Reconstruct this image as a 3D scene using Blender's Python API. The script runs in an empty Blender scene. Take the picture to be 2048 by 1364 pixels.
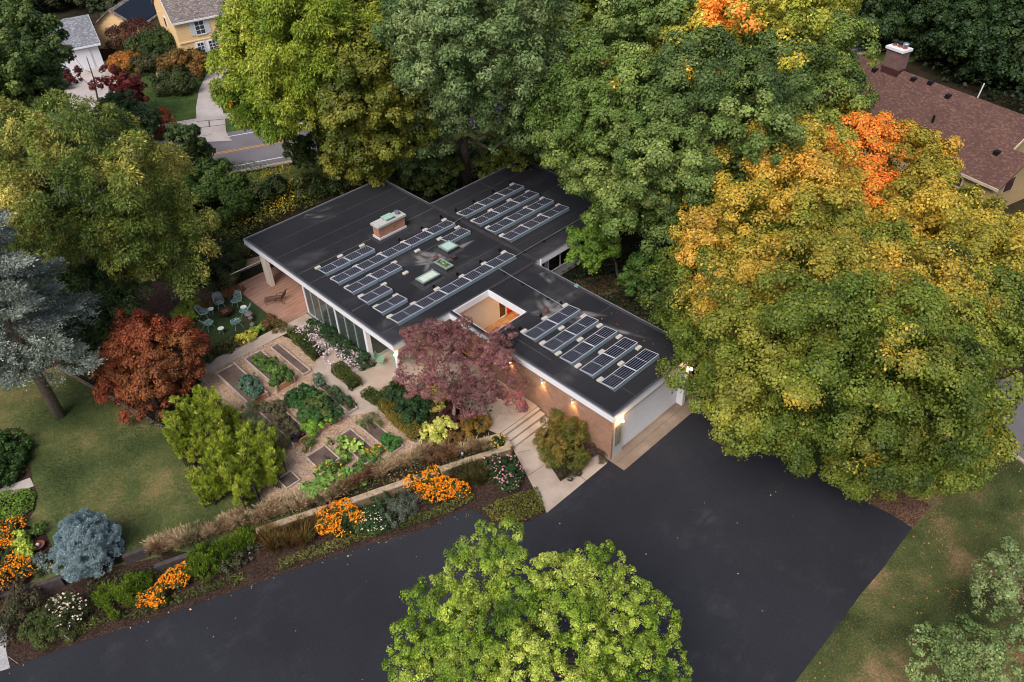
import bpy, bmesh, math, random
import numpy as np
from mathutils import Vector, Matrix

# ------------------------------------------------------------------ camera
sc = bpy.context.scene
COL = sc.collection
FOC = 1593.838335512612
CAM = np.array([0, 0, 33.6])
CR = np.array([0.6986766921341407, 0.7145930086592961, -0.03475214876450677])
CU = np.array([-0.4348133390805375, 0.4626997491650189, 0.7725582840668153])
CW = np.array([-0.5681445590922514, 0.5246577685481115, -0.633992102376668])
cam = bpy.data.cameras.new('camera'); cam.lens = FOC / 2048 * 36; cam.sensor_width = 36
cam.clip_end = 2000; cam.clip_start = 0.5
co = bpy.data.objects.new('camera', cam); COL.objects.link(co)
M = Matrix(((CR[0], CU[0], -CW[0], CAM[0]), (CR[1], CU[1], -CW[1], CAM[1]), (CR[2], CU[2], -CW[2], CAM[2]), (0, 0, 0, 1)))
co.matrix_world = M
sc.camera = co

# ------------------------------------------------------------------ light
SUN_EL, SUN_AZ = 52.0, 290.0     # azimuth of the direction the light comes from, degrees ccw from +X
w = bpy.data.worlds.new('World'); sc.world = w; w.use_nodes = True
nt = w.node_tree; nt.nodes.clear()
out = nt.nodes.new('ShaderNodeOutputWorld'); bg = nt.nodes.new('ShaderNodeBackground')
sky = nt.nodes.new('ShaderNodeTexSky'); sky.sky_type = 'NISHITA'; sky.sun_disc = False
sky.sun_elevation = math.radians(SUN_EL); sky.sun_rotation = math.radians(90 - SUN_AZ)
sky.dust_density = 4.0; sky.ozone_density = 0.6; sky.air_density = 0.8
nt.links.new(sky.outputs[0], bg.inputs[0]); nt.links.new(bg.outputs[0], out.inputs[0])
bg.inputs[1].default_value = 0.12
sun = bpy.data.lights.new('sun', 'SUN'); sun.energy = 1.5; sun.angle = math.radians(32); sun.color = (1, .98, .95)
so = bpy.data.objects.new('sun', sun); COL.objects.link(so)
a, e = math.radians(SUN_AZ), math.radians(SUN_EL)
so.rotation_euler = Vector((-math.cos(a) * math.cos(e), -math.sin(a) * math.cos(e), -math.sin(e))).to_track_quat('-Z', 'Y').to_euler()
sc.view_settings.view_transform = 'Standard'; sc.view_settings.look = 'None'
sc.cycles.filter_width = 1.05
sc.view_settings.exposure = 0.62; sc.view_settings.gamma = 1.0

# ------------------------------------------------------------------ helpers
RNG = np.random.default_rng(7)
random.seed(5)

def G(px, py, z=0.0):
    """survey: the place on height z that the photograph shows at a pixel"""
    d = CW + (px - 1024) / FOC * CR - (py - 682) / FOC * CU
    p = CAM + (z - CAM[2]) / d[2] * d
    return float(p[0]), float(p[1]), float(z)

def lin(r, g, b):
    f = lambda c: (c / 255 / 12.92) if c <= 10 else ((c / 255 + .055) / 1.055) ** 2.4
    return (f(r), f(g), f(b))

def tag(o, label=None, cat=None, group=None, kind=None):
    if label: o['label'] = label
    if cat: o['category'] = cat
    if group: o['group'] = group
    if kind: o['kind'] = kind
    return o

def empty(name, loc, label, cat, group=None, rz=0.0):
    o = bpy.data.objects.new(name, None); COL.objects.link(o)
    o.location = loc; o.rotation_euler = (0, 0, rz); o.empty_display_size = .2
    return tag(o, label, cat, group)

# ---- materials
def newmat(name):
    m = bpy.data.materials.new(name); m.use_nodes = True
    b = m.node_tree.nodes['Principled BSDF']
    return m, m.node_tree, b

def mat(name, col, rough=.7, metal=0., var=.12, scale=3., bump=0., bscale=30., spec=.3, fine=0., fscale=60.):
    m, t, b = newmat(name)
    b.inputs['Roughness'].default_value = rough; b.inputs['Metallic'].default_value = metal
    b.inputs['Specular IOR Level'].default_value = spec
    tc = t.nodes.new('ShaderNodeTexCoord')
    n = t.nodes.new('ShaderNodeTexNoise'); n.inputs['Scale'].default_value = scale; n.inputs['Detail'].default_value = 6
    t.links.new(tc.outputs['Object'], n.inputs['Vector'])
    r = t.nodes.new('ShaderNodeValToRGB')
    r.color_ramp.elements[0].position = .3; r.color_ramp.elements[1].position = .7
    r.color_ramp.elements[0].color = (*[c * (1 - var) for c in col], 1)
    r.color_ramp.elements[1].color = (*[min(1, c * (1 + var)) for c in col], 1)
    t.links.new(n.outputs['Fac'], r.inputs[0])
    last = r.outputs[0]
    if fine:
        n2 = t.nodes.new('ShaderNodeTexNoise'); n2.inputs['Scale'].default_value = fscale; n2.inputs['Detail'].default_value = 3
        t.links.new(tc.outputs['Object'], n2.inputs['Vector'])
        r2 = t.nodes.new('ShaderNodeValToRGB')
        r2.color_ramp.elements[0].position = .35; r2.color_ramp.elements[1].position = .65
        r2.color_ramp.elements[0].color = (1 - fine, 1 - fine, 1 - fine, 1); r2.color_ramp.elements[1].color = (1 + fine, 1 + fine, 1 + fine, 1)
        t.links.new(n2.outputs['Fac'], r2.inputs[0])
        mx = t.nodes.new('ShaderNodeMix'); mx.data_type = 'RGBA'; mx.blend_type = 'MULTIPLY'; mx.inputs[0].default_value = 1
        t.links.new(last, mx.inputs[6]); t.links.new(r2.outputs[0], mx.inputs[7]); last = mx.outputs[2]
    t.links.new(last, b.inputs['Base Color'])
    if bump:
        n3 = t.nodes.new('ShaderNodeTexNoise'); n3.inputs['Scale'].default_value = bscale; n3.inputs['Detail'].default_value = 4
        t.links.new(tc.outputs['Object'], n3.inputs['Vector'])
        bp = t.nodes.new('ShaderNodeBump'); bp.inputs['Strength'].default_value = bump; bp.inputs['Distance'].default_value = .05
        t.links.new(n3.outputs['Fac'], bp.inputs['Height']); t.links.new(bp.outputs[0], b.inputs['Normal'])
    return m

def patchmat(name, cols, big=.15, fine=14., mixf=.5, rough=.95, bump=.5, streak=None, pos=None):
    """ground cover: a ramp of real colours driven by a broad noise plus a fine one"""
    m, t, b = newmat(name)
    b.inputs['Roughness'].default_value = rough; b.inputs['Specular IOR Level'].default_value = .15
    tc = t.nodes.new('ShaderNodeTexCoord')
    src = tc.outputs['Object']
    n = t.nodes.new('ShaderNodeTexNoise'); n.inputs['Scale'].default_value = big; n.inputs['Detail'].default_value = 5; n.inputs['Roughness'].default_value = .6
    t.links.new(src, n.inputs['Vector'])
    f = t.nodes.new('ShaderNodeTexNoise'); f.inputs['Scale'].default_value = fine; f.inputs['Detail'].default_value = 4; f.inputs['Roughness'].default_value = .7
    if streak:
        mp = t.nodes.new('ShaderNodeMapping'); mp.inputs['Scale'].default_value = streak
        t.links.new(src, mp.inputs[0]); t.links.new(mp.outputs[0], f.inputs['Vector'])
    else:
        t.links.new(src, f.inputs['Vector'])
    mx = t.nodes.new('ShaderNodeMix'); mx.inputs[0].default_value = mixf
    t.links.new(n.outputs['Fac'], mx.inputs[2]); t.links.new(f.outputs['Fac'], mx.inputs[3])
    r = t.nodes.new('ShaderNodeValToRGB'); cr = r.color_ramp
    k = len(cols); ps = pos or [.34 + .32 * i / (k - 1) for i in range(k)]
    cr.elements[0].position = ps[0]; cr.elements[0].color = (*cols[0], 1)
    cr.elements[1].position = ps[-1]; cr.elements[1].color = (*cols[-1], 1)
    for i in range(1, k - 1):
        el = cr.elements.new(ps[i]); el.color = (*cols[i], 1)
    t.links.new(mx.outputs[0], r.inputs[0]); t.links.new(r.outputs[0], b.inputs['Base Color'])
    if bump:
        bp = t.nodes.new('ShaderNodeBump'); bp.inputs['Strength'].default_value = bump; bp.inputs['Distance'].default_value = .06
        t.links.new(f.outputs['Fac'], bp.inputs['Height']); t.links.new(bp.outputs[0], b.inputs['Normal'])
    return m

def asphaltmat(name, base, pale):
    m, t, b = newmat(name); b.inputs['Roughness'].default_value = .8; b.inputs['Specular IOR Level'].default_value = .2
    tc = t.nodes.new('ShaderNodeTexCoord')
    def noise(sc, det, rgh, scale=None, rot=0):
        n = t.nodes.new('ShaderNodeTexNoise'); n.inputs['Scale'].default_value = sc; n.inputs['Detail'].default_value = det; n.inputs['Roughness'].default_value = rgh
        mp = t.nodes.new('ShaderNodeMapping'); mp.inputs['Scale'].default_value = scale or (1, 1, 1); mp.inputs['Rotation'].default_value = (0, 0, rot)
        t.links.new(tc.outputs['Object'], mp.inputs[0]); t.links.new(mp.outputs[0], n.inputs['Vector']); return n.outputs['Fac']
    def rng_(src, a, b_, lo, hi):
        r = t.nodes.new('ShaderNodeMapRange'); r.inputs[1].default_value = a; r.inputs[2].default_value = b_; r.inputs[3].default_value = lo; r.inputs[4].default_value = hi
        t.links.new(src, r.inputs[0]); return r.outputs[0]
    def mul(a, b_):
        x = t.nodes.new('ShaderNodeMath'); x.operation = 'MULTIPLY'; t.links.new(a, x.inputs[0]); t.links.new(b_, x.inputs[1]); return x.outputs[0]
    sm = mul(rng_(noise(.35, 7, .65), .52, .75, 0, .7), rng_(noise(2.2, 6, .7, (1, .25, 1), .7), .45, .7, .1, .7))
    mx = t.nodes.new('ShaderNodeMix'); mx.data_type = 'RGBA'; mx.inputs[6].default_value = (*base, 1); mx.inputs[7].default_value = (*pale, 1); t.links.new(sm, mx.inputs[0])
    f = mul(rng_(noise(14, 5, .8), .3, .7, .74, 1.28), rng_(noise(.12, 4, .5), .35, .65, .8, 1.15))
    m3 = t.nodes.new('ShaderNodeMix'); m3.data_type = 'RGBA'; m3.blend_type = 'MULTIPLY'; m3.inputs[0].default_value = 1
    t.links.new(mx.outputs[2], m3.inputs[6]); t.links.new(f, m3.inputs[7]); t.links.new(m3.outputs[2], b.inputs['Base Color'])
    return m

def chipmat(name, cols, scale=16., bump=.6):
    m, t, b = newmat(name)
    b.inputs['Roughness'].default_value = .95; b.inputs['Specular IOR Level'].default_value = .1
    tc = t.nodes.new('ShaderNodeTexCoord')
    v = t.nodes.new('ShaderNodeTexVoronoi'); v.inputs['Scale'].default_value = scale
    mp = t.nodes.new('ShaderNodeMapping'); mp.inputs['Scale'].default_value = (1, .55, 1); mp.inputs['Rotation'].default_value = (0, 0, .6)
    dn = t.nodes.new('ShaderNodeTexNoise'); dn.inputs['Scale'].default_value = 5; dn.inputs['Detail'].default_value = 3; t.links.new(tc.outputs['Object'], dn.inputs['Vector'])
    va = t.nodes.new('ShaderNodeVectorMath'); va.operation = 'MULTIPLY_ADD'; va.inputs[1].default_value = (.35, .35, .35); t.links.new(dn.outputs['Color'], va.inputs[0]); t.links.new(tc.outputs['Object'], va.inputs[2])
    t.links.new(va.outputs[0], mp.inputs[0]); t.links.new(mp.outputs[0], v.inputs['Vector'])
    sp = t.nodes.new('ShaderNodeSeparateColor'); t.links.new(v.outputs['Color'], sp.inputs[0])
    n = t.nodes.new('ShaderNodeTexNoise'); n.inputs['Scale'].default_value = .8; n.inputs['Detail'].default_value = 4
    t.links.new(tc.outputs['Object'], n.inputs['Vector'])
    mx = t.nodes.new('ShaderNodeMix'); mx.inputs[0].default_value = .35
    t.links.new(sp.outputs[0], mx.inputs[2]); t.links.new(n.outputs['Fac'], mx.inputs[3])
    r = t.nodes.new('ShaderNodeValToRGB'); cr = r.color_ramp; k = len(cols)
    cr.elements[0].position = .1; cr.elements[0].color = (*cols[0], 1)
    cr.elements[1].position = .9; cr.elements[1].color = (*cols[-1], 1)
    for i in range(1, k - 1):
        el = cr.elements.new(.1 + .8 * i / (k - 1)); el.color = (*cols[i], 1)
    t.links.new(mx.outputs[0], r.inputs[0]); t.links.new(r.outputs[0], b.inputs['Base Color'])
    bp = t.nodes.new('ShaderNodeBump'); bp.inputs['Strength'].default_value = bump; bp.inputs['Distance'].default_value = .04
    t.links.new(sp.outputs[1], bp.inputs['Height']); t.links.new(bp.outputs[0], b.inputs['Normal'])
    return m

def brickmat(name, c1, c2, mortar, bw=.22, bh=.075, axis='xz', sc_=1.0):
    m, t, b = newmat(name)
    b.inputs['Roughness'].default_value = .9; b.inputs['Specular IOR Level'].default_value = .15
    g = t.nodes.new('ShaderNodeNewGeometry')
    s = t.nodes.new('ShaderNodeSeparateXYZ'); t.links.new(g.outputs['Position'], s.inputs[0])
    ad = t.nodes.new('ShaderNodeMath'); ad.operation = 'ADD'
    t.links.new(s.outputs[0], ad.inputs[0]); t.links.new(s.outputs[1], ad.inputs[1])
    c = t.nodes.new('ShaderNodeCombineXYZ'); t.links.new(ad.outputs[0], c.inputs[0]); t.links.new(s.outputs[2], c.inputs[1])
    br = t.nodes.new('ShaderNodeTexBrick'); br.inputs['Scale'].default_value = 1
    br.inputs['Color1'].default_value = (*c1, 1); br.inputs['Color2'].default_value = (*c2, 1); br.inputs['Mortar'].default_value = (*mortar, 1)
    br.inputs['Mortar Size'].default_value = .009; br.inputs['Brick Width'].default_value = bw; br.inputs['Row Height'].default_value = bh
    t.links.new(c.outputs[0], br.inputs['Vector'])
    n = t.nodes.new('ShaderNodeTexNoise'); n.inputs['Scale'].default_value = 1.6; n.inputs['Detail'].default_value = 5
    t.links.new(g.outputs['Position'], n.inputs['Vector'])
    mr = t.nodes.new('ShaderNodeMapRange'); mr.inputs[3].default_value = .72; mr.inputs[4].default_value = 1.25
    t.links.new(n.outputs['Fac'], mr.inputs[0])
    mx = t.nodes.new('ShaderNodeMix'); mx.data_type = 'RGBA'; mx.blend_type = 'MULTIPLY'; mx.inputs[0].default_value = 1
    t.links.new(br.outputs['Color'], mx.inputs[6]); t.links.new(mr.outputs[0], mx.inputs[7])
    t.links.new(mx.outputs[2], b.inputs['Base Color'])
    bp = t.nodes.new('ShaderNodeBump'); bp.inputs['Strength'].default_value = .5; bp.inputs['Distance'].default_value = .01
    iv = t.nodes.new('ShaderNodeMath'); iv.operation = 'SUBTRACT'; iv.inputs[0].default_value = 1
    t.links.new(br.outputs['Fac'], iv.inputs[1]); t.links.new(iv.outputs[0], bp.inputs['Height']); t.links.new(bp.outputs[0], b.inputs['Normal'])
    return m

def stripemat(name, c1, c2, period, width, axis, rough=.8, rot=0., blotch=.2, plank=False, bscale=2.):
    """boards / siding / shingles: a line every `period` along an object axis; plank=True gives each board its own tint"""
    m, t, b = newmat(name)
    b.inputs['Roughness'].default_value = rough; b.inputs['Specular IOR Level'].default_value = .2
    tc = t.nodes.new('ShaderNodeTexCoord')
    s = t.nodes.new('ShaderNodeSeparateXYZ'); t.links.new(tc.outputs['Object'], s.inputs[0])
    d = t.nodes.new('ShaderNodeMath'); d.operation = 'DIVIDE'; d.inputs[1].default_value = period
    t.links.new(s.outputs[axis], d.inputs[0])
    fr = t.nodes.new('ShaderNodeMath'); fr.operation = 'FRACT'; t.links.new(d.outputs[0], fr.inputs[0])
    lt = t.nodes.new('ShaderNodeMath'); lt.operation = 'LESS_THAN'; lt.inputs[1].default_value = width / period
    t.links.new(fr.outputs[0], lt.inputs[0])
    base = t.nodes.new('ShaderNodeTexNoise'); base.inputs['Scale'].default_value = bscale; base.inputs['Detail'].default_value = 5
    if plank:
        fl = t.nodes.new('ShaderNodeMath'); fl.operation = 'FLOOR'; t.links.new(d.outputs[0], fl.inputs[0])
        cb = t.nodes.new('ShaderNodeCombineXYZ')
        ml = t.nodes.new('ShaderNodeMath'); ml.operation = 'MULTIPLY'; ml.inputs[1].default_value = 7.13; t.links.new(fl.outputs[0], ml.inputs[0])
        m2 = t.nodes.new('ShaderNodeMath'); m2.operation = 'MULTIPLY'; m2.inputs[1].default_value = .25
        t.links.new(s.outputs[1 - axis if axis < 2 else 0], m2.inputs[0])
        t.links.new(ml.outputs[0], cb.inputs[0]); t.links.new(m2.outputs[0], cb.inputs[1]); t.links.new(cb.outputs[0], base.inputs['Vector'])
    else:
        t.links.new(tc.outputs['Object'], base.inputs['Vector'])
    mr = t.nodes.new('ShaderNodeMapRange'); mr.inputs[1].default_value = .3; mr.inputs[2].default_value = .7
    mr.inputs[3].default_value = 1 - blotch; mr.inputs[4].default_value = 1 + blotch
    t.links.new(base.outputs['Fac'], mr.inputs[0])
    mx = t.nodes.new('ShaderNodeMix'); mx.data_type = 'RGBA'
    mx.inputs[6].default_value = (*c1, 1); mx.inputs[7].default_value = (*c2, 1); t.links.new(lt.outputs[0], mx.inputs[0])
    m3 = t.nodes.new('ShaderNodeMix'); m3.data_type = 'RGBA'; m3.blend_type = 'MULTIPLY'; m3.inputs[0].default_value = 1
    t.links.new(mx.outputs[2], m3.inputs[6]); t.links.new(mr.outputs[0], m3.inputs[7]); t.links.new(m3.outputs[2], b.inputs['Base Color'])
    return m

def shinglemat(name, c1, c2, c3, along=.45, course=.16):
    m, t, b = newmat(name)
    b.inputs['Roughness'].default_value = .95; b.inputs['Specular IOR Level'].default_value = .1
    tc = t.nodes.new('ShaderNodeTexCoord')
    br = t.nodes.new('ShaderNodeTexBrick'); br.inputs['Scale'].default_value = 1
    br.inputs['Color1'].default_value = (*c1, 1); br.inputs['Color2'].default_value = (*c2, 1); br.inputs['Mortar'].default_value = (*[c * .75 for c in c1], 1)
    br.inputs['Mortar Size'].default_value = .012; br.inputs['Brick Width'].default_value = along; br.inputs['Row Height'].default_value = course
    t.links.new(tc.outputs['UV'], br.inputs['Vector'])
    v = t.nodes.new('ShaderNodeTexVoronoi'); v.inputs['Scale'].default_value = 5.5
    mp = t.nodes.new('ShaderNodeMapping'); mp.inputs['Scale'].default_value = (1, 2, 1)
    t.links.new(tc.outputs['UV'], mp.inputs[0]); t.links.new(mp.outputs[0], v.inputs['Vector'])
    sp = t.nodes.new('ShaderNodeSeparateColor'); t.links.new(v.outputs['Color'], sp.inputs[0])
    gt = t.nodes.new('ShaderNodeMath'); gt.operation = 'GREATER_THAN'; gt.inputs[1].default_value = .82; t.links.new(sp.outputs[0], gt.inputs[0])
    mx = t.nodes.new('ShaderNodeMix'); mx.data_type = 'RGBA'; t.links.new(gt.outputs[0], mx.inputs[0])
    t.links.new(br.outputs['Color'], mx.inputs[6]); mx.inputs[7].default_value = (*c3, 1)
    n = t.nodes.new('ShaderNodeTexNoise'); n.inputs['Scale'].default_value = .5; n.inputs['Detail'].default_value = 5
    t.links.new(tc.outputs['UV'], n.inputs['Vector'])
    mr = t.nodes.new('ShaderNodeMapRange'); mr.inputs[3].default_value = .75; mr.inputs[4].default_value = 1.25; t.links.new(n.outputs['Fac'], mr.inputs[0])
    m3 = t.nodes.new('ShaderNodeMix'); m3.data_type = 'RGBA'; m3.blend_type = 'MULTIPLY'; m3.inputs[0].default_value = 1
    t.links.new(mx.outputs[2], m3.inputs[6]); t.links.new(mr.outputs[0], m3.inputs[7]); t.links.new(m3.outputs[2], b.inputs['Base Color'])
    return m

def leafmat(name, transl=.3, rough=.55):
    m = bpy.data.materials.new(name); m.use_nodes = True
    t = m.node_tree; b = t.nodes['Principled BSDF']; o = t.nodes['Material Output']
    at = t.nodes.new('ShaderNodeAttribute'); at.attribute_name = 'Col'
    b.inputs['Roughness'].default_value = rough; b.inputs['Specular IOR Level'].default_value = .25
    t.links.new(at.outputs['Color'], b.inputs['Base Color'])
    tr = t.nodes.new('ShaderNodeBsdfTranslucent'); t.links.new(at.outputs['Color'], tr.inputs[0])
    mx = t.nodes.new('ShaderNodeMixShader'); mx.inputs[0].default_value = transl
    t.links.new(b.outputs[0], mx.inputs[1]); t.links.new(tr.outputs[0], mx.inputs[2]); t.links.new(mx.outputs[0], o.inputs[0])
    return m

def attrmat(name, rough=.85, spec=.25, fine=.15, fscale=25.):
    m, t, b = newmat(name)
    b.inputs['Roughness'].default_value = rough; b.inputs['Specular IOR Level'].default_value = spec
    at = t.nodes.new('ShaderNodeAttribute'); at.attribute_name = 'Col'
    tc = t.nodes.new('ShaderNodeTexCoord')
    n = t.nodes.new('ShaderNodeTexNoise'); n.inputs['Scale'].default_value = fscale; n.inputs['Detail'].default_value = 5
    t.links.new(tc.outputs['Object'], n.inputs['Vector'])
    mr = t.nodes.new('ShaderNodeMapRange'); mr.inputs[1].default_value = .3; mr.inputs[2].default_value = .7
    mr.inputs[3].default_value = 1 - fine; mr.inputs[4].default_value = 1 + fine
    t.links.new(n.outputs['Fac'], mr.inputs[0])
    mx = t.nodes.new('ShaderNodeMix'); mx.data_type = 'RGBA'; mx.blend_type = 'MULTIPLY'; mx.inputs[0].default_value = 1
    t.links.new(at.outputs['Color'], mx.inputs[6]); t.links.new(mr.outputs[0], mx.inputs[7]); t.links.new(mx.outputs[2], b.inputs['Base Color'])
    return m

def emit(name, col, s):
    m, t, b = newmat(name)
    b.inputs['Emission Color'].default_value = (*col, 1); b.inputs['Emission Strength'].default_value = s
    b.inputs['Base Color'].default_value = (*col, 1)
    return m

# ---- mesh builder
class MB:
    def __init__(s): s.v = []; s.f = []; s.uv = None
    def add(s, vs, fs):
        k = len(s.v); s.v += [tuple(map(float, v)) for v in vs]; s.f += [tuple(i + k for i in f) for f in fs]; return s
    def box(s, x0, x1, y0, y1, z0, z1):
        return s.add([(x0, y0, z0), (x1, y0, z0), (x1, y1, z0), (x0, y1, z0), (x0, y0, z1), (x1, y0, z1), (x1, y1, z1), (x0, y1, z1)],
                     [(3, 2, 1, 0), (4, 5, 6, 7), (0, 1, 5, 4), (1, 2, 6, 5), (2, 3, 7, 6), (3, 0, 4, 7)])
    def hexa(s, p): # 8 points, bottom 4 then top 4
        return s.add(p, [(3, 2, 1, 0), (4, 5, 6, 7), (0, 1, 5, 4), (1, 2, 6, 5), (2, 3, 7, 6), (3, 0, 4, 7)])
    def bar(s, a, b, r, n=6, r2=None, caps=True):
        a = Vector(a); b = Vector(b); r2 = r if r2 is None else r2
        d = (b - a)
        if d.length < 1e-6: return s
        d.normalize(); u = d.orthogonal().normalized(); v = d.cross(u)
        vs = []
        for (c, rr) in ((a, r), (b, r2)):
            for i in range(n):
                t = 2 * math.pi * i / n; vs.append(c + rr * (math.cos(t) * u + math.sin(t) * v))
        fs = [(i, (i + 1) % n, n + (i + 1) % n, n + i) for i in range(n)]
        if caps: fs += [tuple(range(n))[::-1], tuple(range(n, 2 * n))]
        return s.add(vs, fs)
    def path(s, pts, rs, n=8):
        """tapered tube along a polyline"""
        k = len(s.v); m = len(pts); vs = []
        prev = None
        for i, p in enumerate(pts):
            p = Vector(p)
            d = (Vector(pts[min(i + 1, m - 1)]) - Vector(pts[max(i - 1, 0)])).normalized()
            u = d.orthogonal().normalized() if prev is None else (prev - d * prev.dot(d)).normalized()
            prev = u; v = d.cross(u)
            for j in range(n):
                t = 2 * math.pi * j / n; vs.append(p + rs[i] * (math.cos(t) * u + math.sin(t) * v))
        fs = []
        for i in range(m - 1):
            for j in range(n):
                fs.append((i * n + j, i * n + (j + 1) % n, (i + 1) * n + (j + 1) % n, (i + 1) * n + j))
        fs += [tuple(range(n))[::-1], tuple(range((m - 1) * n, m * n))]
        return s.add(vs, fs)
    def lathe(s, prof, c=(0, 0, 0), n=20):
        vs = []
        for (r, z) in prof:
            for j in range(n):
                t = 2 * math.pi * j / n; vs.append((c[0] + r * math.cos(t), c[1] + r * math.sin(t), c[2] + z))
        fs = []
        for i in range(len(prof) - 1):
            for j in range(n):
                fs.append((i * n + j, i * n + (j + 1) % n, (i + 1) * n + (j + 1) % n, (i + 1) * n + j))
        fs += [tuple(range(n))[::-1], tuple(range((len(prof) - 1) * n, len(prof) * n))]
        return s.add(vs, fs)
    def prism(s, pts, z0, z1):
        n = len(pts)
        if sum(pts[i][0] * pts[(i + 1) % n][1] - pts[(i + 1) % n][0] * pts[i][1] for i in range(n)) < 0: pts = pts[::-1]
        return s.add([(p[0], p[1], z0) for p in pts] + [(p[0], p[1], z1) for p in pts],
                     [tuple(range(n))[::-1], tuple(range(n, 2 * n))] + [(i, (i + 1) % n, n + (i + 1) % n, n + i) for i in range(n)])
    def build(s, name, m, parent=None, loc=None, smooth=False, bevel=0.):
        me = bpy.data.meshes.new(name); me.from_pydata(s.v, [], s.f); me.validate()
        if m: me.materials.append(m)
        if smooth: me.polygons.foreach_set('use_smooth', [True] * len(me.polygons))
        me.update()
        o = bpy.data.objects.new(name, me); COL.objects.link(o)
        if parent: o.parent = parent
        if loc: o.location = loc
        if bevel:
            bv = o.modifiers.new('bevel', 'BEVEL'); bv.width = bevel; bv.segments = 2; bv.limit_method = 'ANGLE'
        return o

def sheet(name, pts, z, m, kind='structure', thick=0.0):
    b = MB()
    n = len(pts); pts = [(p[0], p[1]) for p in pts]
    if sum(pts[i][0] * pts[(i + 1) % n][1] - pts[(i + 1) % n][0] * pts[i][1] for i in range(n)) < 0: pts = pts[::-1]
    if thick: b.prism(pts, z - thick, z)
    else: b.add([(x, y, z) for x, y in pts], [tuple(range(n))])
    return tag(b.build(name, m), kind=kind)

def GP(l, z): return [G(x, y, z)[:2] for x, y in l]

# ---- numpy foliage
def vnoise(P, scale, seed=0):
    P = np.asarray(P, dtype=np.float64) * scale + 137.31 * (seed + 1)
    I = np.floor(P).astype(np.int64); F = P - I; F = F * F * (3 - 2 * F)
    def h(ix, iy, iz):
        n = (ix * 73856093) ^ (iy * 19349663) ^ (iz * 83492791) ^ (seed * 2654435)
        n = (n ^ (n >> 13)) * 1274126177; n &= 0x7fffffff
        return (n % 100003) / 100003.0
    r = 0
    for dx in (0, 1):
        for dy in (0, 1):
            for dz in (0, 1):
                wgt = (F[:, 0] if dx else 1 - F[:, 0]) * (F[:, 1] if dy else 1 - F[:, 1]) * (F[:, 2] if dz else 1 - F[:, 2])
                r = r + wgt * h(I[:, 0] + dx, I[:, 1] + dy, I[:, 2] + dz)
    return r

def unit(v): return v / np.maximum(np.linalg.norm(v, axis=1, keepdims=True), 1e-9)

def quads_mesh(name, P, U, V, col, m, parent=None, origin=(0, 0, 0), kinds=None):
    """one rhombic leaf per row: P centre, U half length vector, V half width vector"""
    n = len(P); origin = np.asarray(origin)
    P = P - origin
    vs = np.empty((n, 4, 3), dtype=np.float32)
    vs[:, 0] = P - U; vs[:, 1] = P + V - U * .1; vs[:, 2] = P + U; vs[:, 3] = P - V - U * .1
    me = bpy.data.meshes.new(name)
    me.vertices.add(4 * n); me.vertices.foreach_set('co', vs.reshape(-1))
    me.loops.add(4 * n); me.loops.foreach_set('vertex_index', np.arange(4 * n, dtype=np.int32))
    me.polygons.add(n); me.polygons.foreach_set('loop_start', np.arange(0, 4 * n, 4, dtype=np.int32))
    me.update()
    ca = me.attributes.new('Col', 'FLOAT_COLOR', 'POINT')
    c4 = np.ones((n, 4, 4), dtype=np.float32); c4[:, :, :3] = np.clip(col, 0, 1)[:, None, :]
    ca.data.foreach_set('color', c4.reshape(-1))
    me.materials.append(m)
    o = bpy.data.objects.new(name, me); COL.objects.link(o); o.location = tuple(origin)
    if parent:
        o.parent = parent
        o.location = tuple(origin - np.array(parent.location))
    global NLEAF
    NLEAF += n
    return o
NLEAF = 0

def palette(P, cols, scale, seed, jit, rng, spread=1.0):
    cols = np.array(cols, dtype=float); k = len(cols)
    t = vnoise(P, scale, seed) * .75 + vnoise(P, scale * 3.1, seed + 5) * .25
    t = np.clip((t - .5) * 1.6 * spread + .5, 0, .9999) * (k - 1)
    i = np.floor(t).astype(int); f = (t - i)[:, None]
    c = cols[i] * (1 - f) + cols[np.minimum(i + 1, k - 1)] * f
    return c * np.exp(rng.normal(0, jit, (len(P), 1)))

def leaf_field(C, R, OUT, n, size, rng, aspect=.75, shell=.3, up=.35, drop=0., cols=None, nscale=.35, seed=0, jit=.22, spread=1.0, dens_r=True, elong=None, flat=1.):
    """clumps -> leaves. C (k,3) centres, R (k,) radii, OUT (k,3) outward directions"""
    k = len(C)
    cnt = np.maximum(4, (n * (R / R.mean()) ** 2 if dens_r else n * np.ones(k))).astype(int)
    idx = np.repeat(np.arange(k), cnt); N = len(idx)
    d = unit(rng.normal(size=(N, 3)) + OUT[idx] * .9 + np.array([0, 0, .25]))
    rad = R[idx] * (1 - shell * rng.random(N) ** 1.5) * (1 + .12 * rng.normal(size=N))
    off = d * rad[:, None]; off[:, 2] *= flat
    P = C[idx] + off
    P[:, 2] -= drop * R[idx] * (off[:, 0] ** 2 + off[:, 1] ** 2) / np.maximum(R[idx] ** 2, 1e-6) * .5
    Nn = unit(d * 1.1 + np.array([0, 0, up]) + rng.normal(size=(N, 3)) * .42)
    if elong is not None:
        U = unit(elong(P, d, idx, rng)); V = unit(np.cross(Nn, U))
    else:
        U = unit(np.cross(Nn, rng.normal(size=(N, 3)))); V = np.cross(Nn, U)
    s = size * np.exp(rng.normal(0, .22, N))[:, None] * .5
    c = palette(C + 0, cols, nscale, seed, 0.06, rng, spread)[idx] * .6 + palette(P, cols, nscale * 2.2, seed + 3, 0, rng, spread) * .4
    c = c * np.exp(rng.normal(0, jit, (N, 1)))
    c[:, 0] *= np.exp(rng.normal(0, .08, N))
    return P, U * s, V * s * aspect, c

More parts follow.
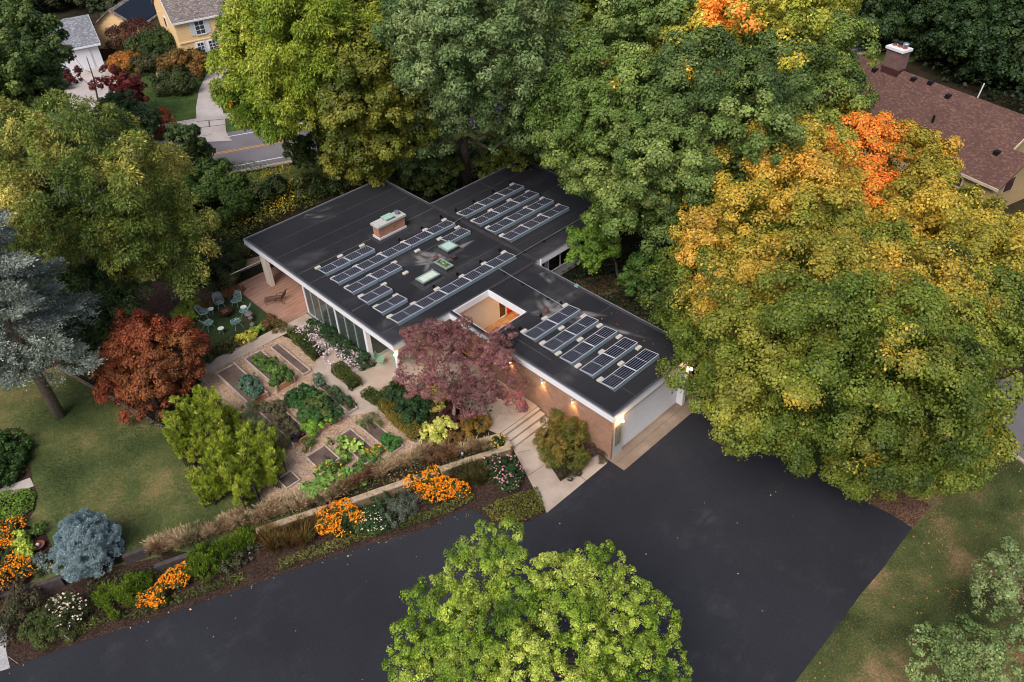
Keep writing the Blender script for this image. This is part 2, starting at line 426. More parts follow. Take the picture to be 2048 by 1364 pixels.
def sub_lobes(lobes, rng, squash=.8, keep_below=-.35, ratio=.385):
    """break big lobes into billows sitting on their surface"""
    out = []
    for (x, y, z, R) in lobes:
        if R < 1.0: out.append((x, y, z, R)); continue
        k = int(13 + 3 * R); g = rng.random() * 6.28
        out.append((x, y, z, R * .52))
        for i in range(k):
            cz = 1 - 1.45 * (i + .5) / k + rng.normal(0, .06); cz = max(-.7, min(.98, cz)); s = math.sqrt(1 - cz * cz); a = g + i * 2.39996 + rng.normal(0, .25)
            rr = R * ratio * rng.uniform(.5, 1.1); q = R * rng.uniform(.66, 1.02)
            out.append((x + q * s * math.cos(a), y + q * s * math.sin(a), z + q * cz * squash, rr))
    return out

def lobe_clumps(lobes, rc, rng, cover=1.0, keep_below=-.35, jitter=.16, inside=.72, squash=.8):
    L = np.array([l[:3] for l in lobes], dtype=float); RR = np.array([l[3] for l in lobes], dtype=float); sq = np.array([1, 1, squash])
    ps, ds, ow = [], [], []
    for a in range(len(L)):
        R = RR[a]; k = max(3, int(cover * 4 * R * R / (rc * rc)))
        d = unit(rng.normal(size=(k, 3))); d = d[d[:, 2] > keep_below - .4 * rng.random(len(d))]
        if not len(d): continue
        rr = R * (1 - jitter * rng.random(len(d)))
        ps.append(L[a] + d * rr[:, None] * sq); ds.append(d); ow.append(np.full(len(d), a))
    p = np.vstack(ps); d = np.vstack(ds); ow = np.concatenate(ow); ok = np.ones(len(p), bool)
    for b in range(len(L)):
        q = (p - L[b]) / sq; ok &= (ow == b) | ((q * q).sum(1) > (inside * RR[b]) ** 2)
    p = p[ok]; d = d[ok]
    return p, rc * (.65 + .7 * rng.random(len(p))), d

LEAF = leafmat('leaf', .2)
BARK = mat('bark', lin(92, 80, 70), .95, var=.35, scale=6, bump=.8, bscale=14)
BARKD = mat('dark_bark', lin(58, 50, 45), .95, var=.35, scale=6, bump=.8, bscale=14)

def limbs(b, base, top, lobes, r0, rng, bend=.12):
    base = Vector(base); top = Vector(top)
    n = 7; pts = []; rs = []
    for i in range(n):
        t = i / (n - 1); p = base.lerp(top, t)
        p += Vector((rng.normal() * bend * t, rng.normal() * bend * t, 0)) * (0 if i in (0,) else 1)
        pts.append(p); rs.append(r0 * (1 - .72 * t) * (1.35 if i == 0 else 1))
    b.path(pts, rs, 10)
    for l in lobes:
        tgt = Vector(l[:3]); t = min(.92, max(.25, (tgt.z - l[3] * .6 - base.z) / max(.1, (top.z - base.z)) * .8))
        st = base.lerp(top, t); h = (tgt - st)
        m1 = st + h * .35 + Vector((0, 0, -.08 * h.length)) + Vector(rng.normal(size=3)) * .15
        m2 = st + h * .7 + Vector((0, 0, .05 * h.length)) + Vector(rng.normal(size=3)) * .2
        rr = max(.03, r0 * (1 - .72 * t) * .5)
        b.path([st, m1, m2, tgt], [rr, rr * .75, rr * .5, rr * .25], 7)
        for q in range(3):
            d = Vector(unit(rng.normal(size=(1, 3)))[0]); d.z = abs(d.z) * .6
            b.path([m2, m2.lerp(tgt, .5) + d * l[3] * .35, tgt + d * l[3] * .75], [rr * .4, rr * .28, rr * .1], 5)

def tree(name, label, base, lobes, cols, rc=1.0, n=330, size=.19, seed=1, group=None, bark=None, r0=.35, top=None, cover=1.0,
         nscale=.3, jit=.22, spread=1.0, patches=(), fill=.5, cat='tree', aspect=.75, up=.35, drop=0., shell=.3, elong=None, keep_below=-.35,
         squash=.8, flat=.85, bend=.12, inside=.72, jitter=.16, nolimbs=False, billow=True, bright=1.22):
    """lobes (x, y, z, r) in the world; patches (x, y, z, r, colours) give a limb its own autumn colour"""
    rng = np.random.default_rng(seed)
    t = empty(name, base, label, cat, group)
    if billow:
        C, R, O = lobe_clumps(sub_lobes(lobes, rng, squash, keep_below), rc * .62, rng, cover * .85, keep_below=keep_below, squash=.9, inside=.8, jitter=.1)
        n = n * .45
    else: C, R, O = lobe_clumps(lobes, rc, rng, cover, keep_below=keep_below, squash=squash, inside=inside, jitter=jitter)
    P, U, V, c = leaf_field(C, R, O, n, size, rng, aspect=aspect, cols=cols, nscale=nscale, seed=seed, jit=jit, spread=spread, up=up, drop=drop, shell=shell, elong=elong, flat=flat)
    for (x, y, z, r, pc) in patches:
        d = np.linalg.norm((P - np.array([x, y, z])), axis=1) + (vnoise(P, .8, 3) - .5) * r * .9
        k = rng.random(len(P)) < np.clip((r - d) / (.55 * r), 0, 1)
        if k.any():
            m_ = rng.uniform(.45, 1, (k.sum(), 1)) ** .7
            c[k] = palette(P[k], pc, .6, 9, jit, rng) * m_ + c[k] * (1 - m_)
    if fill:
        Fp, Fu, Fv, Fc = [], [], [], []
        for l in lobes:
            k = int(fill * 26 * l[3] ** 2)
            d = unit(rng.normal(size=(k, 3))) * (l[3] * (.35 + .42 * rng.random((k, 1)))) * np.array([1, 1, squash])
            p = np.array(l[:3]) + d
            nn = unit(rng.normal(size=(k, 3)) + [0, 0, .5]); u = unit(np.cross(nn, rng.normal(size=(k, 3)))); v = np.cross(nn, u)
            s = size * 1.5 * .5
            Fp.append(p); Fu.append(u * s); Fv.append(v * s * .8); Fc.append(palette(p, cols, nscale, seed, jit, rng))
        P = np.vstack([P] + Fp); U = np.vstack([U] + Fu); V = np.vstack([V] + Fv); c = np.vstack([c] + Fc)
    quads_mesh('crown', P, U, V, c * bright, LEAF, t, base)
    b = MB()
    if top is None:
        zc = max(l[2] for l in lobes); xs = np.mean([l[0] for l in lobes]); ys = np.mean([l[1] for l in lobes])
        top = (base[0] * .5 + xs * .5, base[1] * .5 + ys * .5, zc)
    bb = Vector(base)
    limbs(b, (0, 0, 0), Vector(top) - bb, [tuple(Vector(l[:3]) - bb) + (l[3],) for l in ([] if nolimbs else lobes)], r0, rng, bend)
    b.build('trunk', bark or BARK, t, smooth=True)
    return t

def lob(*l, k=.88): return [(*G(x, y, z), r * k) for x, y, z, r in l]

def bush(name, label, lobes, cols, rc=.3, n=60, size=.09, seed=1, group=None, cat='shrub', base=None, flowers=None, **k):
    """low plant: foliage part (and flowers part) under an empty, with short stems"""
    rng = np.random.default_rng(seed)
    if base is None:
        m = np.mean([l[:3] for l in lobes], axis=0); base = (m[0], m[1], k.pop('gz', .5))
    k.pop('gz', None)
    t = empty(name, base, label, cat, group)
    C, R, O = lobe_clumps(lobes, rc, rng, k.pop('cover', 1.2), keep_below=k.pop('keep_below', -.25), squash=k.pop('squash', .8), inside=k.pop('inside', .7), jitter=k.pop('jitter', .16))
    P, U, V, c = leaf_field(C, R, O, n, size, rng, cols=cols, seed=seed, nscale=k.pop('nscale', 1.2), jit=k.pop('jit', .25), **k)
    z0 = base[2] + .01
    P[:, 2] = np.maximum(P[:, 2], z0 + rng.random(len(P)) * .05)
    quads_mesh('foliage', P, U, V, c, LEAF, t, base)
    b = MB()
    for l in lobes:
        c0 = Vector((l[0] - base[0], l[1] - base[1], 0))
        for q in range(4):
            d = Vector(unit(rng.normal(size=(1, 3)))[0]) * l[3] * .6; d.z = abs(d.z) * .6
            b.path([c0, c0 + Vector((d.x * .4, d.y * .4, (l[2] - base[2]) * .6)), c0 + Vector((d.x, d.y, max(.1, (l[2] - base[2])) + d.z))], [.03, .02, .008], 5)
    b.build('stems', BARKD, t)
    if flowers:
        fc, fn, fs, fz = flowers
        fl = flower_arrays(lobes, fc, fn, fs, rng, fz)
        quads_mesh('flowers', *fl, LEAF, t, base)
    return t

def flower_arrays(lobes, cols, n, size, rng, lift=.05, top=.1):
    Ps = []
    for l in lobes:
        k = int(n * 3.2 * l[3] ** 2)
        d = unit(rng.normal(size=(k, 3))); d[:, 2] = np.abs(d[:, 2]) + top; d = unit(d)
        p = np.array(l[:3]) + d * (l[3] + lift + .1) * np.array([1, 1, .85]) * (.92 + .2 * rng.random((k, 1)))
        ok = vnoise(p, 1.3, 4) > .28
        Ps.append(p[ok])
    P = np.vstack(Ps); N = len(P)
    nn = unit(rng.normal(size=(N, 3)) * .45 + [0, 0, 1.]); u = unit(np.cross(nn, rng.normal(size=(N, 3)))); v = np.cross(nn, u)
    s = size * .5 * np.exp(rng.normal(0, .2, (N, 1)))
    cc = np.array(cols)[rng.integers(0, len(cols), N)] * np.exp(rng.normal(0, .12, (N, 1)))
    return P, u * s, v * s, cc

def inpoly(P, poly):
    x, y = P[:, 0], P[:, 1]; r = np.zeros(len(P), bool); n = len(poly)
    for i in range(n):
        x0, y0 = poly[i][:2]; x1, y1 = poly[(i + 1) % n][:2]
        if y0 == y1: continue
        c = ((y0 > y) != (y1 > y)) & (x < (x1 - x0) * (y - y0) / (y1 - y0) + x0); r ^= c
    return r

def scatter(poly, dens, rng, thr=None, nsc=.6, seed=0):
    xs = [p[0] for p in poly]; ys = [p[1] for p in poly]
    A = (max(xs) - min(xs)) * (max(ys) - min(ys)); n = int(A * dens)
    P = np.column_stack([rng.uniform(min(xs), max(xs), n), rng.uniform(min(ys), max(ys), n), np.zeros(n)])
    P = P[inpoly(P, poly)]
    if thr is not None: P = P[vnoise(P, nsc, seed) > thr]
    return P

def cover(name, poly, z, cols, dens, h, size, seed=1, kind='stuff', label=None, cat=None, thr=None, blade=False, aspect=.7, lean=(0, 0), nscale=.5, jit=.28, nsc=.6, bw=.06):
    """low ground cover: leaves scattered up to height h over a polygon, or upright blades"""
    rng = np.random.default_rng(seed)
    P = scatter(poly, dens, rng, thr, nsc, seed); N = len(P)
    mound = .35 + .95 * vnoise(P, .9, seed + 2)
    P[:, 2] = z
    c = palette(P, cols, nscale, seed, jit, rng)
    if blade:
        L = h * mound * np.exp(rng.normal(0, .2, N))
        d = unit(np.column_stack([rng.normal(0, .35, N) + lean[0], rng.normal(0, .35, N) + lean[1], np.ones(N)]))
        U = d * L[:, None] * .5; V = unit(np.cross(d, rng.normal(size=(N, 3)))) * (bw * .5)
        P = P + U
    else:
        P[:, 2] += h * mound * rng.random(N) ** .5
        nn = unit(rng.normal(size=(N, 3)) * .6 + [0, 0, 1.]); u = unit(np.cross(nn, rng.normal(size=(N, 3)))); v = np.cross(nn, u)
        s = size * .5 * np.exp(rng.normal(0, .25, (N, 1))); U = u * s; V = v * s * aspect
    o = quads_mesh(name, P, U, V, c, LEAF, None, (P[:, 0].mean(), P[:, 1].mean(), z))
    return tag(o, label, cat, kind=kind)

#@@BODY
# ------------------------------------------------------------------ setting
GRASS_A = [lin(52, 60, 34), lin(74, 84, 46), lin(92, 98, 58), lin(118, 112, 74), lin(146, 130, 92)]
GRASS_L = [lin(54, 66, 38), lin(72, 84, 46), lin(92, 100, 58), lin(112, 112, 66), lin(134, 126, 80)]
M_rough = patchmat('rough_grass', [tuple(c * .8 for c in g) for g in GRASS_A[:3]] + [lin(118, 100, 68), lin(142, 120, 90)], .3, 9, .36, pos=[.38, .46, .52, .57, .63])
M_lawn = patchmat('lawn', [tuple(c * .82 for c in g) for g in GRASS_L[:3]] + [lin(120, 108, 70), lin(136, 118, 82)], .3, 11, .4, pos=[.33, .43, .52, .6, .7])
M_lawng = patchmat('bright_lawn', [lin(44, 60, 30), lin(60, 80, 36), lin(84, 98, 50)], .5, 9, .5)
M_litter = patchmat('forest_floor', [lin(20, 20, 14), lin(34, 32, 20), lin(52, 44, 30), lin(74, 58, 42)], .3, 12, .55)
M_soil = patchmat('soil', [lin(62, 50, 44), lin(96, 80, 72), lin(126, 108, 96)], 1.2, 30, .6)
M_mulchd = chipmat('dark_mulch', [lin(28, 22, 20), lin(48, 36, 31), lin(68, 52, 44), lin(96, 76, 64)], 28)
M_chips = chipmat('wood_chips', [lin(110, 90, 74), lin(150, 124, 102), lin(178, 150, 126), lin(204, 180, 156)], 24)
M_chipb = chipmat('brown_chips', [lin(54, 40, 32), lin(82, 60, 48), lin(108, 82, 66), lin(138, 108, 90)], 22)
M_asph = asphaltmat('asphalt', lin(41, 42, 47), lin(84, 84, 88))
M_road = patchmat('street_asphalt', [lin(98, 94, 98), lin(110, 106, 110), lin(122, 118, 122)], .2, 40, .3, rough=.85, bump=.15)
M_conc = patchmat('concrete', [lin(146, 130, 116), lin(170, 154, 140), lin(188, 172, 158)], .5, 25, .3, rough=.9, bump=.1)
M_concd = patchmat('apron_concrete', [lin(112, 96, 84), lin(134, 118, 104), lin(160, 144, 128)], .5, 18, .35, rough=.9, bump=.1)
M_concl = patchmat('driveway_concrete', [lin(150, 140, 136), lin(176, 166, 160), lin(196, 186, 178)], .3, 15, .3, rough=.9, bump=.1)
M_white = mat('white_paint', lin(222, 222, 226), .55, var=.03)
M_whited = mat('weathered_white_paint', lin(196, 198, 200), .6, var=.06)
M_joint = mat('joint', lin(84, 74, 68), .95)
M_yline = mat('yellow_line', lin(196, 140, 62), .8, var=.15, fine=.2, fscale=20)
M_wline = mat('white_line', lin(205, 205, 208), .8, var=.1)

sheet('ground', [(-700, -500), (500, -500), (500, 900), (-700, 900)], 0.0, M_rough)
TZ = .5
stair_y = 21.1
wl = [G(1012, 893, TZ), G(934, 920, TZ), G(869, 943, TZ), G(634, 1022, TZ), G(511, 1062, TZ), G(380, 1108, TZ), G(291, 1096, TZ), G(245, 1110, TZ), G(64, 1171, TZ), G(0, 1190, TZ), G(-500, 1350, TZ)]
terr = [p[:2] for p in wl] + [(-90, -220), (-690, -220), (-690, 880), (480, 880), (480, 300), (20, 60), (-2, 52), (-9, 40), (-18.4, 32.2), (-19.2, 31.5), (-19.2, 24.25), (-24.2, 24.25), (-24.2, 20.95)]
sheet('terrace_ground', terr, TZ, M_litter, thick=.55)

def lay(name, px, z, m, base=TZ, kind='structure'):
    return sheet(name, GP(px, z + base), z + base, m, kind)

# driveway (asphalt)
dr = GP([(-300, 1434), (0, 1344), (74, 1315), (142, 1291), (294, 1242), (440, 1192), (532, 1160), (700, 1100), (790, 1074), (856, 1056), (901, 1030), (932, 1018), (955, 1023), (973, 1037), (986, 1047), (1015, 1050), (1054, 1044), (1093.5, 1026), (1214.5, 926.5)], .02)
dr += [(-18.7, 24.2), (-18.7, 31.9), (-17.55, 31.9), (-12, 32.4), G(1736, 1006, .02)[:2], G(1780, 1027, .02)[:2]] + GP([(1825, 1056), (1797, 1092), (1769, 1133), (1721, 1189), (1681, 1244), (1590, 1364)], .02) + [(-4.6, 14), (-4.2, 4), (-6, -8), (-20, -16)]
sheet('driveway', dr, .02, M_asph)
sheet('bed_soil', GP([(-300, 1450), (0, 1360), (74, 1323), (142, 1299), (294, 1250), (440, 1200), (532, 1168), (700, 1108), (856, 1068), (901, 1042), (950, 1030), (975, 1055), (1060, 1056), (1100, 1030), (1024, 893), (900, 925), (634, 1015), (380, 1100), (0, 1185), (-300, 1280)], .008), .008, M_mulchd)
sheet('corner_mulch', GP([(1700, 985), (1825, 1056), (1862, 1012), (1790, 960)], .012), .012, M_chipb)
sheet('roadside_asphalt', [G(2005, 889, .03)[:2], G(2060, 932, .03)[:2], (40, 28), (60, 60), (10, 60), (-9, 47)], .03, M_road)
b = MB(); p0 = np.array(G(1995, 881, 0)[:2]); p1 = np.array(G(2060, 932, 0)[:2]); d = (p1 - p0) / np.linalg.norm(p1 - p0); nn = np.array([d[1], -d[0]]); p1 = p0 + d * 14
if nn[1] > 0: nn = -nn
b.prism([tuple(p0), tuple(p1), tuple(p1 + nn * .18), tuple(p0 + nn * .18)], 0, .1); tag(b.build('kerb', M_conc), kind='structure')
# grey gravel at lower left
lay('gravel', [(-60, 1235), (2, 1240), (14, 1270), (12, 1300), (20, 1336), (-60, 1362)], .014, patchmat('pale_gravel', [lin(120, 118, 118), lin(170, 168, 168), lin(200, 198, 196)], 1, 30, .7), base=0)

# street behind the house (runs along SD)
SD = np.array([.405, .9143]); SN = np.array([.9143, -.405])
def st(s0, s1, off, wd, z, name, m, thick=0.):
    c = np.array([-68.6, 30.9])
    p = [c + SD * s0 + SN * (off - wd / 2), c + SD * s1 + SN * (off - wd / 2), c + SD * s1 + SN * (off + wd / 2), c + SD * s0 + SN * (off + wd / 2)]
    return sheet(name, [tuple(q) for q in p], z, m, thick=thick)
st(-120, 160, 0, 8.9, .51, 'street', M_road)
for o_ in (-.14, .14): st(-120, 160, o_, .12, .518, 'road_marking', M_yline)
for o_ in (-3.4, 3.4): st(-120, 160, o_, .14, .518, 'road_marking', M_wline)
st(-120, -3.6, -4.75, .45, .62, 'kerb', M_concl, .12); st(2.2, 160, -4.75, .45, .62, 'kerb', M_concl, .12); st(-120, 160, 4.75, .45, .6, 'kerb', M_conc, .1)
st(-120, 160, -8.6, 1.4, .53, 'sidewalk', M_concl)
st(-120, 160, 7.2, 3.6, .506, 'verge', patchmat('verge_grass', [lin(58, 70, 34), lin(84, 96, 46), lin(116, 100, 64)], .5, 12, .5))
# neighbour lawn, driveways
sheet('neighbour_lawn', GP([(-40, 160), (120, 190), (200, 200), (215, 150), (240, 95), (330, 60), (900, -10), (1000, 60), (700, 200), (640, 236), (505, 262), (400, 292), (200, 350), (-100, 430)], .503), .503, M_lawng)
lay('neighbour_driveway', [(388, 285), (393, 240), (392, 215), (398, 180), (412, 150), (430, 132), (460, 118), (600, 90), (600, 130), (470, 142), (449, 160), (440, 180), (444, 215), (450, 240), (452, 262), (458, 275), (465, 281)], .034, M_concl)
lay('garage_forecourt', [(92, 150), (210, 122), (228, 150), (250, 190), (262, 238), (300, 300), (280, 380), (230, 360), (190, 280), (150, 225), (128, 180)], .02, M_concl)
b = MB()
for (u, v) in (((393, 243), (449, 238)), ((392, 256), (450, 249)), ((418, 242), (419, 254))):
    a_, c_ = np.array(G(*u, .54)), np.array(G(*v, .54)); d = (c_ - a_); d /= np.linalg.norm(d); n_ = np.array([-d[1], d[0], 0]) * .06
    b.add([a_ - n_, c_ - n_, c_ + n_, a_ + n_], [(0, 1, 2, 3)])
tag(b.build('driveway_joint', M_joint), kind='structure')

# lawns, paths, beds on the terrace
lay('lawn', [(-200, 790), (0, 770), (113, 732), (227, 790), (345, 872), (400, 915), (520, 995), (600, 1010), (634, 1020), (511, 1060), (380, 1105), (291, 1094), (240, 1108), (60, 1170), (0, 1188), (-300, 1290)], .006, M_lawn)
lay('shade_bed', [(-200, 870), (40, 868), (60, 930), (66, 965), (75, 985), (70, 1020), (50, 1050), (90, 1060), (110, 1110), (60, 1165), (-60, 1205), (-200, 1250)], .01, M_mulchd)
lay('side_path', [(-100, 1010), (0, 978), (60, 955), (68, 972), (0, 997), (-100, 1030)], .02, M_concl)
lay('chip_path', [(398, 752), (565, 672), (640, 700), (700, 760), (780, 840), (850, 888), (858, 905), (760, 935), (640, 1000), (540, 1005), (500, 990), (540, 900), (430, 800), (402, 780)], .01, M_chips)
lay('chip_clearing', [(258, 600), (272, 560), (330, 545), (365, 526), (395, 530), (372, 552), (392, 568), (450, 585), (475, 575), (440, 600), (380, 612), (340, 645), (290, 650), (250, 640)], .008, M_chipb)
lay('chip_clearing', [(455, 528), (520, 512), (535, 520), (480, 545)], .008, M_chips)
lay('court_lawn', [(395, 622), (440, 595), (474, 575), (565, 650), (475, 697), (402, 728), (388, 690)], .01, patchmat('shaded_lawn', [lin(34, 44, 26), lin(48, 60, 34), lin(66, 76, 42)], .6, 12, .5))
sheet('garden_path', [(-43.4, 5.9), (-41.55, 7.6), (-41.45, 11.2), (-41.3, 17.8), (-42.3, 17.8), (-42.4, 14.4), (-42.5, 11.9), (-43.6, 11.9)][2:7], .53, M_conc)
sheet('garden_path', [(-42.2, 17.8), (-37.6, 17.7), (-36.8, 16.6), (-35.3, 16.4), (-33.6, 14.9), (-32.2, 15.0), (-30.4, 17.9), (-30.4, 20.6), (-31.9, 23.9), (-34.9, 23.9), (-34.9, 19.7), (-42.2, 19.72)], .525, M_conc)
sheet('entry_landing', [(-31.6, 21.2), (-27.4, 21.0), (-26.7, 20.3), (-24.15, 20.95), (-24.15, 24.16), (-31.6, 24.16)], .53, M_conc)
lay('front_walk', [(1025, 896), (1093.5, 1026), (1214, 926.5), (1207, 915), (1150, 880), (1088, 842)], .03, M_conc, base=0)
lay('shrub_bed', [(1083, 880), (1096, 925), (1121, 963), (1173, 926), (1176, 905), (1130, 850), (1100, 850)], .045, M_mulchd, base=0)
sheet('garage_apron', [(-18.9, 24.14), (-17.52, 24.14), (-17.52, 31.7), (-18.9, 31.7)], .05, M_concd)
b = MB(); b.box(-18.62, -18.6, 24.2, 31.6, .05, .054); b.box(-18.2, -18.18, 24.2, 31.6, .05, .054)
for p_, q_ in (((1035, 905), (1062, 900)), ((1050, 955), (1088, 930)), ((1146, 938), (1172, 962))):
    a_, c_ = np.array(G(*p_, .034)), np.array(G(*q_, .034)); d = (c_ - a_); d /= np.linalg.norm(d); n_ = np.array([-d[1], d[0], 0]) * .015
    b.add([a_ - n_, c_ - n_, c_ + n_, a_ + n_], [(0, 1, 2, 3)])
tag(b.build('paving_joint', M_joint), kind='structure')
# court beyond the garage wing
sheet('court_path', GP([(1150, 560), (1275, 540), (1330, 520), (1310, 560), (1215, 590), (1165, 590)], .508), .508, M_chipb)
# terrain of cracks and dust on the driveway
# ------------------------------------------------------------------ entrance steps
t = empty('steps', (-23.65, 22.55, 0), 'three broad concrete steps from the front walk up to the entrance landing', 'steps')
for i, (x0, x1, z1) in enumerate(((-24.14, -23.9, .525), (-23.9, -23.5, .36), (-23.5, -23.1, .19))):
    b = MB(); b.box(x0 + 23.65, x1 + 23.65, 21.1 - 22.55, 24.12 - 22.55, 0, z1); b.build('step', M_conc, t, bevel=.02)

# ------------------------------------------------------------------ the modern house
HO = Vector((-38, 26, .5))
house = empty('modern_house', HO, 'low flat-roofed modern house with white fascia, black roof and brick garage wing', 'house')
def part(b, name, m, parent=house, **k):
    return b.build(name, m, parent, loc=(-HO if parent is house else None), **k)
M_roofd = attrmat('roof_membrane', .8, .3, .16, 30)
M_curb = mat('roof_edge', lin(62, 62, 68), .6, var=.15, scale=2)
M_seam = mat('roof_seam', lin(74, 70, 66), .9, var=.4, scale=3)
M_brick = brickmat('brick', lin(166, 124, 100), lin(140, 100, 80), lin(150, 134, 118))
M_brick2 = brickmat('chimney_brick', lin(186, 122, 92), lin(150, 96, 72), lin(170, 150, 134))
M_beige = mat('beige_wall', lin(186, 176, 162), .8, var=.05, scale=1.5)
M_greyw = mat('grey_wall', lin(176, 176, 172), .8, var=.05, scale=1.5)
M_glass, _t, _b = newmat('dark_glass'); _b.inputs['Base Color'].default_value = (*lin(62, 70, 66), 1); _b.inputs['Roughness'].default_value = .08; _b.inputs['Specular IOR Level'].default_value = .8
M_dark = mat('gap_shade_and_handle', lin(30, 28, 28), .9)  # near black for the painted gap shade and the garage door handle
M_alu = mat('aluminium', lin(172, 182, 190), .35, .7, var=.04)
M_mull = mat('mullion', lin(150, 160, 160), .5, var=.05)

X0, X1, Y0, Y1 = -49.2, -31.75, 19.7, 31.98
EX0, EX1, EY1 = -43.1, -31.75, 41.87
GX1, GY0, GY1 = -18.48, 24.12, 31.65
HX1, HY0, HY1 = -28.27, 24.36, 27.45
RZ = 3.55
rects = [(X0, X1, Y0, Y1), (EX0, EX1, Y1, EY1), (X1, HX1, HY1, GY1), (HX1, GX1, GY0, GY1), (X1, HX1, GY0, HY0)]
# roof deck: fine grid carrying the dust and water stains as an attribute
def roof_cols(P):
    base = np.tile(np.array(lin(34, 35, 40)), (len(P), 1))
    base *= (.8 + .34 * vnoise(P, .35, 2) + .22 * (vnoise(P, 1.7, 6) - .5) + .2 * (vnoise(P * np.array([1, .15, 1]), 1.1, 21) - .5))[:, None]
    warm = vnoise(P * np.array([1, .4, 1]), .5, 11)
    east = ((P[:, 1] > Y1) | (P[:, 0] > -24)) * .5
    base = base * (1 - (.3 * east * warm)[:, None]) + np.array(lin(66, 58, 54)) * (.3 * east * warm)[:, None]
    s = np.zeros(len(P))
    def wedge(o, tip, half, k, inner=.15):
        nonlocal s
        o = np.array(o); tip = np.array(tip); L = np.linalg.norm(tip - o); d = (tip - o) / L
        q = P[:, :2] - o; a_ = q @ d; b_ = q @ np.array([-d[1], d[0]])
        ww = half * np.clip(1 - a_ / L, 0, 1) ** .6
        m_ = np.clip((ww - np.abs(b_)) / .3, 0, 1) * (a_ > -.1) * (a_ < L)
        n_ = np.clip(-.35 + 2.1 * vnoise(np.column_stack([a_ * .8, b_ * 3, a_ * 0]), 1.6, 8) * (.5 + vnoise(P, 2.3, 12)), 0, 1.3)
        edge = np.clip(1 - (ww - np.abs(b_)) / .25, 0, 1)
        s = np.maximum(s, k * m_ * n_ * (.85 + .25 * edge))
    dr_ = (-37.0, 27.3)
    wedge(dr_, (-38.2, 25.3), .5, .5); wedge(dr_, (-39.2, 26.9), .9, .4); wedge(dr_, (-35.9, 25.3), .5, .55); wedge(dr_, (-36.9, 30.9), .5, .55); wedge(dr_, (-35.6, 29.4), .5, .25); wedge(dr_, (-37.9, 28.6), .7, .35)
    d2 = (-27.3, 28.4)
    wedge(d2, (-29.6, 29.6), .6, .4); wedge(d2, (-24.4, 30.6), .7, .4); wedge(d2, (-21, 30.6), .5, .45); wedge(d2, (-27.6, 31.2), .45, .4); wedge(d2, (-28.1, 27.4), .5, .4); wedge(d2, (-25.5, 27.3), .5, .3); wedge((-30.4, 31.4), (-28.8, 30.6), .5, .3)
    wedge((-48.7, 24.6), (-46.9, 26.2), .35, .45); wedge((-48.8, 25.2), (-48.1, 28), .3, .3)
    wedge((-34.4, 21.4), (-33.2, 20), .35, .18); wedge((-42, 38.6), (-41.6, 37.9), .3, .3)
    s = np.clip(s * 1.9 + .16 * np.clip(vnoise(P * np.array([1, .3, 1]), .8, 31) * 2.6 - 1.5, 0, 1) * vnoise(P, 3.1, 32), 0, .6)[:, None]
    return base * (1 - s) + np.array(lin(150, 146, 144)) * s
b = MB(); st_ = .12
vs = []; fs = []
for (x0, x1, y0, y1) in rects:
    nx = max(2, int((x1 - x0) / st_)); ny = max(2, int((y1 - y0) / st_)); k = len(vs)
    for i in range(nx + 1):
        for j in range(ny + 1): vs.append((x0 + (x1 - x0) * i / nx, y0 + (y1 - y0) * j / ny, RZ))
    for i in range(nx):
        for j in range(ny):
            q = k + i * (ny + 1) + j; fs.append((q, q + ny + 1, q + ny + 2, q + 1))
b.v = vs; b.f = fs
roof = part(b, 'roof', M_roofd)
ca = roof.data.attributes.new('Col', 'FLOAT_COLOR', 'POINT')
c4 = np.ones((len(vs), 4), dtype=np.float32); c4[:, :3] = roof_cols(np.array(vs)); ca.data.foreach_set('color', c4.reshape(-1))
b = MB()
for (x0, x1, y0, y1) in rects: b.box(x0 + .07, x1 - .0, y0 + .07, y1 - .0, 3.22, 3.5)
part(b, 'roof_slab', M_whited)
# perimeter: fascia boards outside, dark kerb inside
per = [(X0, Y0), (X1, Y0), (X1, GY0), (HX1, GY0), (GX1, GY0), (GX1, GY1), (X1, GY1), (X1, EY1), (EX0, EY1), (EX0, Y1), (X0, Y1)]
per = [(X0, Y0), (X1, Y0), (X1, GY0), (GX1, GY0), (GX1, GY1), (X1, GY1), (X1, EY1), (EX0, EY1), (EX0, Y1), (X0, Y1)]
hole = [(X1, HY0), (X1, HY1), (HX1, HY1), (HX1, HY0)]
def ring(poly, d0, d1, z0, z1):
    """band between two offsets (positive = outward for a ccw polygon)"""
    n = len(poly); A = []; B = []
    for i in range(n):
        p, c, q = Vector(poly[i - 1]), Vector(poly[i]), Vector(poly[(i + 1) % n])
        e1 = (c - p).normalized(); e2 = (q - c).normalized()
        n1 = Vector((e1.y, -e1.x)); n2 = Vector((e2.y, -e2.x))
        A.append(c + (n1 + n2) * d0); B.append(c + (n1 + n2) * d1)
    bb = MB()
    for i in range(n):
        j = (i + 1) % n
        bb.hexa([(A[i].x, A[i].y, z0), (A[j].x, A[j].y, z0), (B[j].x, B[j].y, z0), (B[i].x, B[i].y, z0),
                 (A[i].x, A[i].y, z1), (A[j].x, A[j].y, z1), (B[j].x, B[j].y, z1), (B[i].x, B[i].y, z1)])
    return bb
part(ring(per, 0, .06, 3.16, 3.59), 'fascia', M_white)
part(ring(per, -.16, -.002, 3.5, 3.6), 'roof_kerb', M_curb)
part(ring(per, -.0, .075, 3.592, 3.612), 'drip_edge', mat('drip_edge', lin(150, 152, 158), .4, .5, var=.05))
part(ring(hole, 0, .05, 3.1, 3.59), 'fascia', M_white)
part(ring(hole, -.13, -.002, 3.5, 3.6), 'roof_kerb', M_curb)
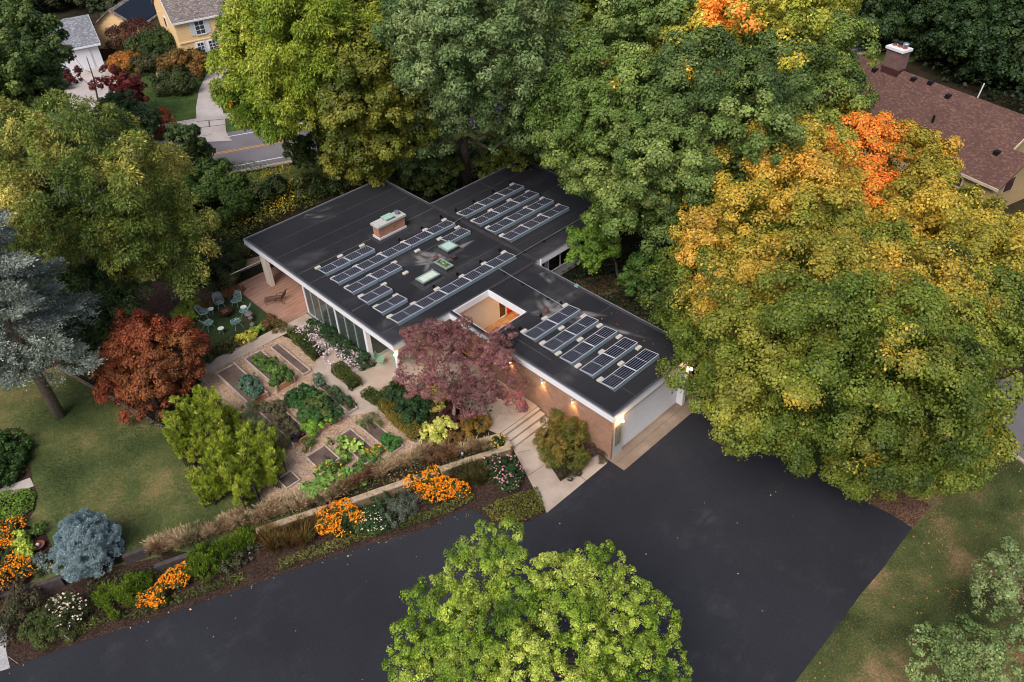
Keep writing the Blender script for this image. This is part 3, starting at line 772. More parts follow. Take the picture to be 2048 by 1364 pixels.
# raised joints between the roof parts and the sheet laps
b = MB()
b.box(EX0, -31.9, Y1 - .14, Y1 + .14, RZ, RZ + .07); b.box(X1 - .12, X1 + .12, 27.6, Y1 - .16, RZ, RZ + .07)
part(b, 'expansion_joint', mat('joint_membrane', lin(52, 50, 54), .8, var=.3, scale=2), roof)
b = MB()
for x, y0, y1, wd in ((-42.5, 19.95, 31.8, .045), (-41.0, 19.95, 22.3, .035), (-45.3, 19.95, 31.8, .018), (-36.4, 20, 22.4, .05), (-33.2, 20, 22.6, .03), (-38.4, 24.9, 31.8, .03), (-35.1, 26.8, 31.8, .02), (-30, 31, 31.4, .03), (-47.2, 19.95, 31.8, .012), (-43.9, 19.95, 31.8, .012), (-39.75, 25.4, 31.8, .012), (-33.6, 25, 31.8, .015), (-34.2, 32.2, 41.7, .012), (-41.6, 32.2, 41.7, .014), (-37.9, 38.9, 41.7, .014), (-24.9, 29.9, 31.5, .014), (-22.9, 24.3, 25.4, .014)):
    part(MB().box(x - wd, x + wd, y0, y1, RZ, RZ + .012), 'roof_seam', M_seam, roof)
for y, x0, x1, wd in ((36.9, -42.9, -41, .02), (25.2, -28, -24, .02), (26.2, -20.4, -18.7, .015)):
    part(MB().box(x0, x1, y - wd, y + wd, RZ, RZ + .01), 'roof_seam', M_seam, roof)
# chimney
cz = RZ
ch = MB().box(-42.55, -41.85, 26.35, 28.65, cz, 4.5).build('chimney', M_brick2, roof)
MB().box(-42.62, -41.78, 26.28, 28.72, cz, cz + .16).build('flashing', M_whited, ch)
MB().box(-42.66, -41.74, 26.25, 28.76, 4.5, 4.66).build('cap', mat('stone_cap', lin(176, 174, 172), .8, var=.12), ch)
b = MB(); b.box(-42.4, -42.0, 27.25, 27.75, 4.66, 4.8); b.box(-42.52, -41.88, 27.1, 27.9, 4.82, 4.86); b.build('hood', mat('copper_green', lin(150, 184, 170), .6, var=.1), ch)
b = MB(); b.lathe([(.12, 0), (.12, .22), (.2, .22), (.2, .27), (.02, .3)], (-42.2, 28.3, 4.66), 14); b.build('flue', M_alu, ch)
b = MB(); b.box(-43.0, -41.45, 26.0, 29.0, cz + .002, cz + .016); b.build('flashing', mat('apron_flashing', lin(50, 50, 54), .8), ch)
# skylights
M_sky1, _t, _b = newmat('skylight_glass'); _b.inputs['Base Color'].default_value = (*lin(176, 200, 188), 1); _b.inputs['Roughness'].default_value = .12
M_sky2 = patchmat('skylight_painted_reflection', [lin(40, 46, 36), lin(84, 96, 50), lin(196, 196, 160)], 3, 9, .6, rough=.1, bump=0)  # green and pale reflections are painted into the pane colour
for (x0, x1, y0, y1, m, h) in ((-37.75, -36.8, 28.36, 29.3, M_sky1, .28), (-36.45, -35.25, 26.9, 27.48, M_sky2, .26), (-35.85, -35.1, 24.8, 26.2, mat('skylight_frosted_glass', lin(196, 206, 190), .25, var=.08), .26)):
    s_ = MB().box(x0, x1, y0, y1, cz, cz + h).build('skylight', M_curb, roof)
    q = MB()
    for (a0, a1, b0, b1) in ((x0 - .04, x1 + .04, y0 - .04, y0 + .07), (x0 - .04, x1 + .04, y1 - .07, y1 + .04), (x0 - .04, x0 + .07, y0 + .07, y1 - .07), (x1 - .07, x1 + .04, y0 + .07, y1 - .07)):
        q.box(a0, a1, b0, b1, cz + h, cz + h + .07)
    q.build('frame', mat('skylight_frame', lin(150, 176, 172), .4, .4), s_)
    MB().box(x0 + .07, x1 - .07, y0 + .07, y1 - .07, cz + h, cz + h + .045).build('pane', m, s_)
    q = MB().box(x0 - .3, x1 + .3, y0 - .3, y1 + .3, cz + .002, cz + .012); q.build('flashing', mat('skylight_flashing', lin(58, 56, 58), .85, var=.3, scale=5), s_)
b = MB(); b.box(-36.2, -35.95, 28.15, 28.35, cz, cz + .25); b.box(-36.25, -35.9, 28.1, 28.4, cz + .25, cz + .3); b.build('roof_vent', mat('brown_vent', lin(70, 50, 50), .7), roof)
for (x, y) in ((-37.2, 27.62), (-27.55, 28.42)):
    b = MB(); b.lathe([(.2, 0), (.2, .03), (.12, .1), (.03, .12)], (x, y, cz + .004), 16); b.build('roof_drain', mat('rusty_drain', lin(96, 60, 52), .8, var=.3, scale=9), roof)
for (px, py) in ((461, 0), (1196, 570)):
    pass
b = MB(); x, y = -27.8, 31.55; b.box(x - .15, x + .15, y - .1, y + .12, 3.6, 3.72); b.build('scupper', mat('scupper', lin(130, 160, 150), .6, .3, var=.3), roof)

# --- walls
W = MB; H0, H1_ = .5, 3.22
def glazing(nm, axis, c, a0, a1, z0, z1, splits, thick, parent=house, sill=True, m_glass=M_glass):
    """one window wall: pane slab, slim mullions; splits are positions along it"""
    off = -HO
    b = MB()
    if axis == 'x': b.box(a0, a1, c - .02, c + .02, z0, z1)
    else: b.box(c - .02, c + .02, a0, a1, z0, z1)
    win = b.build(nm, m_glass, parent, loc=off if parent is house else None)
    for (p, wd, m) in splits:
        q = MB()
        if axis == 'x': q.box(p - wd / 2, p + wd / 2, c - .07, c + .07, z0, z1)
        else: q.box(c - .07, c + .07, p - wd / 2, p + wd / 2, z0, z1)
        q.build('mullion', m, win)
    if sill:
        q = MB()
        if axis == 'x': q.box(a0, a1, c - .09, c + .06, z0 - .0, z0 + .09)
        else: q.box(c - .06, c + .09, a0, a1, z0, z0 + .09)
        q.build('sill', M_mull, win)
    return win
glazing('window_wall', 'x', 19.86, -42.05, -35.05, .56, 3.16, [(-42.02, .14, M_white), (-41.1, .06, M_mull), (-40.17, .06, M_mull), (-39.22, .06, M_mull), (-38.3, .12, M_white), (-37.2, .06, M_mull), (-36.12, .06, M_mull), (-35.08, .0601, M_mull)], .05)
part(MB().box(-42.1, -35, 19.78, 20.2, .45, .56), 'plinth', M_mull)
part(MB().box(-35.04, -34.8, 19.74, 20.04, .5, 3.16), 'post', M_white)
part(MB().box(-32.05, -31.85, 19.85, 20.05, .5, 3.16), 'post', M_white)
part(MB().box(-47.45, -46.75, 19.72, 20.0, .5, 3.16), 'column', mat('beige_column', lin(198, 190, 176), .8, var=.08, scale=4))
glazing('window_wall', 'y', -34.9, 20.1, 23.9, .56, 3.16, [(21.3, .06, M_mull), (22.6, .06, M_mull)], .05)
part(MB().box(-34.9, -31.9, 23.9, 24.1, .5, 3.16), 'wall', M_beige)
glazing('window_wall', 'y', -42.05, 20.0, 24.9, .56, 3.16, [(21.3, .06, M_mull), (22.6, .06, M_mull)], .05)
part(MB().box(-48.7, -42.1, 24.9, 31.6, .5, 3.2), 'wall', M_beige)
part(MB().box(-42.0, -35.0, 24.2, 31.7, .5, 3.2).box(-34.98, -32.12, 24.12, 31.7, .5, 3.2), 'wall', M_beige)
part(MB().box(-42.7, -32.45, 31.7, 41.5, .5, 3.2), 'wall', M_greyw)
part(MB().box(-32.06, -31.92, 24.38, 28.38, .5, 3.2), 'wall', M_beige, label=None) if False else part(MB().box(-32.1, -31.92, 24.38, 28.38, .5, 3.2), 'wall', M_beige)
# east wing windows
for (y0, y1, n_) in ((32.3, 33.35, 2), (33.75, 36.1, 2), (37.0, 39.4, 2)):
    z0, z1 = 1.45, 2.85
    f = MB()
    for bx in ((y0 - .07, y0, z0 - .07, z1 + .07), (y1, y1 + .07, z0 - .07, z1 + .07), (y0, y1, z1, z1 + .07), (y0, y1, z0 - .07, z0)):
        f.box(-32.45, -32.36, bx[0], bx[1], bx[2], bx[3])
    f.box(-32.45, -32.37, (y0 + y1) / 2 - .035, (y0 + y1) / 2 + .035, z0, z1)
    wn = part(f, 'window', M_white)
    MB().box(-32.44, -32.41, y0, y1, z0, z1).build('pane', mat('black_glass', lin(28, 28, 30), .08, spec=.7), wn)
# covered entrance
M_warmw = mat('entry_wall', lin(200, 186, 168), .8, var=.04)
part(MB().box(-32.1, -31.92, 30.95, 31.4, .5, 3.2), 'wall', M_warmw)
dg = part(MB().box(-32.04, -31.98, 28.45, 29.02, .56, 2.9), 'side_light', mat('bronze_glass', lin(66, 48, 30), .1, spec=.8))
b = MB()
for (y0, y1) in ((28.38, 28.45), (29.02, 29.12)): b.box(-32.08, -31.9, y0, y1, .5, 2.97)
b.box(-32.08, -31.9, 28.45, 29.02, 2.9, 2.97); b.box(-32.08, -31.9, 28.45, 29.02, .5, .56); b.build('frame', M_warmw, dg)
part(MB().box(-32.1, -31.93, 28.38, 30.95, 2.975, 3.2), 'wall', M_warmw)
door = part(MB().box(-32.04, -31.97, 29.12, 30.95, .52, 2.97), 'entrance_door', mat('red_door', lin(196, 28, 22), .5, var=.06))
MB().bar((-31.93, 29.3, 1.5), (-31.93, 29.42, 1.5), .03).build('door_handle', M_alu, door)
part(MB().box(-31.9, -28.35, 31.4, 31.6, .5, 3.2), 'wall', M_warmw)
part(MB().box(-28.33, -28.2, 24.3, 31.6, .5, 3.2), 'wall', M_warmw)
tile = brickmat('entry_tiles', lin(170, 112, 66), lin(120, 84, 56), lin(90, 70, 56), .5, .5)
b = MB()
part(MB().box(-31.92, -28.33, 24.4, 31.4, .5, .54), 'entry_floor', patchmat('entry_slate', [lin(104, 78, 54), lin(150, 112, 74), lin(178, 134, 86)], 2.5, 1.2, .7, rough=.6, bump=.1))
b = MB()
rr = random.Random(4)
y = 24.5
while y < 31.3:
    x = -31.9 + rr.random() * .3; hh = rr.choice([.35, .5, .6])
    b.box(-31.92, -28.34, y - .012, y + .012, .54, .546)
    while x < -28.6:
        b.box(x - .012, x + .012, y + .012, min(31.38, y + hh - .012), .54, .546); x += rr.choice([.4, .6, .8])
    y += hh
part(b, 'floor_joint', mat('slate_joint', lin(84, 60, 44), .9))
# garage
part(MB().box(-28.2, -18.58, 24.2, 24.4, -.1, 3.2), 'brick_wall', M_brick)
part(MB().box(-18.78, -18.56, 24.18, 24.34, -.1, 3.2), 'brick_return', M_brick)
part(MB().box(-28.2, -18.6, 31.35, 31.58, 0, 3.2), 'brick_wall', M_brick)
M_doorw = mat('garage_door_paint', lin(214, 216, 222), .5, var=.02)
part(MB().box(-18.8, -18.56, 24.345, 25.18, .03, 3.2), 'wall_panel', mat('grey_white_panel', lin(176, 180, 176), .6, var=.04))
part(MB().box(-18.84, -18.6, 25.18, 31.4, 2.82, 3.16), 'lintel_shade_block', M_dark)  # solid dark block, stands in for the shade in the gap over the door
gd = part(MB().box(-18.84, -18.72, 25.22, 30.42, .06, 2.78), 'garage_door', M_doorw)
b = MB()
for i in range(1, 5): b.box(-18.722, -18.716, 25.22, 30.42, .06 + i * .544 - .006, .06 + i * .544 + .006)
b.build('panel_line', mat('door_joint', lin(190, 192, 198), .6), gd)
b = MB(); b.box(-18.72, -18.68, 29.85, 29.9, 1.2, 1.32); b.build('handle', M_dark, gd)
part(MB().box(-18.85, -18.7, 25.18, 25.22, .04, 2.8), 'door_frame', M_warmw)
part(MB().box(-18.86, -18.3, 30.45, 30.72, .04, 3.15), 'pillar', M_white)
part(MB().box(-18.84, -18.74, 30.72, 31.34, .04, 2.8), 'side_door', mat('grey_side_door', lin(150, 152, 152), .6))
pl = MB(); pl.box(-18.56, -18.52, 24.5, 24.95, .95, 2.45)
pq = part(pl, 'relief_panel', mat('relief_panel', lin(100, 98, 88), .7, var=.4, scale=9, bump=1., bscale=12))
b = MB()
for i in range(7):
    for j in range(3):
        b.box(-18.52, -18.5, 24.53 + j * .14, 24.63 + j * .14, 1.02 + i * .2, 1.15 + i * .2)
b.build('relief', mat('relief_bronze', lin(122, 120, 104), .6, var=.3, scale=14), pq)
# ceiling lamps under the roof (part of the house)
M_bulb = emit('warm_bulb', (1, .62, .28), 40)
def ceiling_lamp(x, y, watts, col=(1, .5, .18)):
    b = MB(); b.lathe([(.11, 0), (.11, -.04), (.09, -.05), (.01, -.05)], (x, y, 3.22), 14); l_ = part(b, 'ceiling_lamp', M_bulb)
    ld = bpy.data.lights.new('lamp_light', 'POINT'); ld.energy = watts; ld.color = col; ld.shadow_soft_size = .15
    lo = bpy.data.objects.new('lamp_light', ld); COL.objects.link(lo); lo.parent = l_; lo.location = (x, y, 3.05)
ceiling_lamp(-30.2, 29.8, 120, (1, .58, .3)); ceiling_lamp(-43.2, 21.3, 34, (1, .55, .3)); ceiling_lamp(-33.5, 22, 8)
# downpipe at the notch
part(MB().bar((-31.35, 31.9, .5), (-31.35, 31.9, 3.9), .06, 8), 'downpipe', M_white)

# ---- wall lamps
def wall_lamp(x, y, z, dx, dy, label, watts, spot=True, col=(1, .55, .2)):
    t = empty('wall_lamp', (x, y, z), label, 'wall lamp', 'outdoor lamps on the house')
    b = MB(); b.bar((0, 0, 0), (dx * .12, dy * .12, 0), .03); b.build('bracket', M_alu, t)
    b = MB(); b.lathe([(.065, .16), (.07, .15), (.07, -.06), (.062, -.07), (.062, -.05)], (dx * .14, dy * .14, 0), 14); b.build('lamp_shade', mat('lamp_metal', lin(200, 204, 208), .4, .4), t)
    b = MB(); b.lathe([(.01, -.045), (.05, -.06), (.05, -.1), (.01, -.12)], (dx * .14, dy * .14, 0), 12); b.build('bulb', M_bulb, t)
    ld = bpy.data.lights.new('lamp_light', 'SPOT' if spot else 'POINT'); ld.energy = watts; ld.color = col
    if spot: ld.spot_size = math.radians(95); ld.spot_blend = .9
    ld.shadow_soft_size = .04
    lo = bpy.data.objects.new('lamp_light', ld); COL.objects.link(lo); lo.parent = t; lo.location = (dx * .16, dy * .16, -.16)
    return t
wall_lamp(-23.7, 24.2, 2.85, 0, -1, 'cylinder wall lamp glowing on the brick wall above the steps', 75)
wall_lamp(-21.35, 24.2, 2.85, 0, -1, 'cylinder wall lamp glowing on the brick wall above the bushy shrub', 75)
wall_lamp(-26.3, 24.2, 2.85, 0, -1, 'wall lamp on the brick wall half hidden behind the purple tree crown', 50)
def globe_lamp(x, y, z, dx, dy, label, watts, r=.09):
    t = empty('wall_lamp', (x, y, z), label, 'wall lamp', 'outdoor lamps on the house')
    MB().bar((0, 0, 0), (dx * .12, dy * .12, 0), .03).build('bracket', M_alu, t)
    b = MB(); b.lathe([(.01, -r)] + [(r * math.sin(a), -r * math.cos(a)) for a in (.5, 1, 1.57, 2.1, 2.6)] + [(.01, r)], (dx * .2, dy * .2, 0), 14); b.build('bulb', M_bulb, t, smooth=True)
    ld = bpy.data.lights.new('lamp_light', 'POINT'); ld.energy = watts; ld.color = (1, .6, .3); ld.shadow_soft_size = .08
    lo = bpy.data.objects.new('lamp_light', ld); COL.objects.link(lo); lo.parent = t; lo.location = (dx * .32, dy * .32, 0)
globe_lamp(-18.56, 24.78, 2.85, 1, 0, 'bright lamp above the relief panel at the garage corner', 26)
globe_lamp(-31.85, 19.85, 2.85, .7, -.7, 'bright lamp on the white post at the patio corner beside the purple tree', 8)
globe_lamp(-18.3, 30.6, 3.0, 1, 0, 'lamp shining through the leaves at the far end of the garage door', 10)

# ------------------------------------------------------------------ solar panels
def cellmat():
    m, t, b = newmat('solar_cells')
    b.inputs['Roughness'].default_value = .25; b.inputs['Specular IOR Level'].default_value = .12
    tc = t.nodes.new('ShaderNodeTexCoord'); s = t.nodes.new('ShaderNodeSeparateXYZ'); t.links.new(tc.outputs['Object'], s.inputs[0])
    def line(axis, period, width, off=0.):
        a_ = t.nodes.new('ShaderNodeMath'); a_.operation = 'ADD'; a_.inputs[1].default_value = 50 * period + off; t.links.new(s.outputs[axis], a_.inputs[0])
        d_ = t.nodes.new('ShaderNodeMath'); d_.operation = 'MODULO'; d_.inputs[1].default_value = period; t.links.new(a_.outputs[0], d_.inputs[0])
        l_ = t.nodes.new('ShaderNodeMath'); l_.operation = 'LESS_THAN'; l_.inputs[1].default_value = width; t.links.new(d_.outputs[0], l_.inputs[0]); return l_
    la = line(0, .159, .03, .015); lb = line(1, .163, .006); 
    m1 = t.nodes.new('ShaderNodeMix'); m1.data_type = 'RGBA'; m1.inputs[6].default_value = (*lin(20, 22, 34), 1); m1.inputs[7].default_value = (*lin(52, 55, 72), 1); t.links.new(lb.outputs[0], m1.inputs[0])
    m2 = t.nodes.new('ShaderNodeMix'); m2.data_type = 'RGBA'; m2.inputs[7].default_value = (*lin(134, 138, 154), 1); t.links.new(m1.outputs[2], m2.inputs[6]); t.links.new(la.outputs[0], m2.inputs[0])
    t.links.new(m2.outputs[2], b.inputs['Base Color']); return m
M_cell = cellmat(); M_frame = mat('panel_frame', lin(205, 208, 216), .4, .3, var=.03); M_defl = mat('wind_deflector', lin(116, 134, 146), .4, .4, var=.08, scale=4)
M_black = mat('black_plastic', lin(20, 20, 22), .6)
def make_panel():
    """2.0 m along Y, 1.0 m along X, low at -X, high at +X"""
    t = empty('solar_panel', (0, 0, 0), 'x', 'solar panel')
    tilt = math.atan2(.13, .97)
    def hx(x0, x1, y0, y1, h0, h1):
        c_, s_ = math.cos(tilt), math.sin(tilt); P = []
        for h in (h0, h1):
            for (x, y) in ((x0, y0), (x1, y0), (x1, y1), (x0, y1)): P.append((x * c_ - h * s_, y, .09 + x * s_ + h * c_))
        return P
    b = MB()
    for q in ((0, .98, .0, .042), (0, .98, 1.958, 2.0), (0, .042, .042, 1.958), (.938, .98, .042, 1.958)): b.hexa(hx(*q, 0, .04))
    b.hexa(hx(.042, .938, .987, 1.013, .034, .0395)); b.build('frame', M_frame, t)
    g = MB(); g.hexa(hx(.042, .938, .042, 1.958, .02, .034)); g.build('cells', M_cell, t)
    b = MB(); b.hexa([(.985, .0, .03), (1.04, .0, .03), (1.04, 2.0, .03), (.985, 2.0, .03), (.96, 0, .2), (.975, 0, .215), (.975, 2.0, .215), (.96, 2.0, .2)]); b.build('wind_deflector', M_defl, t)
    for y in (.1, 1.9): MB().box(.02, .98, y - .02, y + .02, .0, .07).box(.9, .94, y - .02, y + .02, .07, .18).build('mounting_rail', M_alu, t)
    return t
def copy_tree(o, parent=None):
    c = o.copy(); COL.objects.link(c)
    if parent: c.parent = parent
    for ch_ in list(o.children): copy_tree(ch_, c)
    return c
pp = make_panel(); first = True
ordn = ['first', 'second', 'third', 'fourth', 'fifth', 'sixth']
rows = [('main roof', 'row nearest the chimney', -41.8, 21.1, 2, 2.05), ('main roof', 'long row beside the chimney', -40.28, 21.05, 5, 2.045), ('main roof', 'short double row left of the skylights', -38.7, 21.05, 2, 2.05),
        ('main roof', 'single panel row left of the frosted skylight', -37.1, 21.05, 1, 2), ('main roof', 'single panel row nearest the window wall eave', -35.55, 21.05, 1, 2),
        ('main roof', 'long row beside the entrance court', -34.0, 21.1, 5, 2.03), ('main roof', 'single panel beside the pale green skylight', -38.65, 29.25, 1, 2),
        ('far wing roof', 'row nearest the back trees', -40.45, 32.4, 3, 2.03), ('far wing roof', 'second row from the back trees', -38.82, 32.35, 3, 2.03), ('far wing roof', 'third row from the back trees', -37.25, 32.33, 3, 2.03), ('far wing roof', 'row nearest the conduit', -35.7, 32.35, 3, 2.03),
        ('garage roof', 'row nearest the entrance court', -26.78, 25.67, 2, 2.02), ('garage roof', 'second row from the entrance court', -25.25, 25.65, 2, 2.0), ('garage roof', 'middle row', -23.75, 25.6, 2, 2.0), ('garage roof', 'fourth row from the entrance court', -22.22, 25.6, 2, 2.0), ('garage roof', 'row nearest the garage door', -20.67, 25.58, 2, 2.0)]
for (rf, nm, x, y, n_, pitch) in rows:
    for i in range(n_):
        o = pp if first else copy_tree(pp); first = False
        o.location = (x, y + i * pitch, RZ + .01); o.rotation_euler = (0, 0, 0)
        lb = 'dark solar panel with silver frame on the %s, %s' % (rf, nm)
        if n_ > 1: lb += ', %s from the left end' % ordn[i]
        if len(lb.split()) > 16:
            lb = 'solar panel on %s, %s%s' % (rf, nm, (', %s from left' % ordn[i]) if n_ > 1 else '')
        o['label'] = lb; o['group'] = 'solar panels on the flat roof'
# ballast blocks: (x, y) of each pale block at the low edge of the rows
M_block = mat('ballast_concrete', lin(188, 180, 170), .9, var=.12, scale=9)
bb = MB().box(-.12, .12, -.2, .2, 0, .12).build('ballast_block', M_block, bevel=.02)
tag(bb, 'x', 'ballast block', 'pale ballast blocks between the solar panels'); firstb = True
def z2(a_, b_): return 480 + a_ / 2.926, 300 + b_ / 2.926
def z3(a_, b_): return 900 + a_ / 3.248, 540 + b_ / 3.248
blocks = [(z2, q, l) for q, l in (((455, 687), 'at the left end of the panel row nearest the chimney'), ((586, 620), 'at the middle of the panel row nearest the chimney'), ((714, 558), 'at the right end of the panel row nearest the chimney'),
    ((546, 748), 'at the left end of the long panel row beside the chimney'), ((678, 680), 'above the second panel of the long row beside the chimney'), ((818, 608), 'above the third panel of the long row beside the chimney'), ((955, 538), 'above the fourth panel of the long row beside the chimney'), ((1083, 466), 'above the fifth panel of the long row beside the chimney'), ((1195, 408), 'at the right end of the long row beside the chimney'),
    ((626, 800), 'at the left end of the short double panel row'), ((757, 733), 'at the middle of the short double panel row'), ((902, 658), 'at the right end of the short double panel row'), ((968, 718), 'alone on the bare roof left of the frosted skylight'),
    ((708, 853), 'at the left end of the fourth panel row from the chimney'), ((842, 785), 'at the right end of the fourth panel row from the chimney'), ((796, 914), 'at the left end of the single panel nearest the eave'), ((911, 850), 'at the right end of the single panel nearest the eave'),
    ((876, 972), 'at the left end of the long row beside the entrance court'), ((1014, 898), 'above the second panel of the row beside the entrance court'), ((1152, 812), 'above the third panel of the row beside the entrance court'), ((1298, 738), 'above the fourth panel of the row beside the entrance court'), ((1428, 664), 'above the fifth panel of the row beside the entrance court'), ((1543, 598), 'at the right end of the long row beside the entrance court'),
    ((1037, 588), 'alone on the dusty roof left of the pale green skylight'), ((1168, 518), 'just above the pale green skylight'), ((1272, 452), 'between the long panel row and the single panel by the skylight'),
    ((1285, 366), 'at the left end of the far wing row nearest the trees'), ((1388, 312), 'above the second panel of the far wing row nearest the trees'), ((1503, 254), 'above the third panel of the far wing row nearest the trees'), ((1593, 200), 'at the right end of the far wing row nearest the trees'),
    ((1366, 410), 'at the left end of the second far wing row'), ((1465, 352), 'above the second panel of the second far wing row'), ((1576, 292), 'above the third panel of the second far wing row'), ((1684, 243), 'at the right end of the second far wing row'),
    ((1450, 452), 'at the left end of the third far wing row'), ((1558, 400), 'above the second panel of the third far wing row'), ((1672, 336), 'above the third panel of the third far wing row'), ((1768, 282), 'at the right end of the third far wing row'),
    ((1532, 498), 'at the left end of the far wing row nearest the conduit'), ((1645, 444), 'above the second panel of the far wing row nearest the conduit'), ((1755, 380), 'above the third panel of the far wing row nearest the conduit'), ((1860, 322), 'at the right end of the far wing row nearest the conduit'))]
blocks += [(z3, q, l) for q, l in (((480, 396), 'at the left end of the garage roof row nearest the entrance court'), ((615, 312), 'at the middle of the garage roof row nearest the entrance court'), ((748, 228), 'at the right end of the garage roof row nearest the entrance court'),
    ((602, 472), 'at the left end of the second garage roof row'), ((724, 376), 'between the first and second garage roof rows'), ((868, 298), 'at the right end of the second garage roof row'), ((704, 540), 'at the left end of the middle garage roof row'), ((845, 450), 'between the second and middle garage roof rows'), ((972, 360), 'at the right end of the middle garage roof row'),
    ((832, 620), 'at the left end of the fourth garage roof row'), ((984, 530), 'between the middle and fourth garage roof rows'), ((1098, 432), 'at the right end of the fourth garage roof row'), ((976, 710), 'at the left end of the garage roof row nearest the door'), ((1110, 606), 'between the two garage roof rows nearest the door'), ((1225, 504), 'at the right end of the garage roof row nearest the door'))]
for f, q, l in blocks:
    o = bb if firstb else bb.copy()
    if not firstb: COL.objects.link(o)
    firstb = False
    px, py = f(*q); x, y, z = G(px, py, RZ + .08)
    o.location = (x, y, RZ + .004); o.rotation_euler = (0, 0, random.uniform(-.08, .08))
    o['label'] = 'pale ballast block ' + l
# small black power boxes with a lifted lid beside some blocks
def inv():
    b = MB(); b.box(-.07, .07, -.1, .1, 0, .05); b.box(-.09, -.05, -.08, .08, .05, .22); b.bar((0, 0, .05), (.02, .03, .2), .02)
    return tag(b.build('junction_box', M_black), 'x', 'junction box', 'black junction boxes beside the panel rows')
ib = inv(); fi = True
for f, q, l in [(z2, (1178, 392), 'at the far end of the long row beside the chimney'), (z2, (1067, 458), 'beside the fifth block of the long row by the chimney'), (z2, (936, 528), 'beside the fourth block of the long row by the chimney'),
        (z2, (1522, 588), 'at the far end of the row beside the entrance court'), (z2, (1410, 655), 'second from the far end beside the entrance court row'), (z2, (1276, 728), 'third from the far end beside the entrance court row'), (z2, (1138, 802), 'nearest the frosted skylight beside the entrance court row'),
        (z2, (1266, 354), 'at the left end of the far wing rows'), (z2, (1370, 302), 'second from the left on the far wing'), (z2, (1485, 243), 'third from the left on the far wing'), (z2, (1582, 190), 'at the far right end of the far wing rows'),
        (z3, (458, 384), 'at the left end of the first garage roof row'), (z3, (594, 300), 'at the middle of the first garage roof row'), (z3, (724, 216), 'at the right end of the first garage roof row')]:
    o = ib if fi else ib.copy()
    if not fi: COL.objects.link(o)
    fi = False; px, py = f(*q); x, y, z = G(px, py, RZ + .1); o.location = (x, y, RZ + .004); o['label'] = 'small black junction box ' + l
# conduits
def conduit(pts, label):
    t = empty('roof_conduit', (pts[0][0], pts[0][1], RZ), label, 'conduit')
    o_ = Vector(t.location); b = MB(); b.path([Vector(p) - o_ for p in pts], [.022] * len(pts), 6); b.build('pipe', M_alu, t)
    b = MB()
    for i in range(len(pts) - 1):
        a_, c_ = Vector(pts[i]) - o_, Vector(pts[i + 1]) - o_; k = max(1, int((c_ - a_).length / 2))
        for j in range(k):
            p = a_.lerp(c_, (j + .5) / k); b.box(p.x - .1, p.x + .1, p.y - .1, p.y + .1, 0.004, .1)
    b.build('support_block', M_black, t)
conduit([(-32.9, 29.5, RZ + .14), (-31.7, 29.42, RZ + .16), (-27.1, 29.35, RZ + .14)], 'thin metal conduit with an orange joint running to the garage roof panels')
conduit([(-33.15, 31.2, RZ + .14), (-33.15, 33, RZ + .16), (-33.2, 41.5, RZ + .14)], 'thin metal conduit on small blocks along the far wing roof')
conduit([(-39.6, 31.3, RZ + .12), (-39.65, 32.4, RZ + .16)], 'short metal conduit bridging the joint between main and far wing roofs')
# ------------------------------------------------------------------ deck and court
M_deck = stripemat('deck_boards', lin(148, 116, 100), lin(70, 48, 40), .14, .014, 0, .75, blotch=.3, plank=True)
deck = empty('deck', (-45.5, 21, .5), 'weathered red brown timber deck under the house roof overhang', 'deck')
MB().box(-3.45, 3.3, -3.15, 3.85, 0, .06).build('deck_boards', M_deck, deck)
MB().box(-3.5, 3.35, -3.21, -3.15, -.02, .05).build('edge_board', mat('deck_edge', lin(120, 96, 84), .8, var=.2), deck)
t = empty('handrail', G(457, 566, .5), 'white handrail on black posts beside the deck and big round shrub', 'handrail')
a_ = Vector(G(457, 551, 1.35)) - Vector(t.location); b_ = Vector(G(522, 521, 1.35)) - Vector(t.location)
MB().bar(a_, b_, .035, 8).build('rail', M_white, t)
for k in (.03, .5, .97):
    p = a_.lerp(b_, k); MB().bar((p.x, p.y, 0), p, .02).build('post', M_black, t)
M_wood = mat('bed_timber', lin(172, 156, 144), .9, var=.3, scale=5, fine=.15)
M_woodr = mat('fresh_timber', lin(168, 122, 92), .9, var=.2, scale=5, fine=.15)
M_woodd = mat('old_timber', lin(104, 90, 80), .95, var=.35, scale=4, fine=.2)
tmb = MB(); p0, p1 = Vector(G(422, 594, .5)), Vector(G(472, 573, .5))
def beam(name, label, cat, px0, px1, z, wd, h, m, group=None, z0=None):
    a_, b_ = Vector(G(*px0, z)), Vector(G(*px1, z)); d = (b_ - a_); d.z = 0; L = d.length; ang = math.atan2(d.y, d.x)
    zz = z0 if z0 is not None else z - h
    b = MB(); b.box(0, L, -wd / 2, wd / 2, 0, z - zz); o = b.build(name, m, loc=(a_.x, a_.y, zz), bevel=.01); o.rotation_euler = (0, 0, ang)
    return tag(o, label, cat, group)
beam('timber_edging', 'low timber edging between the wood chip clearing and the court lawn', 'edging', (422, 594), (472, 573), .66, .12, .2, M_woodd)
beam('timber_edging', 'long timber edging between the lower lawn and the dark woods', 'edging', (112, 731), (330, 856), .62, .18, .2, M_woodd)

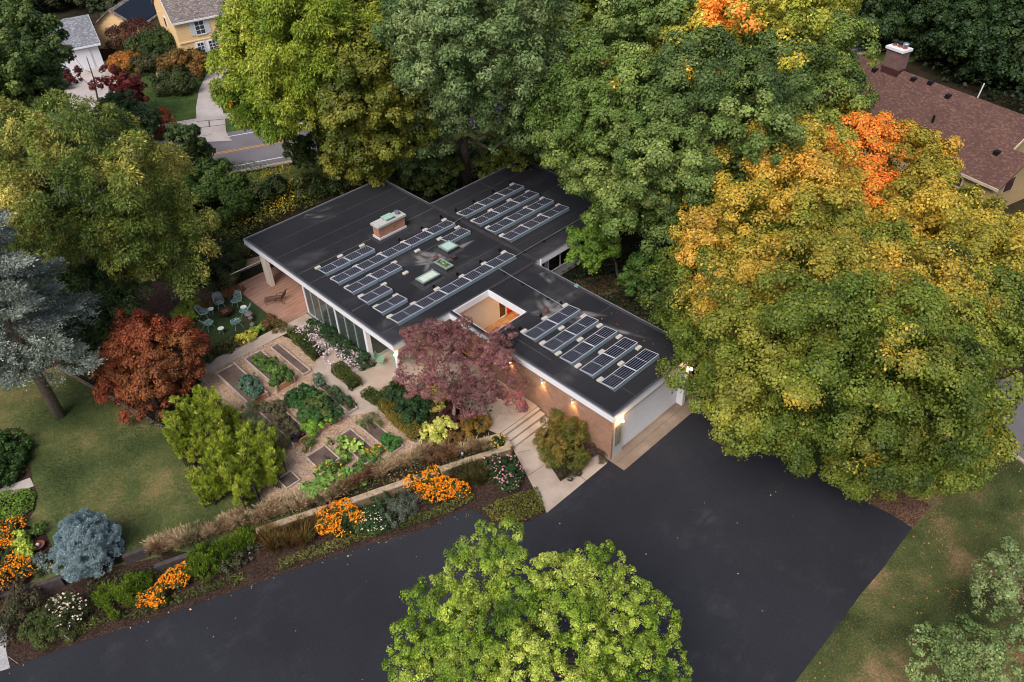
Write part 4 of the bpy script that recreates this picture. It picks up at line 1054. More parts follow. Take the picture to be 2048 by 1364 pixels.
# wire chairs round the fire pit
M_mesh = mat('teal_wire', lin(146, 178, 176), .5, .2, var=.06)
def wire_chair():
    t = empty('garden_chair', (0, 0, 0), 'x', 'garden chair')
    # a shell bent from seat to back, drawn as wire mesh; faces +X
    me = bmesh.new(); nu, nv = 11, 13; grid = []
    for j in range(nv):
        v = j / (nv - 1); row = []
        s = v * 1.15
        x = .32 - .55 * min(1, s / .62) if s < .62 else -.23 - .3 * (s - .62) / .53
        z = .42 - .06 * math.sin(min(1, s / .62) * math.pi / 2) if s < .62 else .36 + .52 * (s - .62) / .53
        wd = .33 * (1 - .35 * abs(2 * v - 1) ** 3)
        for i in range(nu):
            u = (i / (nu - 1) * 2 - 1); row.append(me.verts.new((x + .07 * u * u * (1 if s > .5 else .2), u * wd, z + .07 * u * u)))
        grid.append(row)
    for j in range(nv - 1):
        for i in range(nu - 1): me.faces.new((grid[j][i], grid[j][i + 1], grid[j + 1][i + 1], grid[j + 1][i]))
    bmesh.ops.wireframe(me, faces=me.faces[:], thickness=.016, use_boundary=True, use_even_offset=True, use_replace=True)
    m = bpy.data.meshes.new('seat_shell'); me.to_mesh(m); me.free(); m.materials.append(M_mesh)
    o = bpy.data.objects.new('seat_shell', m); COL.objects.link(o); o.parent = t
    rim = [grid_p for grid_p in []]
    b = MB()
    pts = []
    for sgn in (1, -1):
        rng_ = range(13) if sgn == 1 else range(12, -1, -1)
        for j in rng_:
            v = j / 12; s = v * 1.15
            x = .32 - .55 * min(1, s / .62) if s < .62 else -.23 - .3 * (s - .62) / .53
            z = .42 - .06 * math.sin(min(1, s / .62) * math.pi / 2) if s < .62 else .36 + .52 * (s - .62) / .53
            wd = .33 * (1 - .35 * abs(2 * v - 1) ** 3)
            pts.append((x + .07 * (1 if s > .5 else .2), sgn * wd, z + .07))
    b.path(pts + [pts[0]], [.014] * (len(pts) + 1), 6); b.build('rim', M_mesh, t)
    for (x, y) in ((.24, .24), (.24, -.24), (-.3, .26), (-.3, -.26)):
        MB().path([(x * .4, y * .5, .38), (x * .9, y * .9, .2), (x * 1.15, y * 1.1, 0)], [.012] * 3, 6).build('leg', M_mesh, t)
    MB().bar((-.1, -.12, .37), (-.1, .12, .37), .012).bar((.1, -.12, .37), (.1, .12, .37), .012).build('stretcher', M_mesh, t)
    return t
wc = wire_chair(); fp = Vector(G(453.4, 632, .5))
for i, (px, py, l) in enumerate(((411.5, 634, 'leftmost teal wire chair facing the fire pit, nearest the red tree side'), (442, 614, 'teal wire chair behind the fire pit with a grey cushion on its seat'), (475, 611, 'teal wire chair behind the fire pit nearest the deck'), (493, 631, 'teal wire chair right of the fire pit beside the stacked discs'), (475, 654, 'teal wire chair in front right of the fire pit by the yellow azalea'), (419, 657, 'teal wire chair in front left of the fire pit beside a round table'))):
    o = wc if i == 0 else copy_tree(wc)
    p = Vector(G(px, py, .5)); o.location = (p.x, p.y, .515); o.rotation_euler = (0, 0, math.atan2(fp.y - p.y, fp.x - p.x)); o['label'] = l; o['group'] = 'teal wire chairs round the fire pit'
    if i == 1:
        cu = MB().box(-.2, .2, -.2, .2, .43, .5).build('seat_cushion', mat('grey_cushion', lin(118, 116, 112), .9, var=.15, scale=8), o, bevel=.03); cu.location = (.02, 0, 0)
def side_table():
    t = empty('side_table', (0, 0, 0), 'x', 'side table')
    b = MB(); b.lathe([(.01, .42), (.2, .42), (.21, .43), (.21, .45), (.19, .455), (.01, .455)], n=24); b.build('table_top', mat('table_white', lin(206, 216, 204), .5, var=.06, scale=9), t)
    for k in range(3):
        a = k * 2.09; MB().path([(.05 * math.cos(a), .05 * math.sin(a), .42), (.2 * math.cos(a), .2 * math.sin(a), 0)], [.01, .01], 6).build('leg', M_mesh, t)
    return t
tb = side_table()
for i, (px, py, l) in enumerate(((425, 628, 'small round white table between the left and rear wire chairs'), (490, 624, 'small round white table between the rear right wire chairs'), (445, 667, 'small round white table in front of the fire pit'))):
    o = tb if i == 0 else copy_tree(tb); o.location = (*G(px, py, .5)[:2], .515); o['label'] = l; o['group'] = 'small round tables round the fire pit'
t = empty('fire_pit', (fp.x, fp.y, .515), 'dark rusty fire pit bowl in the middle of the wire chairs', 'fire pit')
b = MB(); b.lathe([(.12, .12), (.36, .24), (.44, .42), (.47, .43), (.47, .45), (.43, .45), (.34, .3), (.1, .2), (.01, .19)], n=24); b.build('bowl', mat('rusty_iron', lin(70, 46, 42), .8, .3, var=.4, scale=6), t)
for k in range(3):
    a = k * 2.09; MB().bar((.25 * math.cos(a), .25 * math.sin(a), .22), (.36 * math.cos(a), .36 * math.sin(a), 0), .02).build('leg', M_black, t)
b = MB(); 
for k in range(5): b.bar((-.26 + .1 * k, -.22, .36), (-.2 + .08 * k, .24, .38), .035, 7)
b.build('firewood', mat('charred_wood', lin(104, 66, 56), .9, var=.4, scale=8), t)
M_disc = mat('purple_grey_metal', lin(116, 104, 110), .6, .2, var=.2)
t = empty('garden_ornament', G(505, 648, .5), 'stack of three purple grey discs on stems beside the wire chair', 'ornament'); t.location.z = .515
for (px, py, r, h) in ((500.6, 640, .27, .55), (504, 645, .17, .42), (506, 654, .18, .25)):
    p = Vector(G(px, py, .5)) - Vector(t.location); b = MB(); b.lathe([(.02, -h), (.02, -.02), (r, -.03), (r * .8, .04), (.02, .07)], (p.x, p.y, h), 18); b.build('disc', M_disc, t)
# chaise longue
def chaise():
    t = empty('chaise_longue', (0, 0, 0), 'rusty brown chaise longue with wheels and raised back on the deck', 'lounge chair')
    m = mat('dark_brown_iron', lin(62, 42, 34), .7, .2, var=.25, scale=8)
    b = MB()
    for s in (-1, 1): b.path([(-.95, s * .3, .34), (-.5, s * .3, .36), (.35, s * .3, .36)], [.02] * 3, 6)
    for k in range(22): x = -.93 + k * .06; b.bar((x, -.3, .37), (x, .3, .37), .014, 5)
    b.build('seat', m, t)
    b = MB()
    for s in (-1, 1): b.bar((.35, s * .3, .36), (.85, s * .3, .95), .02)
    for k in range(12): f_ = k / 12; b.bar((.35 + .5 * f_, -.3, .37 + .59 * f_), (.35 + .5 * f_, .3, .37 + .59 * f_), .013, 5)
    b.build('backrest', m, t)
    for s in (-1, 1):
        MB().path([(-.05, s * .33, .37), (0, s * .34, .58), (.35, s * .34, .6), (.5, s * .33, .5)], [.016] * 4, 6).build('armrest', m, t)
        MB().bar((-.85, s * .3, .36), (-.8, s * .3, 0), .018).build('leg', m, t)
        MB().bar((.3, s * .3, .36), (.45, s * .3, .12), .018).build('leg', m, t)
        b = MB(); pts = [(.48 + .13 * math.cos(a), s * .36, .14 + .13 * math.sin(a)) for a in np.linspace(0, 2 * math.pi, 15)]; b.path(pts, [.014] * 15, 5); b.build('wheel', m, t)
    return t
o = chaise(); p0 = Vector(G(534, 606, .56)); p1 = Vector(G(577, 601, .56)); o.location = ((p0.x + p1.x) / 2, (p0.y + p1.y) / 2, .56); o.rotation_euler = (0, 0, math.atan2(p1.y - p0.y, p1.x - p0.x)); o.scale = (.92, .95, .9)
# patio chairs and table under the corner
M_gr = mat('green_metal', lin(126, 172, 142), .5, .1, var=.06)
def patio_chair():
    t = empty('patio_chair', (0, 0, 0), 'x', 'patio chair')
    for s in (-1, 1):
        MB().path([(.26, s * .25, .01), (-.26, s * .25, .01), (.24, s * .25, .42), (-.02, s * .25, .44), (-.24, s * .25, .45), (-.34, s * .25, .9)], [.013] * 6, 6).build('side_frame', M_gr, t)
        MB().path([(.24, s * .27, .42), (.26, s * .28, .64), (-.28, s * .27, .66)], [.012] * 3, 6).build('armrest', M_gr, t)
    MB().box(-.24, .24, -.24, .24, .43, .445).build('seat', M_gr, t)
    MB().hexa([(-.26, -.24, .47), (-.26, .24, .47), (-.245, .24, .47), (-.245, -.24, .47), (-.36, -.24, .9), (-.36, .24, .9), (-.345, .24, .9), (-.345, -.24, .9)]).build('backrest', M_gr, t)
    return t
pc = patio_chair(); p = G(763, 728, .53); pc.location = (p[0], p[1], .53); pc.rotation_euler = (0, 0, .7); pc['label'] = 'green metal cantilever chair on the patio beside the white post'
o = copy_tree(pc); o.location = (p[0] + .9, p[1] + 1.5, .53); o.rotation_euler = (0, 0, 3.6); o['label'] = 'green metal chair deeper under the roof behind the round table'
for q in (pc, o): q['group'] = 'green patio chairs'
t = empty('patio_table', (p[0] + .75, p[1] + .75, .53), 'round green metal table under the patio roof corner', 'table')
MB().lathe([(.01, .7), (.38, .7), (.4, .71), (.4, .73), (.01, .73)], n=24).build('table_top', M_gr, t); MB().bar((0, 0, 0), (0, 0, .7), .03).lathe([(.25, 0), (.25, .02), (.03, .05)]).build('pedestal', M_gr, t)

# ------------------------------------------------------------------ raised beds
def bed(label, px, h, m=M_wood, posts=(), soil=.08, front=None):
    """four top corners in the photograph, squared to the house axes"""
    P = [G(x, y, .5 + h) for x, y in px]
    ys = sorted(p[1] for p in P); xs = sorted(p[0] for p in P)
    x0, x1 = (xs[0] + xs[1]) / 2, (xs[2] + xs[3]) / 2; y0, y1 = (ys[0] + ys[1]) / 2, (ys[2] + ys[3]) / 2
    c = ((x0 + x1) / 2, (y0 + y1) / 2); t = empty('raised_bed', (*c, .5), label, 'raised bed', 'timber raised beds in the kitchen garden')
    X, Y = (x1 - x0) / 2, (y1 - y0) / 2; w_ = .07
    for (a0, a1, b0, b1) in ((-X, X, -Y, -Y + w_), (-X, X, Y - w_, Y), (-X, -X + w_, -Y + w_, Y - w_), (X - w_, X, -Y + w_, Y - w_)):
        mm = front if (front and a0 == X - w_) else m
        MB().box(a0, a1, b0, b1, 0, h).build('board', mm, t, bevel=.008)
    MB().box(-X + w_, X - w_, -Y + w_, Y - w_, 0, h - soil).build('soil', M_soil, t)
    for (sx, sy) in posts:
        q = MB()
        q.box(sx * X - .03 + (.05 if sx > 0 else -.05), sx * X + .03 + (.05 if sx > 0 else -.05), sy * Y - .08, sy * Y + .0, 0, h + .1)
        q.build('post', m, t)
    return (c[0], c[1], X, Y, h)
bA = bed('long raised bed nearest the path corner, half bare soil and half blue green kale', [(431, 746), (469, 725), (534, 783), (497, 806)], .42, M_wood, ((1, 1), (1, -1), (-1, 1), (-1, -1)), front=M_woodr)
bB = bed('raised bed with a dense dark leafy crop between the kale bed and the narrow bed', [(487, 716), (523, 699), (588, 755), (552, 773.5)], .42, M_wood, ((1, 1), (1, -1), (-1, -1)), front=M_woodr)
bC = bed('narrow raised bed of bare brown soil beside the clipped hedge', [(539.5, 692), (557, 685.6), (623, 739.7), (605, 749)], .2)
bD = bed('large central raised bed overflowing with dark green plants', [(567, 800), (612, 776), (682, 831), (639, 853)], .34, M_wood, ((1, 1), (1, -1)), front=M_woodr)
bE = bed('slim raised bed with a grey rosemary ball at one end and thyme at the other', [(630, 766), (647, 757), (713.7, 814.7), (696, 826)], .22)
bF = bed('raised bed of brown stalks with a black leaved plant at its corner', [(517.7, 822), (552, 803), (622, 866), (585.5, 888)], .34, M_wood, ((1, 1), (1, -1)), front=M_woodr)
bG = bed('low bed with a squash plant and marigolds at the end', [(667, 878), (700, 856), (766.8, 909), (730, 925)], .14)
bH = bed('low bed with a clipped parsley mound at its end', [(716, 846), (742, 834), (811, 896), (775, 905)], .16)
bI = bed('low bed with a tipped wire frame on bare soil', [(609, 912), (650, 889.6), (683, 917), (639, 940)], .14)
bJ = bed('small low bed of pale soil with bent hoops beside the tall bright shrub', [(550, 957), (580, 941), (605, 958), (573, 975)], .15)
for (px, py, l) in ((672, 868, 'weathered stake standing behind the squash bed'), (618, 902, 'short broken board leaning in the wire frame bed')):
    x, y, z = G(px, py, .6); b = MB(); b.bar((0, 0, 0), (.15, .1, .35), .03, 4); tag(b.build('stake', M_wood, loc=(x, y, .6)), l, 'stake')
# tipped wire frame and hoops
b = MB()
for k in range(4):
    b.bar((k * .2, 0, 0), (k * .2 + .1, .1, .55), .008, 5); b.bar((0, .02 * k, .14 * k + .05), (.7, .02 * k, .14 * k + .05), .008, 5)
o = tag(b.build('wire_frame', M_black, loc=G(650, 915, .62)), 'thin black wire frame lying in the low bare bed', 'plant support'); o.rotation_euler = (.5, .3, .4)
for px, py, r, l in ((590, 930, .7, 'thin grey hoop arching over the left low bed'), (600, 950, .5, 'thin grey hoop lying across the small pale bed')):
    b = MB(); b.path([(r * math.cos(a), 0, r * .7 * math.sin(a)) for a in np.linspace(0, math.pi, 13)], [.012] * 13, 5)
    o = tag(b.build('hoop', M_mull, loc=G(px, py, .52)), l, 'garden hoop', 'hoops over the low beds'); o.rotation_euler = (0, 0, .9)
# wire trellis beside the path
b = MB()
for k in range(5): b.bar((k * .16, 0, 0), (k * .16 + .02, 0, 1.2), .005, 4)
for k in range(6): b.bar((0, 0, .2 * k + .1), (.66, 0, .2 * k + .1), .005, 4)
o = tag(b.build('trellis', M_alu, loc=G(500, 712, .5)), 'thin wire trellis standing over the path end of the beds', 'trellis'); o.rotation_euler = (0, 0, 1.3)
# yellow toy on the path, path light, pot, stakes, boulders
t = empty('watering_tool', G(404, 742, .53), 'small yellow and white garden sprinkler on the path corner', 'sprinkler')
ym = mat('yellow_plastic', lin(226, 186, 44), .4); wm = mat('grey_plastic', lin(170, 184, 190), .4)
MB().lathe([(.1, 0), (.1, .12), (.04, .16)], (0, 0, 0), 12).build('body', wm, t); MB().lathe([(.09, 0), (.09, .09), (.03, .12)], (-.22, -.1, 0), 12).build('yellow_cap', ym, t); MB().lathe([(.08, 0), (.08, .1), (.03, .12)], (.2, .16, 0), 12).build('yellow_cap', ym, t)
def path_light(px, py, l, base=.5):
    t = empty('path_light', G(px, py, base), l, 'path light'); MB().bar((0, 0, 0), (0, 0, .45), .03, 8).build('post', M_black, t); MB().lathe([(.06, 0), (.07, .1), (.07, .18), (.04, .2)], (0, 0, .45), 12).build('lamp_head', M_alu, t)
path_light(926, 921, 'small steel path light standing in the dry grass behind the stone wall')
path_light(350, 610, 'small steel path light at the edge of the wood chip clearing')
t = empty('flower_pot', G(80, 1096, .5), 'terracotta bowl with a white ball in it beside the blue spruce', 'flower pot')
MB().lathe([(.2, 0), (.3, .22), (.32, .26), (.28, .26), (.25, .2), (.02, .19)]).build('bowl', mat('terracotta', lin(120, 70, 56), .8, var=.2), t); MB().lathe([(.01, .19)] + [(.1 * math.sin(a), .29 - .1 * math.cos(a)) for a in (.6, 1.2, 1.8, 2.5)] + [(.01, .39)], n=12).build('ball', M_white, t, smooth=True)
for px, py, l in ((145, 1270, 'thin white marker stake beside the driveway near the cream flowers'), (36, 1313, 'thin white marker stake beside the pale gravel at the corner')):
    b = MB(); b.bar((0, 0, 0), (.08, -.1, .8), .012, 6); tag(b.build('marker_stake', M_white, loc=G(px, py + 14, .01)), l, 'marker stake', 'marker stakes along the driveway')
def rock(name, label, loc, s, m, cat='rock', seed=1, group=None):
    r = np.random.default_rng(seed); bm = bmesh.new(); bmesh.ops.create_icosphere(bm, subdivisions=3, radius=1)
    P = np.array([v.co[:] for v in bm.verts]); n = vnoise(P, 1.4, seed)
    for v, k in zip(bm.verts, n): v.co = v.co * (.75 + .5 * k); v.co.x *= s[0]; v.co.y *= s[1]; v.co.z = max(-.2 * s[2], v.co.z * s[2])
    me = bpy.data.meshes.new(name); bm.to_mesh(me); bm.free(); me.materials.append(m)
    o = bpy.data.objects.new(name, me); COL.objects.link(o); o.location = loc; return tag(o, label, cat, group)
M_rock = mat('stone', lin(128, 116, 106), .95, var=.3, scale=3, bump=.6, bscale=8)
rock('boulder', 'pale boulder on the neighbour lawn', G(322, 150, .6), (.7, .5, .5), M_rock, seed=3)
rock('boulder', 'small grey rock on the upper wood chip clearing', G(335, 552, .55), (.3, .25, .2), M_rock, seed=4)
rock('boulder', 'flat grey rock on the lower wood chip clearing', G(338, 561, .55), (.35, .25, .15), M_rock, seed=5)
rock('boulder', 'grey rock pile under the red tree beside the path end', G(393, 738, .55), (.45, .3, .25), M_rock, seed=6)

# ------------------------------------------------------------------ walls along the perennial bed
M_cap = mat('sandstone_cap', lin(164, 144, 120), .9, var=.3, scale=2.5, fine=.12, bump=.4)
M_stone = brickmat('stone_wall', lin(150, 128, 104), lin(118, 100, 84), lin(90, 78, 68), .5, .14)
def wall_run(name, label, pts, wd, z0, z1, m, mc=None, seg=.9):
    t = empty(name, (*G(*pts[0], .5)[:2], 0), label, 'wall')
    P = [Vector(G(x, y, z1)) for x, y in pts]; o_ = Vector((t.location.x, t.location.y, 0)); b = MB(); caps = []
    for i in range(len(P) - 1):
        a_, c_ = P[i], P[i + 1]; d = (c_ - a_); d.z = 0; L = d.length; d.normalize(); n_ = Vector((-d.y, d.x, 0)) * wd / 2
        k = max(1, int(L / seg))
        for j in range(k):
            u, v = a_ + d * L * j / k - o_, a_ + d * (L * (j + 1) / k - .012) - o_
            b.hexa([(*(u + n_).xy, z0), (*(u - n_).xy, z0), (*(v - n_).xy, z0), (*(v + n_).xy, z0), (*(u + n_).xy, z1 - .07), (*(u - n_).xy, z1 - .07), (*(v - n_).xy, z1 - .07), (*(v + n_).xy, z1 - .07)])
            q = n_ * 1.12; zz = z1 + random.uniform(-.012, .012); caps.append([(*(u + q).xy, z1 - .068), (*(u - q).xy, z1 - .068), (*(v - q).xy, z1 - .068), (*(v + q).xy, z1 - .068), (*(u + q).xy, zz), (*(u - q).xy, zz), (*(v - q).xy, zz), (*(v + q).xy, zz)])
    b.build('stone_base', m, t); cb = MB()
    for c in caps: cb.hexa(c)
    cb.build('capstones', mc or m, t, bevel=.01)
wall_run('stone_wall', 'low sandstone capped wall between the kitchen garden and the flower bed', [(1003, 871), (1020, 893), (935, 919), (869, 942), (700, 1001), (634, 1020), (511, 1062)], .34, 0, .62, M_stone, M_cap)
wall_run('garden_wall', 'short low wall above the yellow flowers at the entrance landing', [(1001, 869), (955, 882), (925, 892)], .26, .3, .68, M_stone, M_cap)
M_tie = mat('railway_tie', lin(72, 64, 64), .95, var=.3, scale=3, fine=.2)
beam('timber_wall', 'upper dark timber tie above the lawn edge right of the blue spruce', 'timber wall', (244, 1112), (291, 1094), .66, .24, .6, M_tie, 'dark timber ties', z0=.0)
beam('timber_wall', 'stacked dark timber tie behind the orange flowers and tan grass', 'timber wall', (308, 1132), (381, 1106), .6, .24, .6, M_tie, 'dark timber ties', z0=.0)
beam('timber_wall', 'lower pale timber tie behind the orange flowers', 'timber wall', (330, 1146), (378, 1122), .3, .22, .3, M_woodd, 'dark timber ties', z0=.0)
beam('timber_wall', 'dark timber tie left of the blue spruce below the orange flowers', 'timber wall', (0, 1190), (122, 1154), .64, .24, .6, M_tie, 'dark timber ties', z0=.0)

# ------------------------------------------------------------------ planting
GR = lin
C_hedge = [GR(44, 54, 22), GR(64, 76, 30), GR(92, 98, 40)]
C_dark = [GR(30, 50, 28), GR(44, 70, 36), GR(66, 94, 50)]
C_mid = [GR(50, 74, 34), GR(76, 104, 44), GR(110, 136, 60)]
C_lime = [GR(110, 134, 44), GR(158, 176, 64), GR(196, 200, 90)]
C_blue = [GR(60, 84, 70), GR(92, 118, 100), GR(124, 146, 124)]
C_olive = [GR(72, 70, 34), GR(104, 96, 46), GR(140, 120, 56)]
C_tan = [GR(128, 110, 80), GR(176, 150, 116), GR(204, 182, 148), GR(140, 132, 94)]
C_or = [GR(244, 150, 20), GR(250, 168, 34), GR(232, 124, 20)]
def hedge(label, px0, px1, wd, h, cols=C_hedge, seed=1, z=.5):
    a_, b_ = np.array(G(*px0, z)), np.array(G(*px1, z)); L = np.linalg.norm(b_ - a_); rng = np.random.default_rng(seed)
    d = (b_ - a_) / L; n_ = np.array([-d[1], d[0], 0]); t = empty('hedge', (a_ + b_) / 2, label, 'hedge', 'clipped hedges')
    N = int(L * (2 * h + wd) * 700)
    s = rng.uniform(-L / 2 - wd * .2, L / 2 + wd * .2, N); u = rng.uniform(-1, 1, N)
    # rounded box section
    per_ = rng.uniform(0, 2 * h + wd, N); side = per_ < h; top = (per_ >= h) & (per_ < h + wd); 
    y = np.where(side, -wd / 2, np.where(top, per_ - h - wd / 2, wd / 2)); zz = np.where(side, per_, np.where(top, h, 2 * h + wd - per_))
    e = np.clip(np.abs(s) / (L / 2) - .93, 0, 1) * 4
    y = y * (1 - .15 * (zz / h) ** 3 - .2 * e); P = (a_ + b_) / 2 + d * s[:, None] + n_ * y[:, None]; P[:, 2] = z + zz * (1 - .15 * e)
    P += rng.normal(0, .035, P.shape) + (vnoise(P, 2.2, 1)[:, None] - .5) * np.array([.18, .18, .16])
    nn = unit(np.where(top, 0, np.sign(y))[:, None] * n_ + np.array([0, 0, .6]) + rng.normal(0, .6, (N, 3))); U = unit(np.cross(nn, rng.normal(size=(N, 3)))); V = np.cross(nn, U)
    sz = .075 * .5 * np.exp(rng.normal(0, .2, (N, 1)))
    quads_mesh('foliage', P, U * sz, V * sz * .8, palette(P, cols, 1.2, seed, .28, rng), LEAF, t, (a_ + b_) / 2)
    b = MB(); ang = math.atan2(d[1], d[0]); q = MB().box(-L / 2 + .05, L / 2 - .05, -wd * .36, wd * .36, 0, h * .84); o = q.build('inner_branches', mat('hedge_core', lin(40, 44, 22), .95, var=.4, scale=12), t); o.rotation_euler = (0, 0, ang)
hedge('clipped green hedge between the narrow bed and the white flower strip', (587, 668), (640, 716), .85, .55, seed=2)
hedge('second clipped green hedge beside the concrete patio walk', (676, 740), (714, 776), .75, .55, seed=3)
hedge('clipped hedge corner piece beside the patio end', (735, 790), (760, 806), .8, .5, seed=4)
hedge('short clipped hedge joining the patio from under the purple tree', (768, 796), (800, 778), .7, .5, seed=5)
hedge('long golden green hedge running down to the dry grasses', (768, 812), (838, 876), .85, .5, [GR(66, 66, 22), GR(96, 92, 34), GR(126, 110, 46)], seed=6)
def L_(z, r, *pts): return [(*G(x, y, z), r) for x, y in pts]
white_fl = ([GR(225, 215, 215), GR(240, 225, 225)], 90, .05, .05)
bush('anemone_strip', 'strip of dark leafy anemones with white flowers along the window wall', L_(.75, .5, (628, 653), (640, 662), (655, 672), (668, 683), (680, 691), (693, 702), (706, 710), (718, 718), (728, 724)), C_dark, rc=.22, n=70, size=.1, seed=3, cat='flower bed')
pl_ = [(x - 17, y + 10) for x, y in ((620, 660), (640, 676), (660, 692), (682, 706), (705, 716), (722, 726))]
rng = np.random.default_rng(8)
fl = flower_arrays(L_(.62, .42, *pl_, (640, 665), (690, 700), (712, 722)), [GR(236, 222, 224), GR(214, 184, 188)], 260, .09, rng, .12)
o = quads_mesh('anemone_flowers', *fl, LEAF, None, G(670, 700, .5)); tag(o, 'drift of small white and pink anemone flowers spilling on the walk', 'flowers', kind='stuff')
cover('anemone_flowers', GP([(604, 655), (625, 650), (735, 735), (712, 737), (650, 700)], .5), .53, [GR(120, 120, 96), GR(206, 190, 186), GR(226, 206, 206)], 150, .5, .09, 12, label='scattered small pink flower heads edging the anemone strip', cat='flowers')
# crops
def crop(name, label, pts, z, r, cols, size, rc, seed, **k): bush(name, label, L_(z, r * .86, *pts), cols, rc=rc, n=k.pop('n', 50), size=size, seed=seed, cat=k.pop('cat', 'crop'), **k)
crop('kale', 'blue green kale filling the lower half of the long raised bed', [(492, 762), (505, 770), (515, 780), (500, 780), (486, 770), (512, 792), (505, 756)], .95, .3, [GR(50, 76, 62), GR(78, 110, 90), GR(112, 140, 112)], .15, .18, 2, aspect=.5)
crop('squash_crop', 'dense mid green leafy crop in the raised bed between kale and bare soil', [(520, 722), (530, 730), (545, 728), (540, 742), (556, 742), (560, 755), (552, 760), (570, 752)], 1.05, .38, C_mid, .15, .2, 3)
crop('bean_plants', 'tall dark green bean plants filling the large central bed', [(585, 795), (600, 785), (612, 800), (600, 812), (625, 790), (640, 800), (622, 818), (645, 820), (660, 812), (668, 828), (640, 836), (615, 830)], 1.1, .48, [GR(34, 58, 28), GR(50, 84, 38), GR(76, 110, 52)], .15, .22, 4)
crop('tomato_plants', 'tangled yellow green tomato vines in the middle of the central bed', [(625, 800), (640, 812), (655, 822), (648, 798), (620, 812)], 1.35, .35, [GR(74, 92, 44), GR(104, 118, 60), GR(130, 112, 66)], .09, .2, 5)
crop('leafy_green', 'tuft of bright green chard at the corner of the central bed', [(652, 842), (660, 840), (646, 847)], .95, .2, [GR(92, 140, 40), GR(140, 180, 60)], .12, .14, 6)
crop('basil_bush', 'bright green bushy basil at the end of the stalk bed', [(615, 848), (625, 856), (630, 846), (620, 864)], .95, .34, [GR(80, 120, 34), GR(116, 154, 50), GR(146, 176, 70)], .09, .18, 7)
crop('dry_stalks', 'thin brown green stalks in the raised bed left of the beans', [(545, 815), (556, 826), (565, 838), (575, 850), (584, 862), (560, 812), (530, 812)], .95, .34, [GR(70, 70, 50), GR(96, 92, 60), GR(104, 84, 74)], .09, .2, 8, n=70)
crop('black_plant', 'black leaved mound at the corner of the stalk bed', [(590, 876), (598, 880), (600, 870)], .78, .25, [GR(22, 20, 26), GR(36, 32, 40)], .1, .15, 9)
crop('marigolds', 'marigolds with small orange heads at the end of the stalk bed', [(610, 878), (620, 884), (612, 892)], .8, .22, C_mid, .08, .15, 10, flowers=([GR(240, 120, 20)], 30, .08, .03))
crop('asparagus_fern', 'hazy grey green asparagus fern between the bright shrub and the kale bed', [(490, 835), (505, 845), (498, 822), (520, 850), (478, 828)], 1.1, .5, [GR(78, 92, 62), GR(98, 110, 76), GR(116, 122, 88)], .07, .3, 11, n=500, shell=.8, aspect=.35)
crop('asparagus_fern', 'hazy olive brown asparagus fern beside the black plant', [(530, 870), (545, 882), (555, 895), (540, 858), (560, 875)], 1.1, .5, [GR(80, 84, 56), GR(104, 100, 68), GR(122, 112, 80)], .07, .3, 12, n=500, shell=.8, aspect=.35)
crop('rosemary', 'round grey green rosemary ball at the end of the slim bed', [(634, 757), (638, 762)], .9, .3, [GR(84, 104, 80), GR(116, 134, 108)], .06, .14, 13, n=80)
crop('thyme', 'small dark green thyme tuft at the near end of the slim bed', [(700, 812), (706, 809)], .72, .18, C_dark, .06, .1, 14, n=60)
crop('low_herbs', 'low spreading herbs in the middle of the slim bed', [(672, 784), (682, 794), (690, 800), (664, 776)], .75, .28, [GR(50, 70, 44), GR(76, 96, 58)], .09, .16, 15)
crop('parsley', 'clipped round mid green parsley mound in the low bed', [(778, 884), (790, 884), (784, 890), (776, 878)], .8, .36, [GR(44, 92, 34), GR(64, 118, 44), GR(84, 136, 58)], .07, .15, 16, n=70)
crop('ornamental_grass', 'arching green and straw grass at the far end of the parsley bed', [(728, 842), (738, 846), (748, 850), (742, 838)], .85, .32, [GR(66, 86, 52), GR(104, 116, 66), GR(156, 148, 96)], .16, .2, 17, aspect=.15)
cover('squash_vine', GP([(632, 940), (700, 900), (745, 915), (840, 940), (770, 960), (700, 985), (650, 1000), (590, 1000), (600, 975), (630, 965)], .5), .53, [GR(70, 104, 46), GR(100, 138, 58), GR(144, 168, 84)], 70, .3, .22, 21, label='sprawling squash vine with broad green leaves below the low beds', cat='squash vine', thr=.42, aspect=.9, nsc=.9)
crop('squash', 'pale green squash plant in the middle of the marigold bed', [(690, 882), (700, 890), (712, 888), (705, 900), (694, 898), (718, 880), (720, 897)], .8, .24, [GR(104, 140, 56), GR(150, 178, 78), GR(176, 196, 100)], .22, .2, 22, n=9, aspect=.9)
crop('squash', 'squash plant with pale leaves between the two low beds', [(676, 880), (684, 900), (690, 912), (700, 918), (664, 885)], .72, .24, [GR(84, 120, 50), GR(136, 164, 72)], .2, .2, 23, n=9, aspect=.9)
crop('squash', 'bright squash leaves trailing over the dry grass', [(640, 985), (655, 990), (668, 982), (650, 975), (625, 982), (630, 992)], .75, .26, [GR(96, 140, 54), GR(150, 180, 84)], .22, .2, 24, n=9, aspect=.9)
crop('marigolds', 'orange marigolds at the near end of the squash bed', [(738, 905), (748, 908), (760, 902), (755, 897)], .75, .2, C_mid, .08, .12, 25, flowers=([GR(246, 168, 20), GR(250, 150, 10)], 90, .11, .03))
crop('marigolds', 'orange marigolds trailing in front of the wire frame bed', [(648, 933), (655, 938), (684, 928), (672, 935), (688, 922)], .75, .18, C_mid, .08, .12, 26, flowers=([GR(246, 178, 30), GR(250, 160, 20)], 60, .1, .03))

